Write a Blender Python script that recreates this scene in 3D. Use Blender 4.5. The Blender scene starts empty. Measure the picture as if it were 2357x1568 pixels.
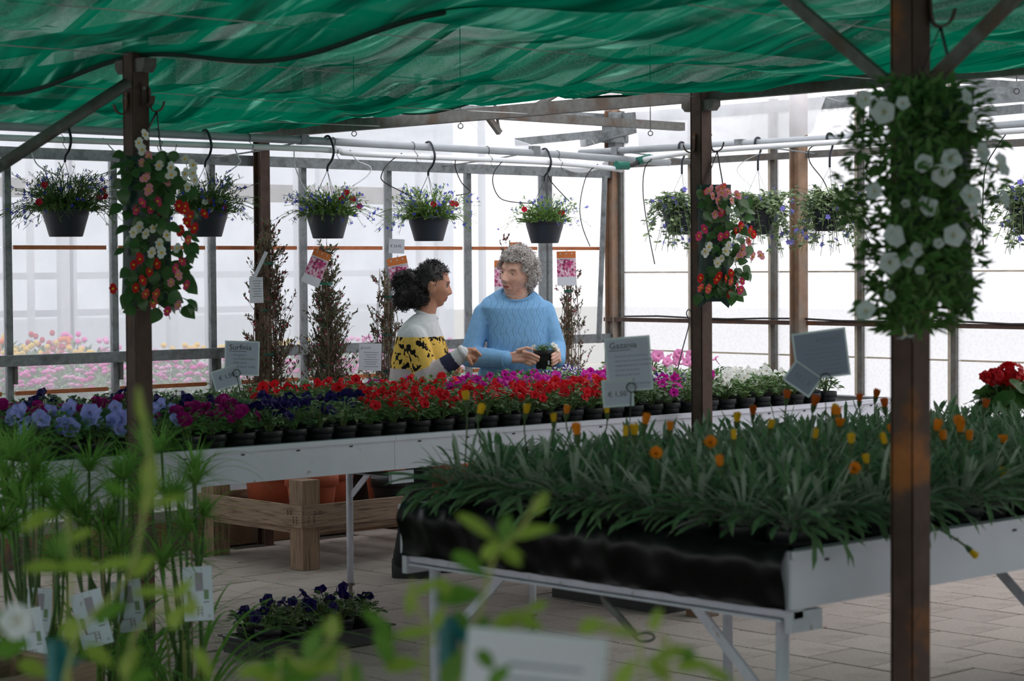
import bpy, math, random
import numpy as np
from mathutils import Vector, Matrix, noise as mnoise

# ------------------------------------------------------------------ camera
SC = bpy.context.scene
FPX, CX, CY = 4893.0, 1178.5, 784.0
YAW, PIT, ROL = [math.radians(a) for a in (47.265, -1.957, -0.374)]
CAMZ = 1.575
FWD = np.array([math.cos(YAW)*math.cos(PIT), math.sin(YAW)*math.cos(PIT), math.sin(PIT)])
_rt = np.array([math.sin(YAW), -math.cos(YAW), 0.0]); _up = np.cross(_rt, FWD)
RT = math.cos(ROL)*_rt + math.sin(ROL)*_up
UP = -math.sin(ROL)*_rt + math.cos(ROL)*_up
CAM = np.array([0.0, 0.0, CAMZ])

def at(x, y, z=None, X=None, Y=None, d=None):
    """pixel -> point on a plane (z, X or Y constant) or at a depth d"""
    r = FWD + RT*(x-CX)/FPX - UP*(y-CY)/FPX
    if z is not None: t = (z-CAMZ)/r[2]
    elif X is not None: t = X/r[0]
    elif Y is not None: t = Y/r[1]
    else: t = d
    return Vector(CAM + r*t)

def px(p):
    v = np.array(p, float)-CAM; w = v@FWD
    return CX+FPX*(v@RT)/w, CY-FPX*(v@UP)/w, w

cd = bpy.data.cameras.new('camera'); co = bpy.data.objects.new('camera', cd)
SC.collection.objects.link(co)
co.matrix_world = Matrix([[RT[i], UP[i], -FWD[i], CAM[i]] for i in range(3)]+[[0, 0, 0, 1]])
cd.sensor_width = 36.0; cd.lens = 36.0*FPX/2357.0
cd.clip_start = 0.05; cd.clip_end = 200
cd.dof.use_dof = True; cd.dof.focus_distance = 11.0; cd.dof.aperture_fstop = 5.6
SC.camera = co

# ------------------------------------------------------------------ sky and exposure
w = bpy.data.worlds.new('overcast_sky'); SC.world = w; w.use_nodes = True
bg = w.node_tree.nodes['Background']
bg.inputs[0].default_value = (0.985, 0.955, 1.0, 1); bg.inputs[1].default_value = 1.0
SC.view_settings.view_transform = 'Standard'; SC.view_settings.look = 'None'
SC.view_settings.gamma = 1.0; SC.view_settings.use_curve_mapping = False
SC.view_settings.exposure = 1.2
SC.cycles.max_bounces = 10; SC.cycles.transparent_max_bounces = 24
SC.cycles.diffuse_bounces = 5; SC.cycles.glossy_bounces = 3; SC.cycles.transmission_bounces = 5
SC.cycles.caustics_reflective = False; SC.cycles.caustics_refractive = False
SC.cycles.sample_clamp_indirect = 4.0

# ------------------------------------------------------------------ helpers
COL = SC.collection
rng = random.Random(11)
def U(a, b): return rng.uniform(a, b)

def lin(c):
    return tuple(((v/255.0)/12.92 if v/255.0 <= 0.04045 else ((v/255.0+0.055)/1.055)**2.4) for v in c)

def M(name, col, rough=0.6, metal=0.0, var=0.0, scale=25.0, bump=0.0, spec=0.4, trans=0.0, tcol=None,
      rnd=0.0, col2=None, c2lo=0.5, c2hi=0.65, c2scale=8.0, stretch=None, coat=0.0, bscale=None, obj=True):
    m = bpy.data.materials.new(name); m.use_nodes = True
    nt = m.node_tree; N = nt.nodes; L = nt.links
    b = N['Principled BSDF']; out = N['Material Output']
    c = lin(col); b.inputs['Base Color'].default_value = (*c, 1)
    b.inputs['Roughness'].default_value = rough; b.inputs['Metallic'].default_value = metal
    b.inputs['Specular IOR Level'].default_value = spec
    if coat: b.inputs['Coat Weight'].default_value = coat
    src = None
    tc = N.new('ShaderNodeTexCoord'); vec = tc.outputs['Object']
    if stretch:
        mp = N.new('ShaderNodeMapping'); mp.inputs['Scale'].default_value = stretch
        L.new(vec, mp.inputs[0]); vec = mp.outputs[0]
    if col2:
        n2 = N.new('ShaderNodeTexNoise'); n2.inputs['Scale'].default_value = c2scale; n2.inputs['Detail'].default_value = 6
        L.new(vec, n2.inputs['Vector'])
        r2 = N.new('ShaderNodeMapRange'); r2.inputs[1].default_value = c2lo; r2.inputs[2].default_value = c2hi
        L.new(n2.outputs[0], r2.inputs[0])
        mx = N.new('ShaderNodeMix'); mx.data_type = 'RGBA'
        mx.inputs[6].default_value = (*c, 1); mx.inputs[7].default_value = (*lin(col2), 1)
        L.new(r2.outputs[0], mx.inputs[0]); src = mx.outputs[2]
    if var:
        n1 = N.new('ShaderNodeTexNoise'); n1.inputs['Scale'].default_value = scale; n1.inputs['Detail'].default_value = 4
        L.new(vec, n1.inputs['Vector'])
        r1 = N.new('ShaderNodeMapRange'); r1.inputs[1].default_value = 0.3; r1.inputs[2].default_value = 0.7
        r1.inputs[3].default_value = 1-var; r1.inputs[4].default_value = 1+var
        L.new(n1.outputs[0], r1.inputs[0])
        h = N.new('ShaderNodeHueSaturation'); h.inputs['Color'].default_value = (*c, 1)
        if src: L.new(src, h.inputs['Color'])
        L.new(r1.outputs[0], h.inputs['Value']); src = h.outputs[0]
    if rnd:
        oi = N.new('ShaderNodeObjectInfo')
        r3 = N.new('ShaderNodeMapRange'); r3.inputs[3].default_value = 1-rnd; r3.inputs[4].default_value = 1+rnd
        L.new(oi.outputs['Random'], r3.inputs[0])
        h = N.new('ShaderNodeHueSaturation'); h.inputs['Color'].default_value = (*c, 1)
        if src: L.new(src, h.inputs['Color'])
        L.new(r3.outputs[0], h.inputs['Value']); src = h.outputs[0]
    if src: L.new(src, b.inputs['Base Color'])
    if bump:
        nb = N.new('ShaderNodeTexNoise'); nb.inputs['Scale'].default_value = bscale or scale*2; nb.inputs['Detail'].default_value = 3
        L.new(vec, nb.inputs['Vector'])
        bp = N.new('ShaderNodeBump'); bp.inputs['Strength'].default_value = bump; bp.inputs['Distance'].default_value = 0.01
        L.new(nb.outputs[0], bp.inputs['Height']); L.new(bp.outputs[0], b.inputs['Normal'])
    if trans:
        t = N.new('ShaderNodeBsdfTranslucent'); t.inputs[0].default_value = (*lin(tcol or col), 1)
        if src and not tcol: L.new(src, t.inputs[0])
        ms = N.new('ShaderNodeMixShader'); ms.inputs[0].default_value = trans
        L.new(b.outputs[0], ms.inputs[1]); L.new(t.outputs[0], ms.inputs[2]); L.new(ms.outputs[0], out.inputs[0])
    return m

def pane_material(name, clear, col, bumpy=0.0, dirt=0.0):
    """thin greenhouse pane / film: part clear, part milky (translucent + a little diffuse)"""
    m = bpy.data.materials.new(name); m.use_nodes = True
    nt = m.node_tree; N = nt.nodes; L = nt.links; N.clear()
    out = N.new('ShaderNodeOutputMaterial')
    tr = N.new('ShaderNodeBsdfTransparent'); tr.inputs[0].default_value = (0.96, 0.98, 0.98, 1)
    tl = N.new('ShaderNodeBsdfTranslucent'); tl.inputs[0].default_value = (*lin(col), 1)
    df = N.new('ShaderNodeBsdfDiffuse'); df.inputs[0].default_value = (*lin(col), 1)
    mk = N.new('ShaderNodeMixShader'); mk.inputs[0].default_value = 0.15
    L.new(tl.outputs[0], mk.inputs[1]); L.new(df.outputs[0], mk.inputs[2])
    ms = N.new('ShaderNodeMixShader'); ms.inputs[0].default_value = 1-clear
    L.new(tr.outputs[0], ms.inputs[1]); L.new(mk.outputs[0], ms.inputs[2])
    tc = N.new('ShaderNodeTexCoord')
    if bumpy:
        vo = N.new('ShaderNodeTexVoronoi'); vo.inputs['Scale'].default_value = 45.0
        L.new(tc.outputs['Object'], vo.inputs['Vector'])
        r = N.new('ShaderNodeMapRange'); r.inputs[1].default_value = 0.1; r.inputs[2].default_value = 0.7
        r.inputs[3].default_value = 1-clear-bumpy; r.inputs[4].default_value = min(1.0, 1-clear+bumpy)
        L.new(vo.outputs['Distance'], r.inputs[0]); L.new(r.outputs[0], ms.inputs[0])
    if dirt:
        n = N.new('ShaderNodeTexNoise'); n.inputs['Scale'].default_value = 3.0; n.inputs['Detail'].default_value = 5
        L.new(tc.outputs['Object'], n.inputs['Vector'])
        r = N.new('ShaderNodeMapRange'); r.inputs[1].default_value = 0.35; r.inputs[2].default_value = 0.75
        r.inputs[3].default_value = 1-clear-dirt; r.inputs[4].default_value = min(1.0, 1-clear+dirt)
        L.new(n.outputs[0], r.inputs[0]); L.new(r.outputs[0], ms.inputs[0])
    L.new(ms.outputs[0], out.inputs[0])
    return m

class MB:
    def __init__(s): s.v = []; s.f = []; s.m = []
    def add(s, vs, fs, mi=0):
        o = len(s.v); s.v.extend([tuple(p) for p in vs])
        for f in fs: s.f.append(tuple(i+o for i in f)); s.m.append(mi)
        return s
    def box(s, c, size, R=None, mi=0, taper=1.0):
        x, y, z = size[0]/2, size[1]/2, size[2]/2
        P = [Vector((sx*x*(taper if sz < 0 else 1), sy*y*(taper if sz < 0 else 1), sz*z)) for sz in (-1, 1) for sy in (-1, 1) for sx in (-1, 1)]
        if R is not None: P = [R @ p for p in P]
        c = Vector(c)
        return s.add([p+c for p in P], [(0, 2, 3, 1), (4, 5, 7, 6), (0, 1, 5, 4), (2, 6, 7, 3), (0, 4, 6, 2), (1, 3, 7, 5)], mi)
    def bar(s, a, b, w, h, mi=0, roll=0.0, upv=(0, 0, 1)):
        a = Vector(a); b = Vector(b); d = b-a; l = d.length; d.normalize()
        u = Vector(upv); sd = d.cross(u)
        if sd.length < 1e-4: sd = d.cross(Vector((1, 0, 0)))
        sd.normalize(); u = sd.cross(d)
        R = Matrix((d, sd, u)).transposed()
        if roll: R = Matrix.Rotation(roll, 3, d) @ R
        return s.box((a+b)/2, (l, w, h), R, mi)
    def tube(s, pts, r, n=6, mi=0, cap=True):
        pts = [Vector(p) for p in pts]; k = len(pts)
        rs = r if isinstance(r, (list, tuple)) else [r]*k
        prev = None; vs = []
        for i, p in enumerate(pts):
            d = (pts[min(i+1, k-1)]-pts[max(i-1, 0)])
            if d.length < 1e-9: d = Vector((0, 0, 1))
            d.normalize()
            if prev is None:
                a = d.cross(Vector((0, 0, 1)))
                if a.length < 1e-3: a = d.cross(Vector((1, 0, 0)))
            else:
                a = prev - d*prev.dot(d)
                if a.length < 1e-6: a = d.cross(Vector((0, 0, 1)))
            a.normalize(); prev = a; b = d.cross(a)
            for j in range(n):
                t = 2*math.pi*j/n; vs.append(p+(a*math.cos(t)+b*math.sin(t))*rs[i])
        fs = [(i*n+j, i*n+(j+1) % n, (i+1)*n+(j+1) % n, (i+1)*n+j) for i in range(k-1) for j in range(n)]
        if cap: fs += [tuple(range(n-1, -1, -1)), tuple(range((k-1)*n, k*n))]
        return s.add(vs, fs, mi)
    def lathe(s, prof, n=20, c=(0, 0, 0), mi=0, cap0=False, cap1=False):
        c = Vector(c); vs = []
        for r, z in prof:
            for j in range(n):
                t = 2*math.pi*j/n; vs.append(c+Vector((r*math.cos(t), r*math.sin(t), z)))
        k = len(prof)
        fs = [(i*n+j, i*n+(j+1) % n, (i+1)*n+(j+1) % n, (i+1)*n+j) for i in range(k-1) for j in range(n)]
        if cap0: fs.append(tuple(range(n-1, -1, -1)))
        if cap1: fs.append(tuple(range((k-1)*n, k*n)))
        return s.add(vs, fs, mi)
    def leaf(s, base, d, up, L, W, bend=0.3, fold=0.25, n=4, shape='lance', mi=0, twist=0.0):
        """a leaf blade: n segments, left / mid-rib / right, bent towards -up"""
        d = Vector(d).normalized(); up = Vector(up); sd = d.cross(up)
        if sd.length < 1e-4: sd = d.cross(Vector((1, 0.3, 0)))
        sd.normalize(); up = sd.cross(d).normalized()
        p = Vector(base); vs = []; th = 0.0
        for i in range(n+1):
            t = i/n
            if shape == 'lance': wv = math.sin(math.pi*min(1, 0.08+0.92*t)**0.85)
            elif shape == 'round': wv = math.sqrt(max(0, 1-(2*t-1)**2))*0.98+0.02
            elif shape == 'spat': wv = (0.25+0.75*t**1.2)*(1 if t < 0.8 else math.sqrt(max(0, 1-((t-0.8)/0.2)**2)))+0.02
            elif shape == 'heart': wv = max(0.02, math.sin(math.pi*min(1, 0.03+0.97*t)**0.68))
            else: wv = max(0.03, 1-t)            # 'blade'
            wd = W/2*wv
            s2 = sd
            if twist: s2 = Matrix.Rotation(twist*t, 3, d) @ sd
            u2 = s2.cross(d)
            vs += [p-s2*wd+u2*wd*fold, p, p+s2*wd+u2*wd*fold]
            th = bend/n
            R = Matrix.Rotation(-th, 3, sd)
            p = p+d*(L/n); d = R @ d; up = R @ up
        fs = []
        for i in range(n):
            o = i*3; fs += [(o, o+1, o+4, o+3), (o+1, o+2, o+5, o+4)]
        return s.add(vs, fs, mi)
    def ball(s, c, r, seg=10, rings=6, mi=0, sc=(1, 1, 1), R=None):
        c = Vector(c); vs = []; fs = []
        for i in range(rings+1):
            ph = math.pi*i/rings
            for j in range(seg):
                t = 2*math.pi*j/seg
                q = Vector((math.sin(ph)*math.cos(t)*r*sc[0], math.sin(ph)*math.sin(t)*r*sc[1], math.cos(ph)*r*sc[2]))
                if R is not None: q = R @ q
                vs.append(c+q)
        for i in range(rings):
            for j in range(seg):
                fs.append((i*seg+j, (i+1)*seg+j, (i+1)*seg+(j+1) % seg, i*seg+(j+1) % seg))
        return s.add(vs, fs, mi)
    def mesh(s, name, mats, smooth=False):
        me = bpy.data.meshes.new(name); me.from_pydata(s.v, [], s.f)
        for m in (mats if isinstance(mats, (list, tuple)) else [mats]): me.materials.append(m)
        if any(s.m): me.polygons.foreach_set('material_index', s.m)
        if smooth: me.polygons.foreach_set('use_smooth', [True]*len(s.f))
        me.update(); return me
    def obj(s, name, mats, parent=None, smooth=False, loc=None):
        return ob(name, s.mesh(name, mats, smooth), parent, loc)

def ob(name, me, parent=None, loc=None, rot=None, scale=None, mat=None):
    o = bpy.data.objects.new(name, me); COL.objects.link(o)
    if parent is not None: o.parent = parent
    if mat is not None: o.matrix_local = mat
    else:
        if loc is not None: o.location = loc
        if rot is not None: o.rotation_euler = rot
        if scale is not None: o.scale = (scale,)*3 if isinstance(scale, (int, float)) else scale
    return o

def tag(o, label=None, cat=None, group=None, kind=None):
    if label: o['label'] = label
    if cat: o['category'] = cat
    if group: o['group'] = group
    if kind: o['kind'] = kind
    return o

def thing(name, label, cat, loc=(0, 0, 0), rz=0.0, group=None, scale=None):
    o = ob(name, None, None, loc, (0, 0, rz), scale); o.empty_display_size = 0.05
    return tag(o, label, cat, group)

def frame_from(zdir, xhint=(1, 0, 0), loc=(0, 0, 0), s=1.0, spin=0.0):
    z = Vector(zdir).normalized(); x = Vector(xhint); x = x-z*x.dot(z)
    if x.length < 1e-3: x = Vector((0, 1, 0)); x = x-z*x.dot(z)
    x.normalize(); y = z.cross(x)
    m = Matrix((x*s, y*s, z*s)).transposed().to_4x4()
    if spin: m = m @ Matrix.Rotation(spin, 4, 'Z')
    m.translation = Vector(loc); return m

def bez(p0, p1, p2, p3, n=12):
    p0, p1, p2, p3 = map(Vector, (p0, p1, p2, p3)); o = []
    for i in range(n+1):
        t = i/n; a = 1-t
        o.append(p0*a**3+p1*3*a*a*t+p2*3*a*t*t+p3*t**3)
    return o

def smooth_pts(P, n=4):
    """Catmull-Rom through the points"""
    P = [Vector(p) for p in P]; o = []
    for i in range(len(P)-1):
        a, b, c, d = P[max(0, i-1)], P[i], P[i+1], P[min(len(P)-1, i+2)]
        for k in range(n):
            t = k/n
            o.append(0.5*((2*b)+(c-a)*t+(2*a-5*b+4*c-d)*t*t+(3*b-a-3*c+d)*t**3))
    o.append(P[-1]); return o

# ------------------------------------------------------------------ materials
mt = {}
mt['galv'] = M('galvanised_steel', (128, 134, 136), 0.55, 0.25, var=0.18, scale=40, col2=(96, 100, 100), c2scale=14, c2lo=0.5, c2hi=0.7)
mt['galv_dark'] = M('weathered_steel', (104, 104, 100), 0.6, 0.2, var=0.2, scale=30, col2=(92, 78, 66), c2scale=6)
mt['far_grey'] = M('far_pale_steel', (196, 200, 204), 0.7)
mt['rust'] = M('rusty_brown_steel', (84, 66, 58), 0.75, 0.1, var=0.22, scale=18, col2=(120, 70, 40), c2lo=0.56, c2hi=0.72, c2scale=5, bump=0.2)
mt['upright'] = M('weathered_brown_upright', (150, 122, 100), 0.75, 0.05, var=0.22, scale=14, col2=(132, 128, 122), c2lo=0.5, c2hi=0.66, c2scale=3, bump=0.2)  # paler base colour carries the bounce light of the film wall
mt['rust_worn'] = M('worn_rusty_steel', (86, 66, 58), 0.75, 0.1, var=0.22, scale=14, col2=(150, 92, 44), c2lo=0.54, c2hi=0.62, c2scale=3.2, bump=0.25)
mt['copper'] = M('orange_brown_strip', (176, 104, 62), 0.5, 0.2, var=0.15, scale=30)
mt['white_paint'] = M('white_painted_steel', (214, 216, 226), 0.5, 0.0, var=0.05, scale=6, col2=(150, 140, 128), c2lo=0.68, c2hi=0.78, c2scale=20)
mt['white_leg'] = M('pale_painted_tube', (194, 197, 206), 0.5, 0.0, var=0.08, scale=20, col2=(140, 130, 118), c2lo=0.64, c2hi=0.76, c2scale=30)
mt['tile'] = M('concrete_paving', (158, 148, 140), 0.85, var=0.10, scale=60, rnd=0.10, bump=0.15, col2=(128, 118, 110), c2lo=0.55, c2hi=0.8, c2scale=4)
mt['joint'] = M('sand_joint', (70, 62, 55), 0.95, var=0.2, scale=30)
mt['curb'] = M('stained_concrete', (120, 92, 70), 0.9, var=0.2, scale=10, col2=(96, 88, 78), c2scale=4, bump=0.3)
mt['curb_top'] = M('grey_concrete', (140, 138, 132), 0.9, var=0.15, scale=20)
mt['wood'] = M('weathered_wood', (150, 128, 108), 0.85, var=0.22, scale=9, stretch=(1, 14, 14), col2=(112, 92, 76), c2scale=6, bump=0.3)
mt['wood_y'] = M('weathered_wood_cross', (150, 128, 108), 0.85, var=0.22, scale=9, stretch=(14, 1, 14), col2=(112, 92, 76), c2scale=6, bump=0.3)
mt['wood_z'] = M('weathered_wood_upright', (146, 122, 100), 0.85, var=0.22, scale=9, stretch=(14, 14, 1), col2=(112, 92, 76), c2scale=6, bump=0.3)
mt['black_plastic'] = M('black_plastic', (34, 35, 37), 0.45, var=0.15, scale=30)
mt['basket_plastic'] = M('dark_slate_plastic', (44, 50, 58), 0.38, var=0.1, scale=12)
mt['film_black'] = M('black_pond_film', (9, 9, 10), 0.36, spec=0.22, var=0.2, scale=5)
mt['terracotta'] = M('terracotta_plastic', (178, 88, 60), 0.55, var=0.08, scale=15)
mt['soil'] = M('potting_soil', (52, 40, 32), 0.95, var=0.35, scale=80, bump=0.5)
mt['pvc_white'] = M('white_plastic_pipe', (228, 232, 235), 0.4)
mt['pvc_grey'] = M('grey_steel_pipe', (158, 164, 168), 0.45, 0.1, var=0.06, scale=10)
mt['fitting'] = M('green_pipe_fitting', (30, 110, 92), 0.5)
mt['wire'] = M('dark_wire', (60, 60, 60), 0.5, 0.3)
mt['wire_lt'] = M('pale_wire', (196, 198, 196), 0.5, 0.1)
mt['hook'] = M('black_plastic_hook', (36, 42, 50), 0.5)
mt['hose_black'] = M('black_hose', (28, 28, 30), 0.5)
mt['pane_clear'] = pane_material('hazy_glass', 0.58, (226, 230, 234), dirt=0.06)
mt['pane_far'] = pane_material('dull_far_pane', 0.12, (176, 182, 188), dirt=0.05)
mt['pane_film'] = pane_material('bubble_film_glass', 0.15, (226, 229, 232), bumpy=0.10)
mt['pane_roof'] = pane_material('milky_roof_sheet', 0.66, (250, 252, 253), dirt=0.08)
mt['film_white'] = pane_material('loose_white_film', 0.25, (240, 243, 246), dirt=0.15)
# ------------------------------------------------------------------ the setting
WY, WX = 10.0, 10.14            # left glass wall (Y = WY) and right film wall (X = WX)
def S(o): return tag(o, kind='structure')

# outside ground and paved floor
b = MB(); b.box((4, 4, -0.16), (120, 120, 0.2)); S(b.obj('ground', M('outside_ground', (150, 150, 140), 0.95, var=0.1, scale=2)))
b = MB(); b.box((3.0, 3.0, -0.035), (14.4, 14.2, 0.05)); floor = S(b.obj('floor', mt['joint']))
TS = 0.3015
b = MB(); b.box((0, 0, -0.01), (TS-0.007, TS-0.007, 0.02))
b2 = MB(); e = (TS-0.007)/2; c = 0.004
b2.add([(-e+c, -e+c, 0), (e-c, -e+c, 0), (e-c, e-c, 0), (-e+c, e-c, 0), (-e, -e, -c), (e, -e, -c), (e, e, -c), (-e, e, -c), (-e, -e, -.022), (e, -e, -.022), (e, e, -.022), (-e, e, -.022)],
       [(0, 1, 2, 3)]+[(i, 4+i, 4+(i+1) % 4, (i+1) % 4) for i in range(4)]+[(4+i, 8+i, 8+(i+1) % 4, 4+(i+1) % 4) for i in range(4)])
tile_me = b2.mesh('tile', mt['tile'])
tl = []
for i in range(-26, 12):
    for j in range(-24, 24):
        x = 6.638+TS*(i+0.5); y = 5.0+TS*(j+(0.5 if i % 2 else 0.0))
        if not (-4.1 < x < 10.1 and -4.0 < y < 9.95): continue
        u, v, dd = px((x, y, 0)) if (x*FWD[0]+y*FWD[1]) > 1 else (-999, -999, 99)
        vis = -60 < u < 2420 and 1160 < v < 1640
        tl.append((not vis, dd, x, y))
tl.sort()
rest = MB()
for k, (nv, dd, x, y) in enumerate(tl):
    if not nv and k < 290: ob('tile', tile_me, floor, (x, y, U(-0.0025, 0.0015)), (U(-.004, .004), U(-.004, .004), U(-.004, .004)))
    else: rest.add([(a+x, bb+y, cz) for a, bb, cz in b2.v], b2.f)
o = rest.obj('tile_field', mt['tile'], floor); o['kind'] = 'stuff'

# left glass wall
wl = S(ob('wall_left', None, None, (0, WY, 0)))
MULL = [5.63+0.6455*k for k in range(-14, 7)]+[9.56]
b = MB(); b.box((3.0, 0.06, 0.085), (14.3, 0.16, 0.17)); b.obj('curb', mt['curb'], wl)
b = MB(); b.box((3.0, 0.05, 0.2), (14.3, 0.13, 0.06)); b.obj('curb_cap', mt['curb_top'], wl)
mm = MB(); mm.box((0, 0, 1.21), (0.016, 0.045, 1.97)); mm.box((0, -0.02, 1.21), (0.038, 0.012, 1.97)); mm = mm.mesh('mullion', mt['galv'])
for x in MULL: ob('mullion', mm, wl, (x, 0, 0))
mc = MB(); mc.box((0.025, -0.012, 1.03), (0.014, 0.05, 0.10)); mc = mc.mesh('clip', mt['galv_dark'])
for x in MULL: ob('clip', mc, wl, (x, -0.01, 0))
b = MB(); b.box((3.0, -0.055, 2.195), (14.2, 0.05, 0.058)); b.obj('top_beam', mt['galv'], wl)
b = MB(); b.box((3.0, -0.055, 1.105), (14.2, 0.045, 0.058)); b.obj('sill_beam', mt['galv'], wl)
b = MB(); b.box((3.0, 0.0, 2.56), (14.2, 0.05, 0.07)); b.obj('eave_beam', mt['galv'], wl)
ed = MULL[:-1]+[10.12]
cs = MB(); cs.box((0, 0, 0), (0.56, 0.018, 0.022)); cs = cs.mesh('strip', mt['copper'])
def quad(x0, x1, z0, z1): return MB().add([(x0, 0, z0), (x1, 0, z0), (x1, 0, z1), (x0, 0, z1)], [(0, 1, 2, 3)])
p_me = [quad(-.32, .32, a, c).mesh('pane', mt['pane_clear']) for a, c in ((.23, .925), (.935, 1.695), (1.705, 2.53))]
for k in range(len(ed)-1):
    xm = (ed[k]+ed[k+1])/2; sx = (ed[k+1]-ed[k])/0.6455
    for me in p_me: ob('pane', me, wl, (xm, 0.012, 0), None, (sx, 1, 1))
    for z in (1.70, 0.93):
        if k < len(ed)-1 and not (z < 1 and k == len(ed)-2): ob('strip', cs, wl, (xm, 0.0, z), None, (sx, 1, 1))
# brown uprights on the wall line
def ipost(mb, x, y, z0, z1, w, d, t=0.008, mi=0):
    mb.box((x, y, (z0+z1)/2), (t, d, z1-z0), mi=mi)
    mb.box((x, y-d/2, (z0+z1)/2), (w, t, z1-z0), mi=mi); mb.box((x, y+d/2, (z0+z1)/2), (w, t, z1-z0), mi=mi)
b = MB(); ipost(b, 0, 0, 0, 2.36, 0.06, 0.07); b.obj('upright', mt['rust'], wl, loc=(at(597, 600, Y=9.9).x, -0.13, 0))
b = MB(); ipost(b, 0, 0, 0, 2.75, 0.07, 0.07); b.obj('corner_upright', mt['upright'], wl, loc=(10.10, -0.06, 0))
b = MB(); b.tube([at(1378, 790, Y=9.85)-Vector((0, 10, 0)), at(1392, 405, Y=9.85)-Vector((0, 10, 0))], 0.018, 8); b.bar(Vector((9.95, -.1, .1)), Vector((10.02, -.1, 1.1)), .03, .03); b.obj('leaning_strut', mt['galv'], wl)

# right wall with bubble film
wr = S(ob('wall_right', None, None, (WX, 0, 0)))
b = MB(); b.box((0.06, 3.0, 0.085), (0.16, 14.2, 0.17)); b.obj('curb', mt['curb'], wr)
RM = [at(1432, 600, X=WX).y]+[8.566+0.672*k for k in range(1, -20, -1)]
mm2 = MB(); mm2.box((0, 0, 1.36), (0.05, 0.014, 2.5)); mm2.box((-0.022, 0, 1.36), (0.012, 0.034, 2.5)); mm2 = mm2.mesh('mullion', mt['galv_dark'])
mm3 = MB(); mm3.box((-0.005, 0.032, 1.36), (0.02, 0.03, 2.5)); mm3 = mm3.mesh('mullion_flange', M('cream_flange', (196, 186, 168), 0.6, var=.1))
for y in RM:
    o = ob('mullion', mm2, wr, (0, y, 0)); ob('mullion_flange', mm3, o)
b = MB(); b.box((-0.05, 3.0, 2.25), (0.045, 14.0, 0.04)); b.obj('top_beam', mt['galv_dark'], wr)
b = MB(); b.box((-0.05, 3.0, 1.228), (0.035, 14.0, 0.026)); b.obj('mid_rail', mt['rust'], wr)
b = MB(); b.tube([(-0.075, 9.8-k*0.3, 1.25+0.006*math.sin(k*1.7)) for k in range(35)], 0.006, 5)
b.obj('rail_cable', mt['hose_black'], wr)
b = MB(); b.box((0, 3.0, 2.56), (0.05, 14.0, 0.07)); b.obj('eave_beam', mt['galv'], wr)
b = MB(); b.box((-0.07, 3.0, 2.50), (0.04, 8.6, 0.05)); b.box((-0.07, 7.72, 2.50), (0.05, 0.10, 0.16)); b.obj('gutter_beam', mt['galv'], wr)
pr = [MB().add([(0, -.336, a), (0, .336, a), (0, .336, c), (0, -.336, c)], [(0, 1, 2, 3)]).mesh('pane', mt['pane_film']) for a, c in ((.17, 1.022), (1.03, 1.535), (1.545, 2.53))]
seam = MB(); seam.box((0, 0, 0), (0.006, 0.62, 0.010)); seam = seam.mesh('seam', M('dirty_seam', (206, 198, 184), 0.7, var=.2, scale=10, trans=.4))
ye = [9.95]+RM[0:1]+RM[1:]
ys = sorted(set([9.97]+RM), reverse=True)
for k in range(len(ys)-1):
    ym = (ys[k]+ys[k+1])/2; sy = (ys[k]-ys[k+1])/0.672
    for me in pr: ob('pane', me, wr, (0.012, ym, 0), None, (1, sy, 1))
    for z in (1.027, 1.54): ob('seam', seam, wr, (0.008, ym, z), None, (1, sy, 1))
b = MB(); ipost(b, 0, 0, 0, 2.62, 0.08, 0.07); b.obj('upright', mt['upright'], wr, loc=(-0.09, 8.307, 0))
b = MB(); ipost(b, 0, 0, 0, 2.62, 0.08, 0.07); b.obj('upright', mt['rust'], wr, loc=(-0.09, 3.08, 0))
# corner gusset plates
cp = at(1405, 310, Y=9.9)
b = MB()
for s in (-1, 1):
    b.box((0.0, -0.06, 2.47+s*0.055), (0.17, 0.09, 0.035)); b.box((s*0.06, -0.06, 2.47), (0.03, 0.10, 0.13))
b.box((0, -0.06, 2.47), (0.07, 0.06, 0.26)); b.obj('gusset', mt['galv'], wl, loc=(10.08, -0.05, 0))

# walls behind the camera (same hazy glass)
wb = S(ob('wall_back', None, None, (0, -4.0, 0)))
b = MB(); b.box((3.0, 0.06, 0.25), (14.3, 0.1, 0.5)); b.obj('curb', mt['curb'], wb)
b = quad(-4.1, 10.1, .5, 2.6); b.obj('pane', mt['pane_film'], wb)
for k in range(15): b = MB(); b.box((-4+k, 0.03, 1.5), (0.04, 0.04, 2.2)); b.obj('mullion', mt['galv'], wb)
wsid = S(ob('wall_side', None, None, (-4.1, 0, 0)))
b = MB(); b.box((-0.06, 3.0, 0.25), (0.1, 14.0, 0.5)); b.obj('curb', mt['curb'], wsid)
b = MB().add([(0, -4, .5), (0, 10, .5), (0, 10, 2.6), (0, -4, 2.6)], [(0, 1, 2, 3)]); b.obj('pane', mt['pane_film'], wsid)

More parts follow.
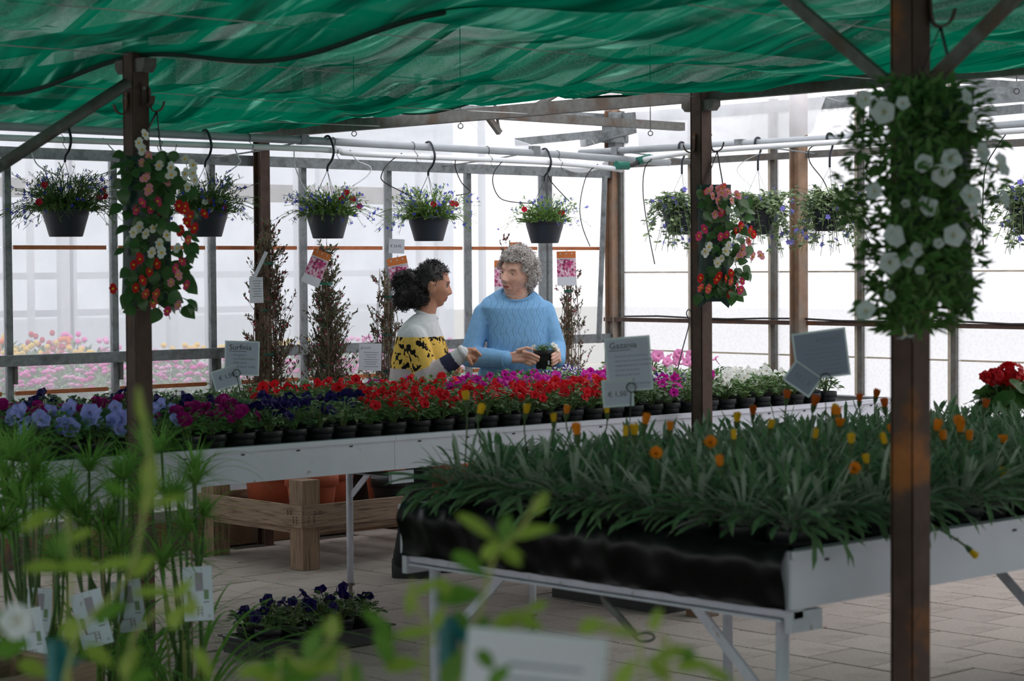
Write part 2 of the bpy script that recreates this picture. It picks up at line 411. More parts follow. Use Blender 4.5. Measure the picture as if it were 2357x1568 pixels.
# milky roof: low pitched spans between the gutters
ce = S(ob('ceiling', None, None, (0, 0, 0)))
GUT = [10.0, 6.43, 3.08, -0.4, -4.0]
sheet_me = {}
for k in range(4):
    y0, y1 = GUT[k], GUT[k+1]; ym = (y0+y1)/2; zr = 3.25; zg = 2.6
    for (a, za), (c, zc) in (((y0, zg), (ym, zr)), ((y1, zg), (ym, zr))):
        key = (round(a-c, 2))
        if key not in sheet_me:
            sheet_me[key] = (MB().add([(-.365, 0, 0), (.365, 0, 0), (.365, c-a, zc-za), (-.365, c-a, zc-za)], [(0, 1, 2, 3)]).mesh('roof_sheet', mt['pane_roof']),
                             MB().bar((0, 0, 0), (0, c-a, zc-za), 0.03, 0.035).mesh('glazing_bar', mt['galv_dark']))
        for i in range(19):
            x = 9.76-0.74*i
            ob('roof_sheet', sheet_me[key][0], ce, (x, a, za)); ob('glazing_bar', sheet_me[key][1], ce, (x-.37, a, za-.02))
    if k: b = MB(); b.box((3.0, y0, 2.575), (14.2, 0.14, 0.03)); b.box((3.0, y0-.07, 2.61), (14.2, 0.01, 0.09)); b.box((3.0, y0+.07, 2.61), (14.2, 0.01, 0.09)); b.obj('gutter', mt['galv'], ce)
    b = MB(); b.box((3.0, ym, 3.26), (14.2, 0.05, 0.05)); b.obj('ridge_bar', mt['galv_dark'], ce)
# cross beams carried by the posts
for X in (7.10, 4.14, 1.18):
    b = MB(); b.box((0, 3.0, 0), (0.045, 13.9, 0.06)); b.box((0.028, 3.0, 0.03), (0.05, 13.9, 0.008)); b.obj('cross_beam', mt['galv_dark'], ce, loc=(X+0.03, 0, 2.345 if X > 7 else 2.43 if X > 4 else 2.53))
b = MB(); p, q = at(1135, 264, Y=9.0), at(1570, 292, Y=9.0); b.bar(p, q, 0.05, 0.05); b.obj('strut', mt['galv_dark'], ce)
b = MB(); b.bar(at(1118, 262, Y=9.0), at(1150, 306, Y=9.0), 0.03, 0.03); b.bar(at(1150, 306, Y=9.0), at(1136, 262, Y=9.0)+Vector((0, 0, .1)), 0.012, 0.012); b.obj('hanger_strut', mt['galv_dark'], ce)
b = MB(); b.bar(at(1190, 327, Y=9.85), at(1385, 308, Y=9.85), 0.04, 0.05); b.obj('brace_bar', mt['galv'], ce)
# second strut level on the right side
for (x0, y0, x1, y1, X, w) in ((2000, 283, 2357, 250, 9.6, .045), (2190, 184, 2357, 196, 8.2, .03), (1340, 330, 1460, 297, 9.95, .05)):
    b = MB(); b.bar(at(x0, y0, X=X), at(x1, y1, X=X), 0.04, w); b.obj('brace_bar', mt['galv'], ce)

# loose white film hanging under the eaves
def film(name, pts_top, pts_bot, label, n=26, amp=0.03, seed=0):
    g = MB(); T = smooth_pts(pts_top, 6); B = smooth_pts(pts_bot, 6); k = min(len(T), len(B)); R_ = 7; vs = []
    for i in range(k):
        for j in range(R_+1):
            t = j/R_; p = T[i]*(1-t)+B[i]*t
            nz = mnoise.noise(Vector((i*0.35+seed, j*0.5, seed)))
            vs.append(p+Vector((0.7, 0.7, 0.25))*amp*nz*(0.3+t))
    fs = [(i*(R_+1)+j, (i+1)*(R_+1)+j, (i+1)*(R_+1)+j+1, i*(R_+1)+j+1) for i in range(k-1) for j in range(R_)]
    g.add(vs, fs); o = g.obj(name, mt['film_white'], None, True)
    for i in (2, k//2, k-3):                      # cords that tie the film up to the eave beam
        q = Vector(vs[i*(R_+1)]); e_ = Vector((q.x, WY-.02, 2.55)) if q.y > 9.7 and q.x < 9.85 else Vector((WX-.02, q.y, 2.55))
        b_ = MB(); b_.tube([q, e_], .002, 4); b_.obj('tie_cord', mt['wire_lt'], o)
    return tag(o, label, 'plastic film')
film('loose_film', [at(x, y, Y=9.75) for x, y in ((690, 318), (820, 285), (960, 282), (1100, 296), (1230, 335), (1330, 372), (1400, 340))],
     [at(x, y, Y=9.75) for x, y in ((700, 352), (800, 360), (930, 350), (1080, 356), (1230, 352), (1320, 396), (1400, 385))], 'white plastic film sagging along the top of the glass wall', seed=3)
film('loose_film', [at(x, y, X=9.9) for x, y in ((1462, 250), (1540, 235), (1640, 225), (1760, 215), (1850, 210), (1900, 225))],
     [at(x, y, X=9.9) for x, y in ((1470, 335), (1560, 338), (1650, 330), (1760, 326), (1840, 318), (1872, 300))], 'torn white plastic film hung over the rail by the film wall', seed=9)

# the compartment behind the glass wall
bp = S(ob('wall_beyond', None, None, (0, 0, 0)))
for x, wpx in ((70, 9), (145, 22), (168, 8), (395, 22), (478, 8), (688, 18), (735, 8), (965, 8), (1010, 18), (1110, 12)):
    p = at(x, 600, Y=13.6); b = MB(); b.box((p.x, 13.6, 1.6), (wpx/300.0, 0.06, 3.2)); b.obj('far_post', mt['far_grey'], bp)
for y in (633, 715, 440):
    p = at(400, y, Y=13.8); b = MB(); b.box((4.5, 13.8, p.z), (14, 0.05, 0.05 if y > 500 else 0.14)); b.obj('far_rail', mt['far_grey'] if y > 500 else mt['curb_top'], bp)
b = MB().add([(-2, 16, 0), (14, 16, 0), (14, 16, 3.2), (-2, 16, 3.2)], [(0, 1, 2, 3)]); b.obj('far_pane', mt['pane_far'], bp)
far_b = thing('far_bench', 'long bench of bright flowers behind the hazy glass wall', 'bench', (0, 0, 0))
b = MB(); b.box((7.5, 11.6, 0.66), (10, 2.4, 0.05)); b.obj('bench_top', mt['curb_top'], far_b)
for k in range(6):
    b = MB(); b.box((3.5+k*1.6, 11.6, 0.31), (0.06, 2.2, 0.66)); b.obj('leg', mt['galv'], far_b)
# ------------------------------------------------------------------ posts
def hookshape(mb, o, d, s=1.0):
    o = Vector(o); d = Vector(d)
    pts = [o+d*0.004*s+Vector((0, 0, 0.085*s)), o+d*0.006*s+Vector((0, 0, 0.03*s)), o+d*0.012*s+Vector((0, 0, 0.006*s)), o+d*0.028*s, o+d*0.048*s+Vector((0, 0, 0.012*s)), o+d*0.056*s+Vector((0, 0, 0.036*s))]
    P = smooth_pts(pts, 3)
    for a, b in zip(P[:-1], P[1:]): mb.bar(a, b, 0.02*s, 0.005*s)
def post(name, x, y, top, mat, label, hooks, block=True, rz=0.0):
    t = thing(name, label, 'post', (x, y, 0))
    b = MB(); w, d, th = 0.064, 0.062, 0.007
    b.box((0, 0, top/2), (th, d, top)); b.box((0, -d/2, top/2), (w, th, top)); b.box((0, d/2, top/2), (w, th, top))
    b.box((-w/2+.003, 0, top/2), (0.006, d, top)); b.obj('column', mat, t)
    if block:
        b = MB(); b.box((0, 0, 0.06), (0.105, 0.105, 0.12)); b.obj('base_block', mt['curb'], t)
    for s in (-1, 1):
        b = MB(); b.add([(dx, s*yy, zz) for dx in (-.025, .025) for yy, zz in ((.03, 2.27), (.075, 2.27), (.095, 2.29), (.095, 2.318), (.03, 2.318))],
              [(0, 1, 2, 3, 4), (9, 8, 7, 6, 5)]+[(i, (i+1) % 5, 5+(i+1) % 5, 5+i) for i in range(5)])
        b.obj('bracket', mt['galv_dark'], t)
    for (ox, oy, oz, dx, dy, s) in hooks:
        b = MB(); hookshape(b, (ox, oy, oz), (dx, dy, 0), s); h = b.obj('hook', mt['rust_worn'], t)
        b = MB(); b.ball((ox+dx*.006, oy+dy*.006, oz+0.065*s), 0.007, 8, 5); b.obj('bolt', mt['galv'], h)
    return t
RTH = Vector((RT[0], RT[1], 0)).normalized(); FH = Vector((FWD[0], FWD[1], 0)).normalized()   # horizontal right / forward of the view
PL = post('steel_post', 4.14, 6.43, 2.40, mt['rust'], 'brown steel post carrying a begonia bag beside the papyrus plants',
     [(0.03, -0.034, 2.135, RTH.x, RTH.y, 1.0), (-0.034, 0, 2.125, -1, 0.2, 0.9), (0.005, -0.036, 2.15, 0.1, -1, 1.0)])
b = MB(); b.tube([at(293, 192, Y=6.40)-Vector((4.14, 6.43, 0)), at(0, 382, Y=6.40)-Vector((4.14, 6.43, 0))], 0.021, 10); p = at(0, 382, Y=6.40); q = at(293, 192, Y=6.40)
e = q+(p-q)*(q.z/(q.z-p.z)); b.tube([p-Vector((4.14, 6.43, 0)), e-Vector((4.14, 6.43, 0))], 0.021, 10)
b.obj('diagonal_brace', mt['galv_dark'], PL, True)
PM = post('steel_post', 7.10, 6.43, 2.38, mt['rust'], 'slim brown steel post standing at the front edge of the petunia bench',
     [(0.034, -0.02, 2.09, RTH.x, RTH.y, 1.15), (-0.034, 0.0, 2.085, -RTH.x, -RTH.y, 1.0)])
PR = post('steel_post', 4.14, 3.08, 2.40, mt['rust_worn'], 'flaking brown steel post in front of the gazania bench with white petunia bag',
     [(0.02, -0.036, 2.14, RTH.x, RTH.y, 1.15)])
b = MB(); o0 = Vector((4.14, 3.08, 0))
for s, zt, L in ((1, 2.24, 0.36), (-1, 2.24, 0.36)):
    b.bar(Vector((0, s*0.03, 1.985)), Vector((0, s*0.03, 1.985))+Vector((0, s*0.55, 0.415)), 0.022, 0.030)
b.obj('brace', mt['galv_dark'], PR)

# ------------------------------------------------------------------ green shade cloth
def cloth_material():
    m = bpy.data.materials.new('green_shade_net'); m.use_nodes = True
    nt = m.node_tree; N = nt.nodes; L = nt.links; N.clear()
    out = N.new('ShaderNodeOutputMaterial'); tc = N.new('ShaderNodeTexCoord')
    mr = N.new('ShaderNodeMapping'); mr.inputs['Rotation'].default_value = (0, 0, math.radians(20)); L.new(tc.outputs['Object'], mr.inputs[0])
    mp = N.new('ShaderNodeMapping'); mp.inputs['Scale'].default_value = (4.2, 0.24, 1.0); L.new(mr.outputs[0], mp.inputs[0])
    n = N.new('ShaderNodeTexNoise'); n.inputs['Scale'].default_value = 1.6; n.inputs['Detail'].default_value = 5; n.inputs['Distortion'].default_value = 0.8
    L.new(mp.outputs[0], n.inputs['Vector'])
    r = N.new('ShaderNodeMapRange'); r.inputs[1].default_value = 0.50; r.inputs[2].default_value = 0.74; r.inputs[3].default_value = 0.0; r.inputs[4].default_value = 0.06
    L.new(n.outputs[0], r.inputs[0])
    n2 = N.new('ShaderNodeTexNoise'); n2.inputs['Scale'].default_value = 220.0; L.new(tc.outputs['Object'], n2.inputs['Vector'])
    ad = N.new('ShaderNodeMath'); ad.operation = 'MULTIPLY_ADD'; ad.inputs[1].default_value = 0.12; ad.inputs[2].default_value = -0.05
    L.new(n2.outputs[0], ad.inputs[0])
    sm = N.new('ShaderNodeMath'); sm.operation = 'ADD'; sm.use_clamp = True; L.new(r.outputs[0], sm.inputs[0]); L.new(ad.outputs[0], sm.inputs[1])
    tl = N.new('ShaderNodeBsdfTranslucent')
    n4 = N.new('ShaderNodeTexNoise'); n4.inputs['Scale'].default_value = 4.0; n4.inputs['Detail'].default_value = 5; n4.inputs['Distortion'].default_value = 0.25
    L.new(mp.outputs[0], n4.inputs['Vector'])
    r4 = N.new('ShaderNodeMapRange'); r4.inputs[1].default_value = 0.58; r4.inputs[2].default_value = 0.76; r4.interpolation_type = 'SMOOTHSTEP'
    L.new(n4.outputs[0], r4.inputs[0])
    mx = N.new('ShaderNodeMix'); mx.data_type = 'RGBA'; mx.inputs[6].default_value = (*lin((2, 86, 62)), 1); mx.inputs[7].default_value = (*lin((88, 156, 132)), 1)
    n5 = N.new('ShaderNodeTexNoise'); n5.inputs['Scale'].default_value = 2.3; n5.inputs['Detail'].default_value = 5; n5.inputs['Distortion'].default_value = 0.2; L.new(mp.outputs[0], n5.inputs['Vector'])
    r5 = N.new('ShaderNodeMapRange'); r5.inputs[1].default_value = 0.38; r5.inputs[2].default_value = 0.56; r5.inputs[3].default_value = 0.34; r5.inputs[4].default_value = 1.0; L.new(n5.outputs[0], r5.inputs[0])  # dark fold shading and pale sheer streaks painted into the net colour
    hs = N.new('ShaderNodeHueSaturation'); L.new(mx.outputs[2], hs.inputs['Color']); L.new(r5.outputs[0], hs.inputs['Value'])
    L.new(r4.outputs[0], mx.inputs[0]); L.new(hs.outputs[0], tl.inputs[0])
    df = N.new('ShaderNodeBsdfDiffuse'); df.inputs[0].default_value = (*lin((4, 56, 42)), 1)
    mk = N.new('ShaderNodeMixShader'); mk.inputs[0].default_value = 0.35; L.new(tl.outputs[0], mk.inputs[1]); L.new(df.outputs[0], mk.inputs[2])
    tr = N.new('ShaderNodeBsdfTransparent'); tr.inputs[0].default_value = (0.85, 0.95, 0.92, 1)
    ms = N.new('ShaderNodeMixShader'); L.new(sm.outputs[0], ms.inputs[0]); L.new(mk.outputs[0], ms.inputs[1]); L.new(tr.outputs[0], ms.inputs[2])
    L.new(ms.outputs[0], out.inputs[0]); return m
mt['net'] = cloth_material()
mt['hem'] = M('dark_green_hem', (14, 52, 42), 0.8, var=0.3, scale=150)

def fold(x, y, seed):
    a = math.radians(-20); u = x*math.cos(a)+y*math.sin(a); v = -x*math.sin(a)+y*math.cos(a)
    f = mnoise.noise(Vector((u*3.2, v*0.55, seed)))*0.05+mnoise.noise(Vector((u*8.0, v*1.3, seed+5)))*0.022
    r = 1-abs(mnoise.noise(Vector((u*4.4+3, v*0.7, seed+9))))*2.2
    return f+max(0, r)**3*0.03+mnoise.noise(Vector((u*20, v*5, seed+2)))*0.005

def sheet(name, xf0, xf1, y0, y1, zf, nx, ny, seed, label):
    vs = []
    for j in range(ny+1):
        y = y0+(y1-y0)*j/ny
        a, c = xf0(y), xf1(y)
        for i in range(nx+1):
            t = i/nx; x = a+(c-a)*t
            vs.append((x, y, zf(x, y, t)))
    fs = [(j*(nx+1)+i, j*(nx+1)+i+1, (j+1)*(nx+1)+i+1, (j+1)*(nx+1)+i) for j in range(ny) for i in range(nx)]
    t = thing(name, label, 'shade cloth', (0, 0, 0))
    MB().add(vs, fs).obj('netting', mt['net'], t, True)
    return t, vs
def interp(y, tab):
    if y <= tab[0][0]: return tab[0][1]
    for (a, u), (c, v) in zip(tab[:-1], tab[1:]):
        if y <= c: return u+(v-u)*(y-a)/(c-a)
    return tab[-1][1]
XM = [(-4, 7.15), (6.0, 7.12), (6.40, 7.08), (6.7, 6.85), (7.0, 6.66), (7.6, 6.74), (8.4, 6.98), (9.2, 7.24), (9.9, 7.36)]
def zfar(x, y, t):
    wires = abs(math.sin(math.pi*(y-6.43)/1.14))
    z = 2.365-0.045*wires*(0.5+0.5*math.sin(math.pi*t))-0.05*math.sin(math.pi*t)
    edge = min(1.0, t/0.06)
    z += fold(x, y, 3.0)*0.9*edge
    if t > 0.9 and y < 6.43: z -= (t-0.9)*0.1
    if y > 9.0: z -= (y-9.0)*0.05
    if y > 8.6: z = max(z, 2.365+(2.324-2.365)*min(1, (y-8.6)/0.3))      # lies on top of the pipe rail and its hooks
    if x > 6.85: z = max(z, 2.30+(2.387-2.30)*min(1, (x-6.85)/0.2))           # laid over the cross beam
    return z
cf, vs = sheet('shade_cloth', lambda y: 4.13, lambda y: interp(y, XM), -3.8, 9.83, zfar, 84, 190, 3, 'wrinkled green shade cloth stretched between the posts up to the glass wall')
b = MB(); ed = [Vector(vs[j*85+84]) for j in range(0, 191, 2)]; b.tube(ed, 0.006, 5); b.obj('hem', mt['hem'], cf)
def zhem(y):
    z = 2.338-0.078*math.sin(math.pi*(y-6.43)/1.68)**2
    return max(z, 2.26+(2.342-2.26)*min(1, (y-8.3)/0.5)) if y > 8.3 else z
def znear(x, y, t):
    k = max(0.0, 1-(4.15-x)/0.9)
    z = 2.40-0.05*math.sin(math.pi*min(1, (4.15-x)/2.96))-0.03*abs(math.sin(math.pi*(y-6.43)/1.68))+fold(x, y, 7.0)*(1-k*0.75)
    if y > 8.6: z = max(z, 2.33)
    return z*(1-k**2)+zhem(y)*k**2
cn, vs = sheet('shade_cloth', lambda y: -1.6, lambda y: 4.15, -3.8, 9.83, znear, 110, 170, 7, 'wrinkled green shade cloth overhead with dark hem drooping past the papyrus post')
b = MB(); ed = [Vector(vs[j*111+110])+Vector((0, 0, -.004)) for j in range(171) if vs[j*111+110][1] > 4.7]; b.tube(ed, 0.010, 6); b.obj('hem', mt['hem'], cn, True)
# wires that carry the cloth
for Y0, z0 in ((6.43, 2.335), (5.29, 2.325), (4.15, 2.33), (7.57, 2.325), (8.71, 2.325)):
    b = MB(); b.tube([(1.2, Y0, z0), (4.14, Y0, z0), (5.6, Y0, z0-.012), (7.13, Y0, z0)], 0.0022, 4); tag(b.obj('tension_wire', mt['wire_lt']), 'thin tension wire running from the papyrus post to the slim brown post' if Y0 == 6.43 else 'thin tension wire under the green shade cloth between the posts', 'wire', None if Y0 == 6.43 else 'cloth tension wires')

# ------------------------------------------------------------------ pipes along the walls
PY, PX = 9.10, 9.38
t = thing('heating_pipe', 'grey pipe rail along the glass wall carrying hanging baskets', 'pipe', (0, 0, 0))
b = MB(); b.tube([(3.6, PY, 2.265), (5.5, PY, 2.265), (7.1, PY, 2.262), (8.7, PY, 2.248), (9.75, PY, 2.225)], 0.021, 12); b.obj('pipe', mt['pvc_grey'], t, True)
for x in (4.6, 6.9, 8.6):
    b = MB(); b.tube([(x, PY+.02, 2.255), (x, 9.5, 2.225), (x, 9.935, 2.205)], 0.005, 5); b.box((x, PY+.002, 2.265), (.05, .050, .050)); b.obj('pipe_clamp', mt['galv'], t)
t = thing('water_pipe', 'white plastic water pipe tied under the grey rail at glass wall', 'pipe', (0, 0, 0))
PW = [(3.6, PY-.03, 2.205), (5.5, PY-.03, 2.21), (7.0, PY-.03, 2.215), (7.25, PY-.03, 2.200), (8.6, PY-.03, 2.195), (9.1, PY-.03, 2.18), (9.28, PY-.05, 2.165)]
b = MB(); b.tube(smooth_pts(PW, 4), 0.016, 10); b.obj('pipe', mt['pvc_white'], t, True)
e1, e2 = at(1432, 381, Y=PY-.06), at(1480, 368, Y=PY-.1)
b = MB(); b.tube([e1-Vector((.05, 0, 0)), e1+Vector((.05, 0, 0))], 0.026, 10); b.tube([e2-(e2-e1)*.25, e2+(e2-e1)*.35], 0.026, 10); b.obj('coupling', mt['fitting'], t)
b = MB(); b.tube([e1, e1+(e2-e1)*.5-Vector((0, 0, .015)), e2], 0.014, 8); b.obj('elbow', mt['wire'], t)
for k in range(9):
    x = 4.3+k*0.56; b = MB(); zc_ = interp(x, [(5.5, 2.265), (7.1, 2.262), (8.7, 2.248), (9.75, 2.225)]); zw_ = interp(x, [(p_[0], p_[2]) for p_ in PW]); b.tube([(x, PY-.024*math.sin(a), zc_+.024*math.cos(a)) for a in [i*math.pi/6 for i in range(-3, 6)]]+[(x, PY-.050, zw_+.004), (x, PY-.034, zw_-.020), (x+.01, PY-.05, zw_-.05)], 0.002, 4); b.obj('wire_tie', mt['wire'], t)
t = thing('heating_pipe', 'grey pipe rail along the film wall carrying trailing baskets', 'pipe', (0, 0, 0))
a0, a1, a2 = at(1335, 352, X=PX), at(1960, 316, X=PX), at(2357, 285, X=PX)
b = MB(); b.tube([a0, a1, a2, a2+(a2-a1)*2], 0.021, 12); b.obj('pipe', mt['pvc_grey'], t, True)
for f in (0.15, 0.62, 1.6):
    p = a0+(a1-a0)*f; b = MB(); b.tube([p, Vector((10.08, p.y, 2.25))], 0.005, 5); b.box(p, (.050, .05, .050)); b.obj('pipe_clamp', mt['galv'], t)
t = thing('water_pipe', 'white plastic water pipe beside the grey rail at film wall', 'pipe', (0, 0, 0))
b = MB(); b.tube(smooth_pts([e2, at(1530, 359, X=PX-.08), at(1640, 346, X=PX-.08), at(1960, 325, X=PX-.08), at(2357, 300, X=PX-.08), at(2357, 300, X=PX-.08)+(a2-a1)*2], 4), 0.016, 10); b.obj('pipe', mt['pvc_white'], t, True)

def dripper(pts, col, label, group, Y=None, X=None, r=0.0032):
    P = smooth_pts([at(x, y, Y=Y, X=X) for x, y in pts], 5)
    b = MB(); b.tube(P, r, 5); return tag(b.obj('drip_tube', mt[col], None, True), label, 'tube', group)
for pts, lab in (([(72, 350), (85, 378), (110, 395), (132, 402)], 'thin white drip tube ending in the bushiest lobelia basket'), ([(237, 318), (255, 340), (280, 368), (262, 390), (215, 408)], 'thin white drip tube bent out past the begonia bag into the bushiest basket'), ([(535, 330), (548, 360), (552, 375), (520, 400)], 'short white drip tube to the basket half hidden by the begonia bag'),
            ([(677, 342), (680, 385), (705, 440), (742, 468)], 'long white drip tube falling straight into the basket over the tagged green shrub'), ([(806, 345), (822, 370), (853, 385), (845, 405), (812, 428)], 'white drip tube bowing out beside the basket over the tagged green shrub')):
    dripper(pts, 'pvc_white', lab, 'white drip tubes', Y=PY-.04)
for pts, lab in (([(925, 353), (895, 375), (879, 400), (885, 420), (950, 453)], 'black drip tube looping into the basket above the young woman'), ([(1050, 362), (1048, 385), (1062, 420), (1082, 442), (1050, 450)], 'short black drip tube hooking back to the basket above the young woman'),
            ([(1160, 368), (1138, 395), (1135, 425), (1150, 455), (1180, 465), (1225, 468)], 'wide black drip tube loop into the basket above the grey-haired woman'), ([(1270, 375), (1260, 395), (1270, 420), (1310, 463)], 'short black drip tube over the basket above the grey-haired woman'), ([(1376, 378), (1350, 405), (1335, 470), (1340, 520), (1358, 567)], 'loose black drip tube hanging free near the wall corner')):
    dripper(pts, 'hose_black', lab, 'black drip tubes at the glass wall', Y=PY-.04)
for pts, lab in (([(1880, 332), (1862, 345), (1865, 375), (1895, 415), (1912, 455)], 'black drip tube curving into the trailing basket beside the white petunia bag'), ([(1505, 362), (1485, 385), (1480, 440), (1490, 520), (1507, 608)], 'long loose black drip tube hanging against the film wall near the green coupling'), ([(2318, 305), (2290, 345), (2268, 390), (2262, 470), (2263, 565)], 'loose black drip tube hanging behind the white petunia bag')):
    dripper(pts, 'hose_black', lab, 'black drip tubes at the film wall', X=PX-.05)
dripper([(1752, 352), (1712, 372), (1697, 395), (1730, 430)], 'pvc_white', 'thin white drip tube to a trailing basket at the film wall', None, X=PX-.05, r=0.002)
dripper([(1592, 722), (1586, 712), (1580, 722), (1586, 745), (1572, 800), (1558, 860), (1553, 905)], 'wire', 'dark hooked wire stake bent behind the slim brown post', None, Y=7.3, r=0.003)
for x, y in ((815, 290), (1060, 272), (1497, 290), (2340, 190)):
    p = at(x, y, Y=9.5 if x < 900 else 8.9) if x < 1400 else at(x, y, X=9.2)
    rz_ = 2.6+0.364*(10-p.y) if p.y > 8.215 else 2.6+0.364*abs(p.y-6.43)
    b = MB(); b.tube([Vector((p.x, p.y, rz_)), p-Vector((0, 0, .03))], 0.003, 5)
    b.tube([p-Vector((0, 0, .03))+(RTH*math.sin(a)-Vector((0, 0, 1))*(1-math.cos(a)))*0.014 for a in [i*math.pi/5 for i in range(11)]], 0.003, 5)
    tag(b.obj('eye_hook', mt['wire']), 'small wire eye hook hanging from the roof struts', 'hook', 'wire eye hooks')
# ------------------------------------------------------------------ benches
BZ, BH = 0.906, 0.138
def tube_leg(t, x, y, ztop, zb=0.0, r=0.0165):
    b = MB(); b.tube([(x, y, zb+0.07), (x, y, ztop)], r, 12); o = b.obj('leg', mt['white_leg'], t, True)
    b = MB(); b.tube([(x, y, 0.0), (x, y, 0.09)], 0.010, 8); b.lathe([(0.026, 0.0), (0.024, 0.006), (0.010, 0.008)], 10, (x, y, 0)); b.lathe([(0.020, 0.072), (0.022, 0.078), (0.020, 0.084)], 8, (x, y, 0), cap0=True, cap1=True)
    b.obj('foot', mt['galv_dark'], o)
def bench(name, label, x0, x1, y0, y1, legx, end_near, tray=0.065):
    t = thing(name, label, 'bench', (x0, y0, 0)); L, W = x1-x0, y1-y0
    def side(nm, yy, s):
        b = MB(); seg = 2.42
        n = max(1, int(math.ceil(L/seg)))
        for k in range(n):
            a, c = k*L/n, (k+1)*L/n-0.002
            o = MB(); o.box(((a+c)/2, yy, BZ-BH/2), (c-a, 0.006, BH)); o.box(((a+c)/2, yy+s*0.011, BZ-0.003), (c-a, 0.026, 0.006)); o.box(((a+c)/2, yy-s*0.006, BZ-0.010), (c-a, 0.012, 0.02))
            o.box(((a+c)/2, yy+s*0.02, BZ-BH+.003), (c-a, 0.036, 0.006))
            p = o.obj(nm, mt['white_paint'], t)
            for q in range(int((c-a)/0.26)):
                r = MB(); r.box((a+0.13+q*0.26, yy-s*0.0045, BZ-0.030), (0.014, 0.004, 0.006)); r.obj('slot', mt['wire'], p)
    side('side_panel', 0, 1); side('back_panel', W, -1)
    b = MB(); b.box((L, W/2, BZ-BH/2), (0.006, W, BH)); b.box((L-.01, W/2, BZ-.003), (0.024, W, .006)); b.obj('end_panel', mt['white_paint'], t)
    if end_near:
        b = MB(); b.box((0, W/2, BZ-BH/2), (0.006, W, BH)); b.obj('end_panel', mt['white_paint'], t)
    b = MB(); b.box((L/2, W/2, BZ-tray-0.01), (L-.01, W-.01, 0.02)); b.obj('tray', mt['galv_dark'], t)
    for x in legx:
        b = MB(); b.box((x-x0, W/2, BZ-BH-0.012), (0.028, W-0.06, 0.024)); b.obj('cross_rail', mt['white_leg'], t)
        for yy, s in ((0.075, 1), (W-0.075, -1)):
            tube_leg(t, x-x0, yy, BZ-BH-0.02)
            b = MB(); b.bar((x-x0, yy+s*0.012, 0.50), (x-x0, yy+s*0.30, BZ-BH-0.02), 0.008, 0.028); b.obj('brace', mt['white_leg'], t)
    for x in (0.0, L*0.33, L*0.66):
        b = MB(); b.box((x+0.06, W/2, BZ-BH-0.03), (0.12, W*.96, 0.006)); b.box((x+0.06, 0.01, BZ-BH-0.032), (0.115, 0.02, 0.05)); b.box((x+0.06, W-0.01, BZ-BH-0.032), (0.115, 0.02, 0.05)); b.obj('support_bracket', mt['white_leg'], t)
    return t
B1 = dict(x0=3.776, x1=8.736, y0=6.577, y1=7.99); B2 = dict(x0=3.845, x1=8.2, y0=3.205, y1=4.63)
bench('plant_bench', 'long white steel plant bench filled with petunias in front of the two women', legx=(4.25, 6.257, 8.25), end_near=True, tray=0.05, **B1)
T2 = bench('plant_bench', 'white steel plant bench with black film over its end holding gazanias', legx=(3.905, 5.15, 6.9), end_near=True, **B2)
# end rail of the gazania bench, bar with ring under it
b = MB(); W2 = B2['y1']-B2['y0']; b.box((0.03, W2/2, BZ-BH-0.012), (0.034, W2, 0.024)); b.box((0.012, W2/2, BZ-BH+.006), (0.004, W2, 0.03)); b.obj('end_rail', mt['white_leg'], T2)
hp = [at(1382, 1352, X=3.88), at(1392, 1385, X=3.86), at(1430, 1425, X=3.84), at(1462, 1462, X=3.82)]
b = MB(); P = smooth_pts([p-Vector((B2['x0'], B2['y0'], 0)) for p in hp], 4)
for a, c in zip(P[:-1], P[1:]): b.bar(a, c, 0.006, 0.020)
e = P[-1]; q = at(1484, 1467, X=3.82)-Vector((B2['x0'], B2['y0'], 0))
b.tube([q+RTH*0.024*math.cos(i*math.pi/8)+Vector((0, 0, 1))*0.011*math.sin(i*math.pi/8) for i in range(17)], 0.0035, 6)
b.obj('ring_handle', mt['galv_dark'], T2)
# black film draped over the end of the gazania bench
vs = []; ny, nz = 90, 22
prof = [(0.036, BZ-0.062), (0.026, BZ-0.03), (0.016, BZ+0.002), (0.0, BZ+0.011), (-0.024, BZ-0.03), (-0.016, BZ-0.09), (-0.010, BZ-0.139)]
PP = smooth_pts([(a, 0, c) for a, c in prof], 5)
for j in range(ny+1):
    y = 0.003+(W2-0.015)*j/ny
    for i, p in enumerate(PP):
        t_ = i/(len(PP)-1)
        f = mnoise.noise(Vector((y*9, t_*2.2, 1)))*0.016+mnoise.noise(Vector((y*22, t_*5, 4)))*0.007+(abs(mnoise.noise(Vector((y*13+t_*2, 0.4, 8))))-.25)*0.02
        amp = math.sin(math.pi*min(1, max(0, (t_-0.5)/0.5)))**0.5 if t_ > .5 else 0.0
        xx = p.x-f*amp-0.004*(t_ > .5)
        if t_ > .58: xx = min(xx, -0.007)                     # stays outside the end panel
        vs.append((xx, y, p.z+(0.25*abs(f) if .35 < t_ < .6 else f*0.2*(t_ > .6))))
k = len(PP); fs = [(j*k+i, j*k+i+1, (j+1)*k+i+1, (j+1)*k+i) for j in range(ny) for i in range(k-1)]
MB().add(vs, fs).obj('film_liner', mt['film_black'], T2, True)

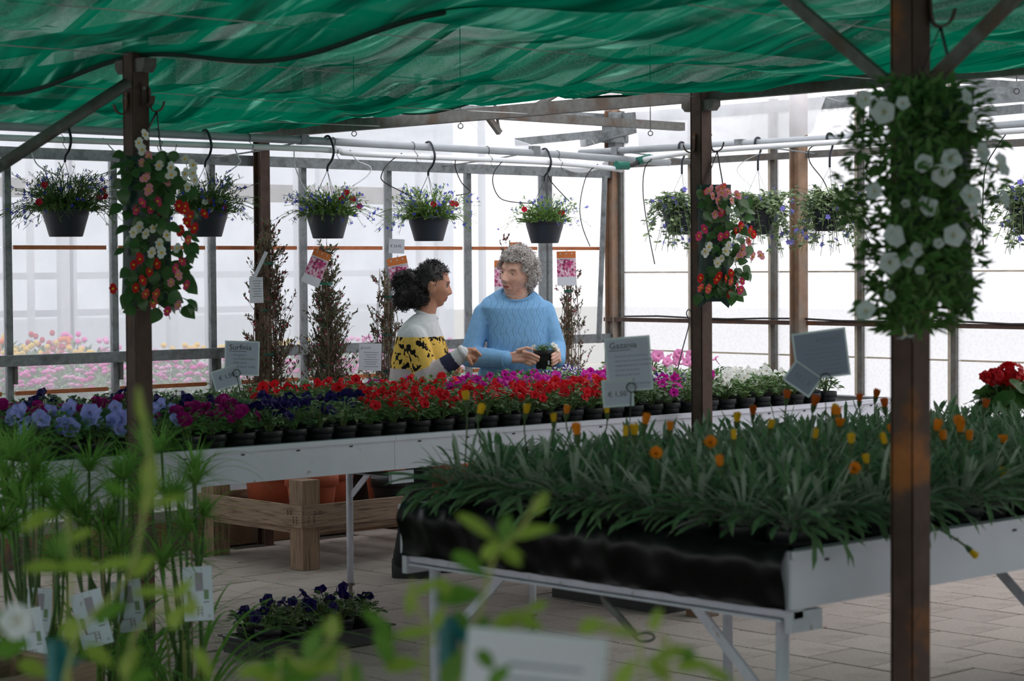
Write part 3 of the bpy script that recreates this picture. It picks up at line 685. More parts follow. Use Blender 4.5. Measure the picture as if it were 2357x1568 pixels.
# ------------------------------------------------------------------ wooden pallet boxes behind the women
def pallet_box(x0, y0, Lx, Ly, label):
    t = thing('pallet_box', label, 'wooden box', (x0, y0, 0))
    for ix in (0, 1):
        for iy in (0, 1):
            b = MB(); b.box((ix*Lx+(0.05 if not ix else -0.05), iy*Ly+(0.05 if not iy else -0.05), 0.235), (0.115, 0.115, 0.47), taper=0.94); b.obj('corner_post', mt['wood_z'], t)
    for yy in (-0.012, Ly+0.012):
        b = MB(); b.box((Lx/2, yy, 0.283), (Lx+0.02, 0.022, 0.115)); b.obj('side_board', mt['wood'], t)
        b = MB(); b.box((Lx/2, yy+.02, 0.205), (Lx-0.2, 0.02, 0.028)); b.obj('lower_batten', mt['wood'], t)
    for xx in (-0.012, Lx+0.012):
        b = MB(); b.box((xx, Ly/2, 0.283), (0.022, Ly+0.04, 0.115)); b.obj('end_board', mt['wood_y'], t)
        b = MB(); b.box((xx+.02, Ly/2, 0.205), (0.02, Ly-0.14, 0.028)); b.obj('lower_batten', mt['wood_y'], t)
    for k in range(6):
        b = MB(); b.box((0.1+k*(Lx-.2)/5, Ly/2, 0.222), (0.16, Ly-0.02, 0.02)); b.obj('floor_board', mt['wood_y'], t)
    for q in range(10):
        b = MB(); b.tube([(-0.024, 0.02+0.03*(q % 2)+.05*(q//6), 0.25+0.014*(q//2)), (-0.027, 0.02+0.03*(q % 2)+.05*(q//6), 0.25+0.014*(q//2))], 0.004, 6); b.obj('nail', mt['rust'], t)
    for q in range(10):
        b = MB(); b.tube([(0.02+0.035*(q % 2)+.04*(q//6), -0.024, 0.25+0.014*(q//2)), (0.02+0.035*(q % 2)+.04*(q//6), -0.027, 0.25+0.014*(q//2))], 0.004, 6); b.obj('nail', mt['rust'], t)
    return t
pallet_box(6.70, 8.87, 1.55, 0.91, 'weathered wooden pallet box on the floor holding terracotta pots and shrubs')
pallet_box(8.45, 8.87, 1.45, 0.925, 'weathered wooden pallet box behind the woman in blue')

def flower_pot(mb, r, h, mi=0, rim=True, n=20, soil_mi=None):
    pr = [(r*0.74, 0), (r*0.90, h*0.72)]
    if rim: pr += [(r*0.905, h*0.74), (r, h*0.745), (r*1.0, h*0.98), (r*0.985, h), (r*0.93, h), (r*0.92, h*0.86)]
    else: pr += [(r*0.96, h*.97), (r, h), (r*.94, h), (r*.92, h*.86)]
    mb.lathe(pr, n, mi=mi, cap0=True)
    if soil_mi is not None: mb.lathe([(r*0.93, h*0.87), (0.001, h*0.89)], n, mi=soil_mi)

# ------------------------------------------------------------------ shrubs in pots (slender cones of tiny dark leaves)
mt['shrub_leaf'] = M('shrub_leaf', (92, 98, 74), 0.6, var=0.3, scale=30, trans=0.25, tcol=(110, 118, 80))
mt['shrub_red'] = M('shrub_reddish_leaf', (104, 72, 66), 0.6, var=0.3, scale=30, trans=0.2)
mt['twig'] = M('shrub_twig', (104, 84, 70), 0.8, var=0.2)
mt['tiny_pink'] = M('tiny_pink_flower', (196, 92, 120), 0.6, trans=0.3)
mt['tiny_red'] = M('tiny_red_flower', (150, 30, 48), 0.6, trans=0.2)
mt['cane'] = M('bamboo_cane', (160, 140, 112), 0.7, var=0.15)
def shrub_mesh(seed, H, red, dens=1.0, wid=0.15):
    r = random.Random(seed); g = MB(); stems = MB(); fl = MB()
    for k in range(int(17*dens)):
        a = r.uniform(0, 6.28); rr = r.uniform(0.0, 0.04); top = H*r.uniform(0.72, 1.0)
        b0 = Vector((rr*math.cos(a), rr*math.sin(a), 0)); sp = r.uniform(0.02, 0.07)
        b1 = Vector((sp*math.cos(a)*1.2, sp*math.sin(a)*1.2, top*0.5)); b2 = Vector((sp*0.5*math.cos(a)+r.uniform(-.02, .02), sp*0.5*math.sin(a)+r.uniform(-.02, .02), top))
        P = smooth_pts([b0, b1, b2], 5); stems.tube(P, [0.004*(1-0.75*i/len(P)) for i in range(len(P))], 4)
        nb = int(26*dens)
        for q in range(nb):
            t = r.uniform(0.03, 0.97); p = P[int(t*(len(P)-1))]; h = p.z/H
            an = r.uniform(0, 6.28); L = wid*(1.15-0.85*h)*r.uniform(0.35, 1.0)
            d = Vector((math.cos(an), math.sin(an), r.uniform(0.8, 2.0))).normalized()
            tip = p+d*L*1.35+Vector((math.cos(an), math.sin(an), 0))*L*0.25
            Q = [p, p+(tip-p)*0.5-Vector((0, 0, .01)), tip]; stems.tube(Q, [0.0016, 0.0013, 0.0007], 3, cap=False)
            for w_ in range(13):
                s = r.uniform(0.15, 1.02); c = Q[0].lerp(Q[2], s)
                dd = (d+Vector((r.gauss(0, .7), r.gauss(0, .7), r.gauss(.1, .5)))).normalized()
                g.leaf(c, dd, (r.gauss(0, 1), r.gauss(0, 1), 1), r.uniform(0.014, 0.026), r.uniform(0.006, 0.010), 0.2, 0.2, 2, 'round', mi=1 if r.random() < red else 0)
            if r.random() < 0.35:
                c = Q[0].lerp(Q[2], r.uniform(.6, 1)); fl.ball(c, r.uniform(.004, .007), 5, 3)
    return stems.mesh('stems', mt['twig']), g.mesh('leaves', [mt['shrub_leaf'], mt['shrub_red']]), fl
shr = [shrub_mesh(1, 1.0, 0.45), shrub_mesh(2, 1.0, 0.15, 1.15), shrub_mesh(3, 1.0, 0.45, 0.8)]
shr_fl = [shr[0][2].mesh('blossoms', mt['tiny_red']), shr[1][2].mesh('blossoms', mt['tiny_pink']), shr[2][2].mesh('blossoms', mt['tiny_pink'])]
b = MB(); flower_pot(b, 0.145, 0.25, soil_mi=1); pot_terra = b.mesh('pot', [mt['terracotta'], mt['soil']], True)
b = MB(); flower_pot(b, 0.11, 0.20, soil_mi=1); pot_blk = b.mesh('pot', [mt['black_plastic'], mt['soil']], True)
SHRUBS = [(618, 490, 0, 'slender dark red-leaved shrub tied to canes beside the rusty upright', 1.1, pot_terra), (752, 548, 1, 'slender dark green shrub with orange-topped tag under a hanging basket', 1.1, pot_terra),
          (893, 588, 2, 'slender shrub with the 24,95 price card behind the young woman', 1.0, pot_terra), (1172, 520, 2, 'slender shrub with tags standing behind the grey-haired woman', 0.8, pot_blk), (1310, 575, 2, 'slender pinkish shrub with orange-topped tag beside the woman in blue', 0.9, pot_blk)]
SH_POS = []
for i, (x, yt, v, lab, wdt, pm) in enumerate(SHRUBS):
    Y = (9.56, 9.32, 9.26, 9.42, 9.22)[i]; p = at(x, 900, Y=Y); top = at(x, yt, Y=Y).z
    t = thing('potted_shrub', lab, 'shrub', (p.x, Y, 0.232), i*1.3); SH_POS.append(Vector((p.x, Y, 0)))
    ob('pot', pm, t); z0 = 0.22 if pm is pot_terra else 0.17; s = top-0.232-z0
    for nm, me in (('stems', shr[v][0]), ('leaves', shr[v][1]), ('blossoms', shr_fl[v])):
        o = ob(nm, me, t, (0, 0, z0), None, (wdt, wdt, s))
        if nm != 'stems': o['kind'] = 'stuff'
    for k in range(3 if i != 1 else 2):
        b = MB(); a = k*2.1+i; b.tube([(0.03*math.cos(a), 0.03*math.sin(a), z0-.03), (0.012*math.cos(a), 0.012*math.sin(a), z0+s*(0.86+.04*k))], 0.004, 5); b.obj('cane', mt['cane'], t)
    for zz in (0.45, 0.62, 0.8):
        b = MB(); b.lathe([(0.034*wdt, zz*s+z0), (0.034*wdt, zz*s+z0+.014)], 10); b.obj('tie', mt['fitting'], t)
# more pots in the boxes
for x, y0, me, lab in ((6.93, 9.55, pot_blk, 'black plastic pot in the pallet box behind the terracotta pots'), (7.40, 9.0, pot_blk, 'black plastic pot in the pallet box between terracotta pots'), (7.62, 9.56, pot_blk, 'black plastic pot at the back of the pallet box'), (6.92, 9.08, pot_terra, 'terracotta pot in the corner of the pallet box'), (7.95, 9.12, pot_terra, 'terracotta pot near the end of the pallet box')):
    if me is pot_blk or True:
        if min((Vector((x, y0, 0))-q).length for q in SH_POS) < 0.2: continue
        t = thing('plant_pot', lab, 'pot', (x, y0, 0.232)); ob('pot_wall', me, t)

# ------------------------------------------------------------------ signs and cards
mt['card'] = M('laminated_card', (226, 230, 244), 0.35, trans=0.35, tcol=(190, 200, 216))
mt['card_edge'] = M('clear_laminate_edge', (232, 240, 242), 0.3, trans=0.5)
mt['card_back'] = M('laminated_card_back', (172, 180, 200), 0.4, trans=0.35, tcol=(150, 162, 186))
mt['paper'] = M('white_paper', (232, 234, 240), 0.6, trans=0.3)
mt['ink'] = M('dark_print', (58, 62, 68), 0.6)
mt['ink_lt'] = M('grey_print', (118, 126, 134), 0.6)
mt['ink_pale'] = M('pale_print_showing_through', (140, 150, 160), 0.6)
_txt = {}
def text_mesh(s, size, mat, align='LEFT'):
    key = (s, size, mat.name, align)
    if key in _txt: return _txt[key]
    cu = bpy.data.curves.new('lettering', 'FONT'); cu.body = s; cu.size = size; cu.align_x = align; cu.resolution_u = 3
    o = bpy.data.objects.new('lettering', cu); COL.objects.link(o)
    dg = bpy.context.evaluated_depsgraph_get(); me = bpy.data.meshes.new_from_object(o.evaluated_get(dg))
    bpy.data.objects.remove(o); me.materials.clear(); me.materials.append(mat); _txt[key] = me; return me
def card_frame(cx, cy, d, rot, yaw=0.0, tilt=0.0):
    """card facing the viewer: local x right, y up, z towards the viewer; rot in the card plane"""
    n = Matrix.Rotation(yaw, 3, 'Z') @ (-FH); n = (n+Vector((0, 0, tilt))).normalized()
    m = frame_from(n, Matrix.Rotation(yaw, 3, 'Z') @ RTH); m = m @ Matrix.Rotation(rot, 4, 'Z')
    m.translation = at(cx, cy, d=d); return m
def card(name, parent, m, w, h, mat='card', edge=0.006, th=0.0012):
    inv = Matrix.Translation(-parent.location) @ m
    b = MB(); b.box((0, 0, 0), (w, h, th)); o = b.obj(name, mt[mat], parent); o.matrix_local = inv
    if edge:
        b = MB(); b.box((0, 0, -th*0.2), (w+2*edge, h+2*edge, th*0.5)); q = b.obj('laminate', mt['card_edge'], o)
    return o
def letter(cardo, s, x, y, size, mat='ink', align='LEFT', z=0.001, mirror=False):
    me = text_mesh(s, size, mt[mat], align)
    return ob('lettering', me, cardo, (x, y, z), None, (-1 if mirror else 1, 1, 1))
HOLD = []
def ring_holder(t, ringpt, r, base): HOLD.append((t, ringpt, r))      # rods are set into the pots once the plants stand
def set_rod(t, ringpt, r, base):
    """thin rod with a spiral ring that grips the cards"""
    b = MB(); P = [base, ringpt-Vector((0, 0, r))]; b.tube([p-t.location for p in P], 0.0016, 5)
    for k in range(2):
        b.tube([ringpt-t.location-FH*(0.003+0.003*k)+RTH*r*math.sin(a)-Vector((0, 0, 1))*r*math.cos(a) for a in [i*math.pi/8 for i in range(17)]], 0.0014, 5)
    b.obj('ring_clip', mt['wire'], t)
# Surfinia
d = 9.05; base = at(541, 960, d=d+.02); base.z = BZ-.06; t = thing('plant_sign', 'Surfinia sign with 1,50 price card on a ring clip among dark blue petunias', 'sign', base)
c = card('info_card', t, card_frame(557, 825, d, math.radians(-2)), 0.136, 0.136)
letter(c, 'Surfinia', -0.055, 0.036, 0.032); b = MB(); b.box((-.018, .029, .001), (.074, .0018, .0006)); b.obj('underline', mt['ink'], c)
for k, s in enumerate(('- Hangplant', '- Zon/halfschaduw', '- Zelfruiend', '- Veel water nodig')): letter(c, s, -0.045, 0.010-0.0165*k, 0.0135, 'ink_lt')
c = card('price_card', t, card_frame(520, 870, d-.004, math.radians(17)), 0.104, 0.074)
letter(c, '\u20ac 1,50', -0.030, -0.004, 0.026); ring_holder(t, at(545, 859, d=d-.006), 0.016, base)
# Gazania, facing
GL = ('- Sterke plant, goede doorbloeier', '- Heeft graag een zonnige standplaats', '- Uitgebloeide bloemen verwijderen', '  bevordert de doorbloei', '- Regelmatig water geven', '- Hoogte ca. 30 cm', '- Bloeiperiode: juni t/m september')
d = 6.3; base = at(1472, 1060, d=d+.1); base.z = BZ-.06; t = thing('plant_sign', 'Gazania sign with 1,50 price card facing out over the orange gazanias', 'sign', base)
c = card('info_card', t, card_frame(1447, 838, d, math.radians(4)), 0.124, 0.150)
letter(c, 'Gazania', -0.054, 0.048, 0.026); b = MB(); b.box((-.023, .042, .001), (.064, .0018, .0006)); b.obj('underline', mt['ink'], c)
for k, s in enumerate(GL): letter(c, s, -0.045, 0.022-0.0138*k, 0.0076, 'ink_lt')
c = card('price_card', t, card_frame(1422, 905, d-.004, math.radians(4)), 0.080, 0.070)
letter(c, '\u20ac 1,50', -0.030, -0.010, 0.021); ring_holder(t, at(1453, 892, d=d-.006), 0.014, base)
# Gazania, seen from behind
d = 6.28; base = at(1898, 1060, d=d+.05); base.z = BZ-.06; t = thing('plant_sign', 'Gazania sign turned away, its mirrored print showing through the grey back', 'sign', base)
c = card('info_card', t, card_frame(1890, 816, d, math.radians(7)), 0.148, 0.130, 'card_back')
letter(c, 'Gazania', 0.064, 0.038, 0.024, 'ink_pale', mirror=True); b = MB(); b.box((.037, .032, .001), (.056, .0016, .0006)); b.obj('underline', mt['ink_pale'], c)
for k, s in enumerate(GL): letter(c, s, 0.060, 0.014-0.0125*k, 0.0074, 'ink_pale', mirror=True)
c = card('price_card', t, card_frame(1847, 872, d-.004, math.radians(-35)), 0.084, 0.060, 'card_back')
letter(c, '\u20ac 1,50', 0.030, -0.008, 0.021, 'ink_pale', mirror=True); ring_holder(t, at(1900, 872, d=d-.006), 0.016, base)
# cards and tags on the shrubs
def tagmat():
    m = M('pink_flower_print', (206, 160, 178), 0.5); nt = m.node_tree; N = nt.nodes; L = nt.links
    tc = N.new('ShaderNodeTexCoord'); v = N.new('ShaderNodeTexVoronoi'); v.inputs['Scale'].default_value = 90; L.new(tc.outputs['Object'], v.inputs['Vector'])
    cr = N.new('ShaderNodeValToRGB'); e = cr.color_ramp.elements; e[0].color = (*lin((60, 50, 52)), 1); e[1].color = (*lin((236, 206, 220)), 1)
    e[1].position = 0.75; k = cr.color_ramp.elements.new(0.35); k.color = (*lin((206, 60, 130)), 1)
    L.new(v.outputs['Color'], cr.inputs[0]); L.new(cr.outputs[0], N['Principled BSDF'].inputs['Base Color']); return m
mt['tag_print'] = tagmat(); mt['tag_orange'] = M('orange_tag_band', (236, 138, 74), 0.5, trans=.2)
def plant_tag(cx, cy, rot, w, h, d, lab):
    t = thing('plant_tag', lab, 'tag', at(cx, cy, d=d)); m = card_frame(cx, cy, d, rot)
    c = card('tag_card', t, m, w, h, 'paper', edge=0)
    b = MB(); b.box((0, h*0.40, 0.0008), (w, h*0.2, 0.0006)); b.obj('orange_band', mt['tag_orange'], c)
    b = MB(); b.box((0, 0.01*h, 0.0008), (w, h*0.5, 0.0006)); b.obj('flower_print', mt['tag_print'], c)
    for s in (-1, 0, 1):
        b = MB(); b.lathe([(w*0.04, .0013), (.0001, .0013)], 8, (s*w*0.3, h*0.43, 0)); b.obj('hole', mt['paper'], c)
    b = MB(); b.box((0, h*0.27, 0.001), (w*.7, h*.012, .0006)); b.obj('print_line', mt['ink_lt'], c)
    if True:
        b = MB(); b.tube([Vector((0, h*.45, 0)), Vector((0.01, h*.55, -.02)), Vector((0, h*.50, -.06))], .001, 4); b.obj('string', mt['wire'], c)
dt = lambda x: px((at(x, 700, Y=interp(x, [(650, 9.46), (651, 9.22), (830, 9.22), (831, 9.14), (1000, 9.14), (1001, 9.30), (1230, 9.30), (1231, 9.12)]))))[2]
plant_tag(728, 617, math.radians(-23), 0.100, 0.195, dt(728), 'orange-topped plant tag tilted on the dark green shrub')
plant_tag(921, 636, math.radians(11), 0.112, 0.215, dt(921), 'orange-topped plant tag behind the young woman\'s head')
plant_tag(1160, 640, 0.0, 0.115, 0.21, dt(1160), 'orange-topped plant tag behind the grey-haired woman\'s shoulder')
plant_tag(1304, 618, 0.02, 0.115, 0.205, dt(1304), 'orange-topped plant tag upright on the pinkish shrub')
plant_tag(1188, 585, 0.0, 0.07, 0.14, dt(1188), 'orange-topped plant tag peeking above the grey curly hair')
t = thing('price_card', 'white 24,95 price card clipped to a shrub cane', 'card', at(913, 567, d=dt(913))); c = card('card', t, card_frame(913, 567, dt(913), -.05), 0.086, 0.080, 'paper', 0); letter(c, '\u20ac 24,95', -0.036, -0.006, 0.020)
t = thing('info_card', 'white care card hung on the red-leaved shrub', 'card', at(592, 668, d=dt(592))); c = card('card', t, card_frame(590, 668, dt(590), .02), 0.075, 0.14, 'paper', 0)
for k in range(7): b = MB(); b.box((0.005, .05-.014*k, .001), (.05-.008*(k % 3), .003, .0005)); b.obj('print_line', mt['ink_lt'], c)
t = thing('info_card', 'white tilted card beside the red-leaved shrub top', 'card', at(600, 610, d=dt(600))); c = card('card', t, card_frame(598, 612, dt(600), -.45), 0.02, 0.17, 'paper', 0)
t = thing('info_card', 'white care card on the shrub behind the young woman\'s back', 'card', at(852, 822, d=dt(852))); c = card('card', t, card_frame(852, 822, dt(852), -.03), 0.125, 0.15, 'paper', 0); letter(c, 'Rozelle', -.05, .045, .018, 'ink_lt')
for k in range(7): b = MB(); b.box((0.005, .025-.013*k, .001), (.08-.012*(k % 3), .0025, .0005)); b.obj('print_line', mt['ink_lt'], c)
# ------------------------------------------------------------------ leaf and petal materials
def two_sided(name, top, under, rough=0.55, trans=0.2, var=0.2, rnd=0.12, spec=0.35):
    m = M(name, top, rough, var=var, scale=30, spec=spec, trans=trans, tcol=top)
    nt = m.node_tree; N = nt.nodes; L = nt.links; b = N['Principled BSDF']
    g = N.new('ShaderNodeNewGeometry'); mx = N.new('ShaderNodeMix'); mx.data_type = 'RGBA'; mx.inputs[7].default_value = (*lin(under), 1)
    src = b.inputs['Base Color'].links[0].from_socket
    L.new(g.outputs['Backfacing'], mx.inputs[0]); L.new(src, mx.inputs[6])
    oi = N.new('ShaderNodeObjectInfo'); r3 = N.new('ShaderNodeMapRange'); r3.inputs[3].default_value = 1-rnd; r3.inputs[4].default_value = 1+rnd
    L.new(oi.outputs['Random'], r3.inputs[0]); h = N.new('ShaderNodeHueSaturation'); L.new(mx.outputs[2], h.inputs['Color']); L.new(r3.outputs[0], h.inputs['Value'])
    L.new(h.outputs[0], b.inputs['Base Color']); return m
mt['lf_green'] = two_sided('petunia_leaf', (96, 132, 74), (120, 150, 96))
mt['lf_dark'] = two_sided('petunia_dark_leaf', (78, 108, 62), (100, 128, 84))
mt['lf_edge'] = M('cream_leaf_edge', (176, 196, 150), 0.6, trans=0.25)
mt['lf_gaz'] = two_sided('gazania_leaf', (98, 128, 88), (178, 194, 176), trans=0.16)
mt['lf_beg'] = two_sided('begonia_leaf', (70, 106, 56), (110, 136, 74), rough=0.35, trans=0.28, spec=0.5)
mt['lf_wp'] = two_sided('white_petunia_leaf', (88, 124, 64), (108, 140, 84), trans=0.28)
mt['lf_trail'] = two_sided('trailing_leaf', (112, 134, 100), (140, 158, 126), trans=0.3)
mt['lf_bright'] = two_sided('basket_leaf', (104, 142, 62), (128, 160, 84), trans=0.35)
mt['lf_bright2'] = two_sided('basket_leaf_darker', (76, 112, 56), (100, 132, 72), trans=0.3)
mt['stem'] = M('green_stem', (104, 124, 72), 0.6, trans=0.1)
mt['stem_dark'] = M('dark_green_stem', (70, 92, 52), 0.6)
def petal(name, c, var=0.1, trans=0.3, rnd=0.08): return M(name, c, 0.5, var=var, scale=120, trans=trans, rnd=rnd, spec=0.2)
PC = dict(lightblue=(158, 162, 232), darkblue=(30, 18, 84), magenta=(206, 28, 160), red=(222, 26, 40), purple=(204, 30, 150), white=(240, 240, 236), pink=(242, 158, 208), plum=(168, 18, 120))
for k, c in PC.items(): mt['pt_'+k] = petal('petal_'+k, c)
mt['thr_dark'] = M('dark_throat', (60, 16, 60), 0.6); mt['thr_red'] = M('red_throat', (120, 8, 18), 0.6); mt['thr_yel'] = M('yellow_throat', (228, 206, 110), 0.6); mt['thr_pale'] = M('pale_throat', (206, 196, 160), 0.6)
mt['pt_star'] = petal('petal_violet', (86, 44, 150))

def petunia_mesh(name, mp, mth, star=False, seed=0, seg=20):
    r = random.Random(seed); g = MB(); ph = r.uniform(0, 6.28)
    rings = [(0.10, -0.42), (0.20, -0.18), (0.42, 0.0), (0.78, 0.10), (1.0, 0.04)]
    vs = []
    for i, (rr, z) in enumerate(rings):
        for j in range(seg):
            t = 2*math.pi*j/seg
            lob = 1-0.16*abs(math.cos(2.5*t)) if i == 4 else (1-0.05*abs(math.cos(2.5*t)) if i == 3 else 1)
            zz = z+(0.09*math.sin(5*t+ph)+r.uniform(-.04, .04) if i >= 3 else 0)
            vs.append((rr*lob*math.cos(t), rr*lob*math.sin(t), zz))
    for i in range(4):
        for j in range(seg):
            f = (i*seg+j, i*seg+(j+1) % seg, (i+1)*seg+(j+1) % seg, (i+1)*seg+j)
            mi = 1 if i == 0 else (0 if not star else (2 if (j % 4) in (1, 2) else 0))
            g.add([vs[k] for k in f], [(0, 1, 2, 3)], mi)
    g.tube([(0, 0, -1.35), (0, 0, -0.9), (0, 0, -0.42), (0, 0, -0.20)], [0.05, 0.08, 0.11, 0.2], 6, mi=0, cap=False)
    g.tube([(0, 0, -1.6), (0, 0, -1.15)], [0.04, 0.10], 5, mi=3)
    return g.mesh(name, [mp, mth, mt['pt_star'] if star else mp, mt['stem']], True)
def ruffle_mesh(name, mp, mth, seed):
    r = random.Random(seed); g = MB()
    for L_ in range(3):
        seg = 16; R0 = 1.0-0.27*L_; z0 = 0.16*L_
        vs = []
        for i, rr in enumerate((0.12, 0.55, 1.0)):
            for j in range(seg):
                t = 2*math.pi*j/seg+L_*0.4
                vs.append((rr*R0*math.cos(t)*(1-0.1*(j % 2)*(i == 2)), rr*R0*math.sin(t)*(1-.1*(j % 2)*(i == 2)), z0+0.12*i+(0.16*math.sin(j*1.9+L_)+r.uniform(-.08, .08) if i == 2 else 0)-0.12))
        g.add(vs, [(i*seg+j, i*seg+(j+1) % seg, (i+1)*seg+(j+1) % seg, (i+1)*seg+j) for i in range(2) for j in range(seg)], 0)
    g.tube([(0, 0, -1.3), (0, 0, -0.1)], [0.05, 0.12], 5, mi=1)
    return g.mesh(name, [mp, mth], True)
FL = {}
for k, th in (('lightblue', 'thr_pale'), ('darkblue', 'thr_dark'), ('red', 'thr_red'), ('purple', 'thr_dark'), ('white', 'thr_yel'), ('pink', 'thr_pale')):
    FL[k] = [petunia_mesh('blossom_'+k, mt['pt_'+k], mt[th], False, i) for i in range(3)]
FL['star'] = [petunia_mesh('blossom_star', mt['pt_white'], mt['thr_dark'], True, i) for i in range(3)]
FL['plum'] = [ruffle_mesh('blossom_ruffled', mt['pt_plum'], mt['stem'], i) for i in range(3)]
FL['magenta'] = [petunia_mesh('blossom_magenta', mt['pt_magenta'], mt['thr_dark'], False, i) for i in range(3)]

def dome_foliage(name, mats, n, R, H, ll, lw, seed, shape='round', edge=0.0, droop=0.2, nseg=2, stems=14):
    r = random.Random(seed); g = MB()
    for k in range(stems):
        a = r.uniform(0, 6.28); q = r.uniform(.2, .95)
        g.tube([(0, 0, 0), (R*q*.5*math.cos(a), R*q*.5*math.sin(a), H*.6), (R*q*math.cos(a), R*q*math.sin(a), H*(1-.5*q*q))], [.003, .0025, .0018], 4, mi=1, cap=False)
    k = 0; tries = 0
    while k < n and tries < n*8:
        tries += 1
        a = r.uniform(0, 6.28); q = math.sqrt(r.random()); zt = H*(1-0.55*q**2)*r.uniform(0.35, 1.05)
        p = Vector((R*q*0.85*math.cos(a), R*q*0.85*math.sin(a), zt))
        a2 = a+r.gauss(0, .6); d = Vector((math.cos(a2), math.sin(a2), r.uniform(-.25, .9)-.5*q)); up = Vector((r.gauss(0, .3), r.gauss(0, .3), 1))
        L = ll*r.uniform(.7, 1.2); W = lw*r.uniform(.75, 1.2)
        tst = MB().leaf(p, d, up, L*1.06, W*1.3, droop*2, .2, nseg, shape)
        if any(math.hypot(v[0], v[1]) > .050 and v[2] < .028 for v in tst.v): continue        # stays above the neighbours' pot rims
        k += 1
        if r.random() < edge: g.leaf(p-d.normalized()*.001, d, up, L*1.06, W*1.3, droop, .2, nseg, shape, mi=2); g.leaf(p+Vector((0, 0, .0012)), d, up, L*.92, W*.78, droop, .2, nseg, shape, mi=0)
        else: g.leaf(p, d, up, L, W, droop*r.uniform(0, 2), .2, nseg, shape, mi=0)
    return g.mesh(name, mats)
FO = {}
FO['green'] = [dome_foliage('foliage', [mt['lf_green'], mt['stem']], 105, 0.088, 0.105, 0.036, 0.020, 10+i) for i in range(4)]
FO['dark'] = [dome_foliage('foliage', [mt['lf_dark'], mt['stem']], 105, 0.088, 0.10, 0.036, 0.020, 20+i) for i in range(4)]
FO['vari'] = [dome_foliage('foliage', [mt['lf_dark'], mt['stem'], mt['lf_edge']], 90, 0.088, 0.105, 0.034, 0.014, 30+i, edge=0.85) for i in range(4)]
FO['tall'] = [dome_foliage('foliage', [mt['lf_green'], mt['stem'], mt['lf_edge']], 110, 0.09, 0.19, 0.026, 0.016, 40+i, edge=0.4, stems=20) for i in range(2)]
b = MB(); flower_pot(b, 0.056, 0.098, soil_mi=1, n=16); pot_me = b.mesh('pot', [mt['black_plastic'], mt['soil']], True)
mt['pot_print'] = M('pale_pot_print', (150, 156, 162), 0.5)
b = MB()
for k in range(5): b.box((0.048*math.cos(-.9+k*.05), 0.048*math.sin(-.9+k*.05), .034), (.003, .002, .014))
pot_print = b.mesh('pot_print', mt['pot_print'])

LAB = dict(lightblue='potted petunia with large pale lavender-blue flowers on the long white bench', darkblue='potted petunia with dark blue-violet flowers on the long white bench', plum='potted double petunia with ruffled plum-magenta flowers on the long white bench',
           red='potted petunia with bright red flowers on the long white bench', magenta='potted petunia with magenta single flowers on the long white bench', star='potted petunia with violet and white striped flowers on the long white bench',
           white='potted petunia with white flowers on the long white bench', pink='potted petunia with large pale pink flowers on the long white bench', none='potted petunia not yet in flower on the long white bench', tall='potted trailing plant with tall cream-edged shoots among the petunias', vari='potted petunia with cream-edged leaves and no flowers on the long white bench')
def petunia(x, y, z, kind, fol, nfl, fr, group, label, r=rng, pot=True, lift=(0.075, 0.125), sc=1.0):
    t = thing('potted_petunia', label, 'potted plant', (x, y, z), r.uniform(0, 6.28), group, sc)
    ob('pot', pot_me, t)
    if r.random() < .4: ob('pot_print', pot_print, t)
    f = ob('foliage', r.choice(FO[fol]), t, (0, 0, 0.078), (0, 0, r.uniform(0, 6.28)), (r.uniform(.9, 1.12),)*2+(r.uniform(.85, 1.2),)); f['kind'] = 'stuff'
    rz = t.rotation_euler.z
    for k in range(nfl):
        a = r.uniform(0, 6.28); q = r.uniform(0.1, 0.95); R = 0.085*q
        zz = 0.085+r.uniform(*lift)*(1-.35*q*q)
        # face outwards-up, leaning towards the viewer side
        vd = Matrix.Rotation(-rz, 3, 'Z') @ (-FH)
        n = Vector((math.cos(a)*.7, math.sin(a)*.7, r.uniform(.15, 1.0)))+vd*r.uniform(0, .9)
        ob('blossom', r.choice(FL[kind]), t, mat=frame_from(n, loc=(R*math.cos(a), R*math.sin(a), zz), s=fr*r.uniform(.8, 1.15), spin=r.uniform(0, 6.28)))
    return t
SZ = dict(lightblue=0.037, darkblue=0.030, plum=0.026, red=0.025, magenta=0.026, star=0.028, white=0.026, pink=0.031)
NF = dict(lightblue=(1, 3), darkblue=(2, 4), plum=(4, 7), red=(3, 6), magenta=(3, 6), star=(2, 4), white=(3, 5), pink=(2, 4))
def pick(u, j, x):
    R = rng.random()
    if u < 330: k = 'lightblue' if j <= 3 else ('plum' if j <= 5 else 'darkblue')
    elif u < 565: k = ('plum' if u > 400 else 'lightblue') if j <= 2 else ('darkblue' if j <= 5 else 'vari')
    elif u < 845: k = 'darkblue' if j <= 3 else ('vari' if j == 4 and R < .6 else ('darkblue' if j <= 5 and u < 700 else 'red'))
    elif u < 1040: k = 'red' if j <= 7 or R < .5 else 'magenta'
    elif u < 1400: k = 'red' if j <= 3 else ('magenta' if j <= 6 or u < 1230 else 'star')
    elif u < 1650: k = ('magenta' if R < .25 else 'none') if j <= 2 else ('star' if j <= 4 else ('white' if j <= 5 else ('pink' if j <= 7 else 'tall')))
    elif u < 1850: k = ('white' if R < .5 else 'none') if j <= 1 else ('white' if j <= 4 else 'pink')
    else: k = 'none' if R < .75 else 'pink'
    if k in ('red', 'magenta', 'lightblue', 'darkblue', 'plum') and R > .93: k = 'none' if k != 'darkblue' else 'vari'
    return k
npet = 0; PET = []
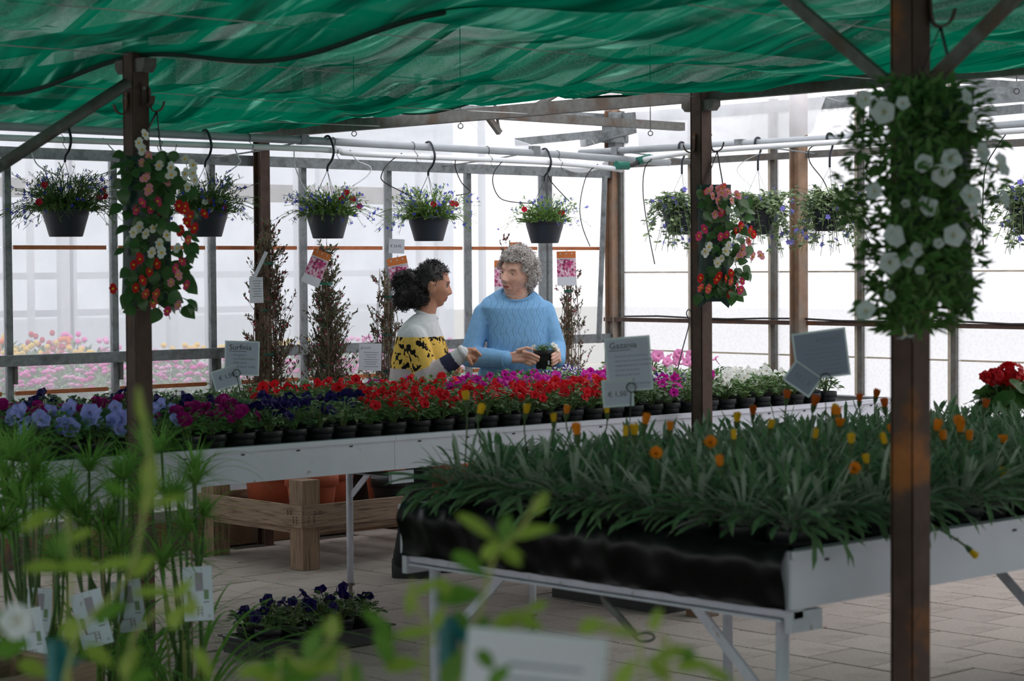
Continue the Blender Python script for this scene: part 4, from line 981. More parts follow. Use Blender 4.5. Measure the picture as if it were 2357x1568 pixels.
for j in range(9):
    yy = 6.667+j*0.1505
    for i in range(36):
        x = 3.86+i*0.1262+(0.06 if j % 2 else 0)+rng.uniform(-.006, .006)
        if x > 8.36: continue
        y = yy+rng.uniform(-.006, .006)
        u, v, dd = px((x, y, 1.0))
        k = pick(u, j, x)
        fol = {'darkblue': 'vari' if rng.random() < .45 else 'dark', 'vari': 'vari', 'tall': 'tall', 'red': 'green', 'star': 'green', 'none': 'dark'}.get(k, 'green' if rng.random() < .6 else 'dark')
        n = rng.randint(*NF[k]) if k in NF else 0
        if j > 3 and n and k != 'pink': n = max(1, n-1)
        petunia(x, y, BZ-0.05, k if k in NF else 'red', fol, n, SZ.get(k, .03), {'none': 'unflowered petunias', 'vari': 'cream-edged petunias', 'tall': 'cream-edged trailing plants'}.get(k, k+' petunias on the bench')+(' front row' if j == 0 else ' back row' if j == 8 else ''), LAB[k].replace('on the long white bench', 'in front row of the long white bench' if j == 0 else 'in back row of the long white bench' if j == 8 else 'in inner rows of the long white bench'), lift=(.12, .19) if k == 'pink' else (.075, .125))
        npet += 1; PET.append(Vector((x, y, BZ-0.05)))
# ------------------------------------------------------------------ gazanias
mt['gz_orange'] = petal('gazania_orange', (236, 138, 24), 0.15, 0.2); mt['gz_yellow'] = petal('gazania_yellow', (232, 186, 30), 0.15, 0.2); mt['gz_rust'] = petal('gazania_rusty', (196, 92, 26), 0.2, 0.15)
def gaz_leaf(r, q=None):
    g = MB(); g.leaf((0, 0, 0), (1, 0, 0), (0, 0, 1), 1.0, r.uniform(.060, .088), (.25, .4, .55, .7, .85, 1.1, 1.4, 1.8)[q], 0.35, 8, 'spat'); return g
r_ = random.Random(5)
GLEAF = []
for k in range(8):
    g = gaz_leaf(r_, k); GLEAF.append(g)
gl_me = [g.mesh('leaf', mt['lf_gaz'], True) for g in GLEAF]
def gaz_layout(r, n=90, bad=None, out_dir=None, n_out=0):
    # bad(point in plant space above the crown) says where a leaf may not go; the default keeps leaves above the neighbours' pot rims
    bad = bad or (lambda p: math.hypot(p.x, p.y) > .055 and p.z < .013)
    out = []; tries = 0
    while len(out) < n+n_out and tries < (n+n_out)*25:
        tries += 1; spill = len(out) >= n
        a = r.uniform(0, 6.28); el = math.radians(r.choice((r.uniform(-5, 35), r.uniform(25, 70), r.uniform(45, 88))))
        L = r.uniform(.11, .20)
        if spill: a = out_dir+r.gauss(0, .6); el = math.radians(r.uniform(12, 50)); L = r.uniform(.17, .25)
        p = Vector((r.uniform(0, .03)*math.cos(a), r.uniform(0, .03)*math.sin(a), r.uniform(0, .02)))
        m = frame_from((-math.sin(el)*math.cos(a), -math.sin(el)*math.sin(a), math.cos(el)), (math.cos(el)*math.cos(a), math.cos(el)*math.sin(a), math.sin(el)), p, L)
        m = m @ Matrix.Rotation(r.gauss(0, .3), 4, 'X'); kk = r.randrange(8) if not spill else r.randrange(3, 8)
        if any(bad(m @ Vector(v)) for v in GLEAF[kk].v): continue
        out.append((kk, m))
    return out
gz_fol = []
for s in range(6):
    g = MB(); r = random.Random(70+s)
    for k, m in gaz_layout(r): g.add([m @ Vector(v) for v in GLEAF[k].v], GLEAF[k].f)
    gz_fol.append(g.mesh('foliage', mt['lf_gaz'], True))
def gaz_flower(name, mp, spread, n=13, layers=2, seed=0):
    r = random.Random(seed); g = MB()
    for L_ in range(layers):
        for k in range(n):
            a = 2*math.pi*(k+.5*L_)/n; el = math.pi/2-spread*(1-.25*L_)+r.uniform(-.08, .08)
            d = Vector((math.cos(el)*math.cos(a), math.cos(el)*math.sin(a), math.sin(el)))
            g.leaf(Vector((0.22*math.cos(a), 0.22*math.sin(a), 0.25)), d, (-math.cos(a)*math.sin(el), -math.sin(a)*math.sin(el), math.cos(el)), r.uniform(1.05, 1.25), 0.34, -0.25 if spread < .7 else .1, .25, 3, 'lance', mi=0)
    g.lathe([(0.06, -.55), (0.22, -.25), (0.30, .1), (0.27, .35)], 9, mi=1)
    for k in range(9):
        a = k*.7; g.leaf((0.27*math.cos(a), 0.27*math.sin(a), .1), (math.cos(a)*.5, math.sin(a)*.5, 1), (math.cos(a), math.sin(a), 0), .4, .14, 0, 0, 2, 'lance', mi=1)
    g.ball((0, 0, .3), .22, 7, 4, mi=2, sc=(1, 1, .5))
    return g.mesh(name, [mp, mt['stem_dark'], mt['gz_rust']], True)
GF = {'o': [gaz_flower('flower_head', mt['gz_orange'], s, seed=i) for i, s in enumerate((.25, .45))], 'y': [gaz_flower('flower_head', mt['gz_yellow'], s, seed=i) for i, s in enumerate((.12, .22))],
      'O': [gaz_flower('flower_head', mt['gz_orange'], 1.25, seed=4)], 'r': [gaz_flower('flower_head', mt['gz_rust'], .3, 11, 2, 6)]}
b = MB(); flower_pot(b, 0.062, 0.10, soil_mi=1, n=16); gpot = b.mesh('pot', [mt['black_plastic'], mt['soil']], True)
GZ = []
for i in range(24):
    for j in range(9):
        x = 3.962+i*0.172+rng.uniform(-.010, .010); y = 3.304+j*0.1488+(.034 if i % 2 else 0)+rng.uniform(-.006, .006)
        u, v, dd = px((x, y, 1.0))
        if u > 3300 or u < 0: continue
        if 6.35 < x < 7.15 and y > 4.2: continue
        rz = rng.uniform(0, 6.28)
        if i == 0: lb, gp = 'potted gazania with grey-green leaves spilling over the black film', 'gazanias at the film-covered end'
        elif j == 0: lb, gp = 'potted gazania with grey-green leaves along the white side panel', 'gazanias along the side panel'
        else: lb, gp = 'potted gazania with grey-green leaves in the middle of its bench', 'gazanias in the bench'
        t = thing('potted_gazania', lb, 'potted plant', (x, y, BZ-0.065), rz, gp); GZ.append((t, x, y, rz))
        ob('pot', gpot, t); s = rng.uniform(.9, 1.12)
        Rz = Matrix.Rotation(rz, 3, 'Z'); zc = BZ-.065+.088
        def bad(p, x=x, y=y, Rz=Rz):
            w_ = Rz @ p; X_, Y_, Z_ = w_.x+x, w_.y+y, p.z+zc
            if X_ < B2['x0']-.050 or Y_ < B2['y0']-.014 or Y_ > B2['y1']+.014: return False       # hangs free outside the bench
            if X_ < B2['x0']+.02 or Y_ < B2['y0']+.012 or Y_ > B2['y1']-.012: return Z_ < BZ+.018      # passes over the rim
            return math.hypot(p.x, p.y) > .055 and p.z < .013
        od = (math.pi if i == 0 else -math.pi/2 if j == 0 else math.pi/2)-rz; no = 26 if i == 0 else 18 if j in (0, 8) else 0
        if i == 0 and j == 0: od = math.pi*1.25-rz; no = 34
        if i <= 2:
            for k, m in gaz_layout(rng, 80, bad, od, no):
                mm = Matrix.Translation((0, 0, .088)) @ m; ob('leaf', gl_me[k], t, mat=mm)
        elif j in (0, 8):
            g = MB()
            for k, m in gaz_layout(rng, 80, bad, od, no): g.add([m @ Vector(v) for v in GLEAF[k].v], GLEAF[k].f)
            o = g.obj('foliage', mt['lf_gaz'], t, True, (0, 0, .088)); o['kind'] = 'stuff'
        else:
            o = ob('foliage', rng.choice(gz_fol), t, (0, 0, .088), None, max(1.0, s)); o['kind'] = 'stuff'
GFL = [(1074, 930, 'y'), (1102, 962, 'y'), (1209, 958, 'y'), (1275, 978, 'y'), (1303, 960, 'o'), (1398, 958, 'y'), (1483, 985, 'o'), (1510, 1045, 'O'), (1542, 998, 'o'), (1575, 1157, 'O'), (1505, 1220, 'y'), (1635, 1020, 'O'), (1695, 978, 'y'), (1733, 960, 'r'),
       (1660, 1082, 'o'), (1810, 925, 'r'), (1872, 940, 'r'), (1932, 988, 'o'), (1978, 930, 'r'), (2015, 920, 'r'), (2038, 945, 'r'), (1960, 1030, 'y'), (2040, 1030, 'y'), (1965, 1080, 'O'), (2057, 1005, 'o'), (2175, 1022, 'o'), (2210, 1003, 'o'), (2231, 1022, 'o'),
       (2307, 1027, 'o'), (2152, 1000, 'o'), (2265, 945, 'r'), (2205, 970, 'O'), (995, 1045, 'y'), (963, 1045, 'y'), (2307, 1110, 'y'), (1772, 993, 'y'), (1462, 1010, 'y'), (1440, 1012, 'y'), (1874, 1016, 'y'), (1996, 1075, 'y'), (1690, 1020, 'y'), (1330, 1010, 'o'), (1925, 965, 'o'), (2130, 1000, 'o'), (1918, 955, 'y')]
for (u, v, k) in GFL:
    best = None
    for zf in (1.13, 1.10, 1.16, 1.07, 1.19, 1.04, 1.22, 1.0, .97, .94, 1.25):
        p = at(u, v, z=zf)
        if 3.24 < p.y < 4.62 and 3.86 < p.x < 7.4: best = p; break
    if best is None: continue
    t, x, y, rz = min(GZ, key=lambda q: (q[1]-best.x)**2+(q[2]-best.y)**2)
    m = (Matrix.Translation((x, y, BZ-.065)) @ Matrix.Rotation(rz, 4, 'Z')).inverted(); h = m @ best
    n = Vector((rng.gauss(0, .15), rng.gauss(0, .15), 1)) if k != 'O' else (m.to_3x3() @ (-FH))+Vector((0, 0, .5))
    b = MB(); hb = h-n.normalized()*.008; b.tube(bez((0, 0, .09), (0, 0, .13), hb-n.normalized()*.05, hb, 6), .0022, 5); s_ = b.obj('flower_stem', mt['stem_dark'], t)
    ob('flower_head', rng.choice(GF[k]), t, mat=frame_from(n, loc=h, s=rng.uniform(.024, .031) if k != 'O' else .0155))
for t, x, y, rz in GZ:
    kinds = [c.data.materials[0].name for c in t.children if c.name.startswith('flower_head')]
    if kinds:
        w_ = {'gazania_orange': 'orange', 'gazania_yellow': 'yellow', 'gazania_rusty': 'rusty orange'}; s_ = sorted(set(w_[k] for k in kinds))
        t['label'] = t['label'].replace('with grey-green leaves', 'with %s %s flower%s' % ('one' if len(kinds) == 1 else 'several', ' and '.join(s_), '' if len(kinds) == 1 else 's')); t['group'] = 'flowering '+t['group']
    else: t['label'] = t['label'].replace('with grey-green leaves', 'without flowers, grey-green leaves')
# one flower head hanging over the side panel
t, x, y, rz = min(GZ, key=lambda q: (q[1]-4.42)**2+(q[2]-3.3)**2); m = (Matrix.Translation((x, y, BZ-.065)) @ Matrix.Rotation(rz, 4, 'Z')).inverted(); p = at(2228, 1262, Y=3.15); h = m @ p
b = MB(); P = smooth_pts([Vector((0, 0, .09)), m @ Vector((4.36, 3.24, .95)), m @ at(2190, 1235, Y=3.16), h], 4); b.tube(P, .003, 5); b.obj('flower_stem', mt['stem_dark'], t)
ob('flower_head', GF['y'][1], t, mat=frame_from((m.to_3x3() @ (RTH*.7-Vector((0, 0, .7)))), loc=h, s=.024))

# the sign rods stand in the soil of the nearest pot
for t_, ringpt, r_h in HOLD:
    c_ = min([Vector((q[1], q[2], BZ-.065)) for q in GZ]+PET, key=lambda q: (q.x-ringpt.x)**2+(q.y-ringpt.y)**2)
    set_rod(t_, ringpt, r_h, c_+Vector((.012, -.012, .06)))

# ------------------------------------------------------------------ red geranium behind the gazanias
mt['lf_ger'] = two_sided('geranium_leaf', (74, 112, 52), (100, 134, 74), trans=.3); mt['pt_ger'] = petal('geranium_red', (214, 22, 36), .15, .25)
def geranium(p, seed, heads, label):
    r = random.Random(seed); t = thing('potted_geranium', label, 'potted plant', p); t['group'] = 'red geraniums'
    b = MB(); flower_pot(b, .08, .13, soil_mi=1); b.obj('pot', [mt['black_plastic'], mt['soil']], t, True)
    for k in range(46):
        a = r.uniform(0, 6.28); q = math.sqrt(r.random()); R = .02+.15*q; z = .12+.19*(1-.5*q*q)*r.uniform(.5, 1.05)
        g = MB(); c = Vector((R*math.cos(a), R*math.sin(a), z)); L = r.uniform(.035, .055); n = Vector((math.cos(a)*.5+r.gauss(0, .3), math.sin(a)*.5+r.gauss(0, .3), 1)).normalized()
        M4 = frame_from(n, (math.cos(a), math.sin(a), 0), c, L); seg = 14
        vs = [M4 @ Vector((0, 0, -.12))]+[M4 @ Vector((rr*math.cos(2*math.pi*j/seg)*(1+.07*(j % 2)), rr*math.sin(2*math.pi*j/seg)*(1+.07*(j % 2)), .06*math.sin(j*1.8)*rr)) for rr in (.55, 1) for j in range(seg)]
        g.add(vs, [(0, 1+j, 1+(j+1) % seg) for j in range(seg)]+[(1+j, 1+seg+j, 1+seg+(j+1) % seg, 1+(j+1) % seg) for j in range(seg)])
        g.tube([(0, 0, .11), (R*.5*math.cos(a), R*.5*math.sin(a), z*.75), c], .0018, 4, mi=1); g.obj('leaf', [mt['lf_ger'], mt['stem']], t, True)
    for (hp, R, n) in heads:
        g = MB(); c = hp-Vector(p)
        for k in range(n):
            d = Vector((r.gauss(0, 1), r.gauss(0, 1), r.gauss(.35, .8))).normalized(); q = c+d*R*r.uniform(.75, 1)
            for w_ in range(5):
                a = w_*1.257; M4 = frame_from(d, loc=q); e = M4.to_3x3() @ Vector((math.cos(a), math.sin(a), .25))
                g.leaf(q, e, d, .020, .017, .3, .15, 2, 'round')
        g.ball(c, R*.62, 10, 7); g.obj('flower_cluster', mt['pt_ger'], t, True)
        g = MB(); g.tube(bez((0, 0, .12), (0, 0, .2), c-Vector((0, 0, .1)), c, 8), .003, 5); g.obj('flower_stem', mt['stem'], t)
gp = at(2330, 985, d=7.75); gp = Vector((gp.x, min(gp.y, 4.45), BZ-.065))
geranium(gp, 3, [(at(2325, 866, d=7.75), .052, 36), (at(2290, 868, d=7.72), .030, 22), (at(2268, 868, d=7.7), .016, 8)], 'potted red geranium with round scalloped leaves behind the gazanias')

# ------------------------------------------------------------------ hanging baskets
b = MB(); b.lathe([(.080, 0), (.083, .006), (.098, .06), (.110, .10), (.114, .122), (.118, .124), (.119, .136), (.112, .137), (.106, .115)], 28, cap0=True); b.lathe([(.108, .115), (.001, .12)], 28, mi=1); bpot = b.mesh('pot', [mt['basket_plastic'], mt['soil']], True)
mt['lob_blue'] = petal('lobelia_blue', (62, 64, 206)); mt['pt_cali_red'] = petal('calibrachoa_red', (186, 24, 52)); mt['pt_cali_pink'] = petal('calibrachoa_pink', (206, 30, 120)); mt['scaevola'] = petal('fan_flower_violet', (138, 130, 226))
def lobelia(seed, n, reach, up, nleaf, wild, leafmi=(0,)):
    r = random.Random(seed); g = MB(); f = MB()
    for k in range(n):
        a = r.uniform(0, 6.28); el = r.uniform(-.3, 1.3) if r.random() < wild else r.uniform(.3, 1.4); L = reach*r.uniform(.45, 1.0)
        d = Vector((math.cos(el)*math.cos(a), math.cos(el)*math.sin(a), math.sin(el)*up)); b0 = Vector((.09*r.random()*math.cos(a), .09*r.random()*math.sin(a), .12)) if el > 0 else Vector((.105*math.cos(a), .105*math.sin(a), .125))
        mid = b0+d*L*.5+Vector((0, 0, .03)); tip = b0+d*L+Vector((r.gauss(0, .02), r.gauss(0, .02), -.03 if el < .4 else 0))
        P = smooth_pts([b0, mid, tip], 4); g.tube(P, [.0016]*4+[.0012]*(len(P)-4), 3, mi=1, cap=False)
        for w_ in range(nleaf):
            s = r.uniform(.1, 1); p = P[int(s*(len(P)-1))]; dd = (d+Vector((r.gauss(0, .8), r.gauss(0, .8), r.gauss(0, .6)))).normalized()
            g.leaf(p, dd, (r.gauss(0, .4), r.gauss(0, .4), 1), r.uniform(.018, .032), r.uniform(.004, .008), .4, .2, 2, 'lance', mi=r.choice(leafmi))
        if r.random() < .42:
            for w_ in range(r.randint(1, 2)):
                p = P[-1-r.randrange(3)]+Vector((r.gauss(0, .008), r.gauss(0, .008), r.gauss(0, .008))); n_ = Vector((r.gauss(0, 1), r.gauss(0, 1), r.gauss(0, .5)))
                M4 = frame_from(n_, loc=p)
                for q in range(4): e = M4.to_3x3() @ Vector((math.cos(q*1.5), math.sin(q*1.5), .2)); f.leaf(p, e, n_, .011, .007, .2, .1, 2, 'round')
    return g, f
def leafy(seed, n, R, H, ll, lw, mats, shape='lance', z0=.12):
    r = random.Random(seed); g = MB()
    for k in range(n):
        a = r.uniform(0, 6.28); q = math.sqrt(r.random()); p = Vector((R*q*math.cos(a), R*q*math.sin(a), z0+H*(1-q*q)*r.uniform(.1, 1)))
        d = Vector((math.cos(a)*(.3+q)+r.gauss(0, .4), math.sin(a)*(.3+q)+r.gauss(0, .4), r.uniform(-.3, 1.1)))
        g.leaf(p, d, (r.gauss(0, .3), r.gauss(0, .3), 1), ll*r.uniform(.6, 1.2), lw*r.uniform(.7, 1.2), .5*r.random(), .2, 2, shape, mi=r.randrange(len(mats)))
    return g.mesh('foliage', mats)
def hook_and_cords(t, ztop, R=.112, zr=.13, cordmat='wire', nc=3, front=True):
    """plastic hook over the pipe and three cords; pipe axis is ztop above the basket base"""
    b = MB(); zc = ztop-.16
    # the hook lies over the pipe, square to it; at the glass wall it swings out in front of the white pipe
    if front: P = smooth_pts([(0, a, ztop+c) for a, c in ((.028, -.012), (.0225, .018), (0, .029), (-.025, .020), (-.046, -.015), (-.058, -.055), (-.042, -.098), (-.004, -.132), (0, -.16))], 4)
    else: P = smooth_pts([(a, 0, ztop+c) for a, c in ((-.028, -.012), (-.0225, .018), (0, .029), (.0225, .018), (.030, -.010), (.022, -.050), (.002, -.090), (0, -.16))], 4)
    b.tube(P, .0065, 7); b.obj('hook', mt['hook'], t, True)
    for k in range(nc):
        a = 2*math.pi*k/nc+.5; b = MB(); b.tube([(0, 0, zc+.004), (R*math.cos(a), R*math.sin(a), zr)], .0016, 4); b.obj('cord', mt[cordmat], t)
LB = []
for s, (n, reach, upv, nl, wd) in enumerate(((300, .30, .85, 11, .6), (250, .28, .85, 11, .5), (190, .24, .8, 11, .4), (210, .26, .85, 11, .4), (110, .22, .8, 11, .35))):
    g, f = lobelia(100+s, n, reach, upv, nl, wd); LB.append((g.mesh('lobelia_shoots', [mt['lf_bright2'] if s < 2 else mt['lf_bright'], mt['stem']]), f.mesh('lobelia_flowers', mt['lob_blue'])))
LF = [leafy(200+s, 480, .14, .11, .045, .013, [mt['lf_bright'] if s > 1 else mt['lf_bright2'], mt['lf_bright2']]) for s in range(5)]
CALI = {k: petunia_mesh('blossom_'+k, mt['pt_cali_'+k], mt['thr_yel'], False, 3, 10) for k in ('red', 'pink')}
BK = [(152, 545, [(228, 455, 'pink'), (243, 452, 'red'), (237, 440, 'red'), (90, 465, 'red'), (103, 425, 'red')], 'dark hanging basket of blue lobelia, the bushiest, with pink blooms at its side'),
      (474, 545, [(472, 465, 'white'), (507, 462, 'white'), (517, 478, 'pink'), (482, 462, 'red'), (485, 482, 'white')], 'dark hanging basket half hidden by the red begonia bag'),
      (755, 549, [(786, 455, 'red'), (812, 458, 'red'), (828, 475, 'pink'), (797, 443, 'red'), (778, 448, 'white'), (798, 470, 'white')], 'dark hanging basket over the tagged green shrub, pink bloom at its rim'),
      (987, 555, [(998, 470, 'red'), (1041, 468, 'red'), (1050, 470, 'red'), (1010, 466, 'white')], 'dark hanging basket of lobelia with red and white blooms above the young woman'),
      (1254, 560, [(1293, 490, 'red'), (1207, 482, 'red')], 'dark hanging basket with fresh green leaves above the grey-haired woman')]
for i, (u, v, fl, lab) in enumerate(BK):
    p = at(u, v, Y=PY); zt = interp(p.x, [(5.5, 2.265), (7.1, 2.262), (8.7, 2.248), (9.75, 2.225)])
    t = thing('hanging_basket', lab, 'hanging basket', p, 0); ob('pot', bpot, t, None, (0, 0, i)); hook_and_cords(t, zt-p.z)
    for nm, me in (('lobelia_shoots', LB[i][0]), ('lobelia_flowers', LB[i][1]), ('foliage', LF[i])):
        o = ob(nm, me, t, None, (0, 0, i*.7)); o['kind'] = 'stuff'
    for (x, y, k) in fl:
        q = at(x, y, Y=PY-.11)-p; ob('blossom', CALI[k] if k != 'white' else FL['white'][0], t, mat=frame_from(-FH+Vector((rng.gauss(0, .3), rng.gauss(0, .3), .3)), loc=q, s=.019))
# trailing baskets along the film wall
def trailing(seed, n, reach, drop):
    r = random.Random(seed); g = MB(); f = MB()
    for k in range(n):
        a = r.uniform(0, 6.28); L = reach*r.uniform(.4, 1); dp = drop*r.uniform(-.6, 1.0)
        P = smooth_pts([(.05*math.cos(a), .05*math.sin(a), .12), (.6*L*math.cos(a), .6*L*math.sin(a), .15+.09*r.random()-max(0, dp)*.2), (L*math.cos(a+.2), L*math.sin(a+.2), .12-dp)], 4); g.tube(P, .0016, 3, mi=1, cap=False)
        for w_ in range(20):
            s = r.uniform(.15, 1.0); p = P[int(s*(len(P)-1))]; an = r.uniform(0, 6.28)
            g.leaf(p, (math.cos(an), math.sin(an), r.uniform(-.7, .4)), (r.gauss(0, .4), r.gauss(0, .4), 1), r.uniform(.024, .038), r.uniform(.016, .027), .3, .15, 2, 'round', mi=0 if r.random() < .72 else 2)
        if r.random() < .3:
            p = P[-2]; n_ = Vector((r.gauss(0, 1), r.gauss(0, 1), .3)); M4 = frame_from(n_, loc=p)
            for q in range(5): e = M4.to_3x3() @ Vector((math.cos(q*1.25), math.sin(q*1.25), .15)); f.leaf(p, e, n_, .019, .015, .1, .1, 2, 'round')
    return g.mesh('trailing_shoots', [mt['lf_trail'], mt['stem'], mt['lf_edge']]), f.mesh('violet_flowers', mt['scaevola'])
TR = [trailing(300+s, 150, .25, .26) for s in range(3)]
for i, (u, v, lab) in enumerate(((1570, 540, 'trailing basket with violet flowers half behind the slim brown post'), (1745, 540, 'trailing variegated basket with its dark pot showing between posts'), (1910, 532, 'trailing variegated basket with violet flowers beside the white petunia bag'), (2375, 540, 'trailing basket with violet flowers beyond the flaking post'))):
    p = at(u, v, X=PX); zt = a1.z+((p.y-a1.y)/(a0.y-a1.y)*(a0.z-a1.z) if p.y > a1.y else (p.y-a1.y)/(a2.y-a1.y)*(a2.z-a1.z))
    t = thing('trailing_basket', lab, 'hanging basket', p, 0); ob('pot', bpot, t); hook_and_cords(t, zt-p.z, cordmat='wire_lt', front=False)
    o = ob('trailing_shoots', TR[i % 3][0], t, None, (0, 0, i*1.9)); o['kind'] = 'stuff'; o = ob('violet_flowers', TR[i % 3][1], t, None, (0, 0, i*1.9)); o['kind'] = 'stuff'
# ------------------------------------------------------------------ flower bags on the posts
mt['bag'] = M('dark_green_bag_film', (30, 62, 56), 0.35, var=.2, scale=9, bump=.3, bscale=14)
mt['strap'] = M('black_strap', (20, 20, 24), 0.6)
def bag(t, c, w, h, top_pts, depth=0.05, tail=True):
    """hanging plastic bag; c = centre, faces the viewer side"""
    R = Matrix((RTH, FH, Vector((0, 0, 1)))).transposed(); vs = []; nx, nz = 10, 16
    for s in (-1, 1):
        for j in range(nz+1):
            for i in range(nx+1):
                a, q = i/nx*2-1, j/nz
                bul = depth*(1-a*a)**.5*math.sin(math.pi*(.12+.8*q))**.6 if 0 < i < nx else 0
                vs.append(c-t.location+R @ Vector((a*w/2*(1-.1*math.sin(math.pi*q)), s*bul*.5+mnoise.noise(Vector((a*4, q*7, s)))*.006, (q-.5)*h)))
    n1 = (nx+1)*(nz+1); fs = []
    for s in range(2):
        for j in range(nz):
            for i in range(nx): fs.append((s*n1+j*(nx+1)+i, s*n1+j*(nx+1)+i+1, s*n1+(j+1)*(nx+1)+i+1, s*n1+(j+1)*(nx+1)+i))
    g = MB().add(vs, fs)
    for s in (-1, 1): g.add([c-t.location+R @ Vector((s*w*.5, .001, -.5*h)), c-t.location+R @ Vector((s*w*.42, .001, -.5*h-.03)), c-t.location+R @ Vector((s*w*.2, .001, -.5*h))], [(0, 1, 2)])
    g.obj('bag', mt['bag'], t, True)
    for s in (-1, 1):
        b = MB(); q0 = c-t.location+R @ Vector((s*w*.30, 0, h*.5-.03)); q1 = top_pts-t.location
        b.bar(q0, q1, .016, .003, upv=tuple(RTH)); b.obj('strap', mt['strap'], t)
def begonia_leaf():
    g = MB(); g.leaf((0, 0, 0), (1, 0, 0), (0, 0, 1), 1.0, .86, .7, .12, 6, 'heart'); g.tube([(-.55, 0, -.12), (0, 0, 0)], .03, 4, mi=1); return g.mesh('leaf', [mt['lf_beg'], mt['stem']], True)
bl = begonia_leaf()
BC = dict(pink=(238, 160, 172), white=(240, 240, 234), red=(214, 40, 44), rose=(226, 70, 120), coral=(230, 96, 92))
mt['yolk'] = M('yellow_stamens', (238, 190, 40), .6)
def begonia_cluster(name, col, seed, n):
    r = random.Random(seed); g = MB()
    for k in range(n):
        c = Vector((r.gauss(0, .7), r.gauss(0, .7), r.gauss(0, .35))) if n > 1 else Vector((0, 0, 0)); nn = Vector((r.gauss(0, .35), r.gauss(0, .35), 1)); M4 = frame_from(nn, loc=c, spin=r.uniform(0, 3))
        for q in range(4):
            e = M4.to_3x3() @ Vector((math.cos(q*math.pi/2), math.sin(q*math.pi/2), .22)); big = q % 2 == 0
            g.leaf(c, e, nn, .72 if big else .55, .74 if big else .42, .35, .12, 4, 'round', mi=0)
        g.ball(c+nn.normalized()*.1, .16, 7, 5, mi=1)
    return g.mesh(name, [petal('begonia_'+name, col, .12, .3), mt['yolk']], True)
BG = {k: [begonia_cluster('blossom', c, i, n) for i, n in enumerate((1, 2, 3))] for k, c in BC.items()}
def on_card(u, v, d, off=0.0): return at(u, v, d=d-off)
def begonia_bag(name, label, d, cu, cv, w, h, hookp, fl, leafbox, nleaf, seed):
    r = random.Random(seed); c = at(cu, cv, d=d); t = thing(name, label, 'flower bag', (c.x, c.y, c.z-h/2)); bag(t, c, w, h, hookp)
    for k in range(nleaf):
        u, v, off = leafbox(r); p = at(u, v, d=d-off)-t.location
        sgn = (u-cu)/90.0; dr = RTH*(r.gauss(0, .5)+sgn*.8)-FH*r.uniform(.1, .8)+Vector((0, 0, r.uniform(-1.0, .5))); nrm = -FH*r.uniform(.4, 1.1)+Vector((0, 0, r.uniform(.1, 1)))+RTH*r.gauss(sgn*.3, .35)
        dr = dr-nrm*(dr.dot(nrm)/nrm.dot(nrm)); ob('leaf', bl, t, mat=frame_from(nrm, dr, p, r.uniform(.038, .062)))
    for (u, v, k, n) in fl:
        p = at(u, v, d=d-.09-r.uniform(0, .02))-t.location
        b = MB(); b.tube([p+FH*.06-Vector((0, 0, .03)), p], .0016, 4); b.obj('flower_stem', mt['stem'], t)
        ob('blossom', BG[k][n-1], t, mat=frame_from(-FH+RTH*r.gauss((u-cu)/250, .25)+Vector((0, 0, r.gauss(.25, .25))), RTH, p, r.uniform(.027, .034)))
hookL = Vector((4.14, 6.43, 0))+Vector((.03, -.034, 2.135))+RTH*.03
dL = px(Vector((4.14, 6.43, 1.8)))[2]-.075
flL = [(325, 375, 'pink', 2), (352, 408, 'pink', 3), (342, 437, 'pink', 1), (318, 330, 'white', 2), (327, 345, 'white', 1), (366, 380, 'white', 1), (409, 392, 'white', 3), (425, 402, 'white', 2), (430, 432, 'white', 2), (425, 365, 'white', 1), (312, 485, 'rose', 2), (346, 482, 'rose', 2), (371, 484, 'red', 1), (412, 473, 'red', 1), (440, 482, 'red', 3), (436, 498, 'red', 1), (320, 522, 'white', 1), (307, 535, 'white', 1), (353, 524, 'white', 1), (335, 538, 'white', 1), (365, 563, 'white', 2), (372, 582, 'white', 1), (349, 581, 'white', 1), (413, 533, 'red', 2), (447, 525, 'red', 1), (432, 553, 'coral', 1), (322, 597, 'red', 1), (306, 611, 'red', 2), (343, 626, 'red', 2), (403, 619, 'rose', 2), (392, 651, 'pink', 2), (311, 664, 'red', 2), (335, 676, 'coral', 1), (359, 676, 'coral', 1), (261, 664, 'red', 1), (354, 697, 'coral', 1), (385, 716, 'rose', 1), (409, 702, 'pink', 1), (428, 656, 'rose', 1), (407, 571, 'white', 1)]
def boxL(r):
    v = r.uniform(345, 715)
    while True:
        u = r.uniform(278, 440)
        if 440 < v < 470 and u < 340: continue
        if v < 420 and u > 415: continue
        return u, v, r.uniform(.03, .10)
begonia_bag('begonia_bag', 'dark green hanging bag of white, red and pink begonias on the post by the papyrus', dL, 338, 530, .185, .52, hookL, flL, boxL, 125, 5)
hookM = Vector((7.10, 6.43, 0))+Vector((.034, -.02, 2.09))+RTH*.035
dM = px(Vector((7.10, 6.43, 1.7)))[2]-.07
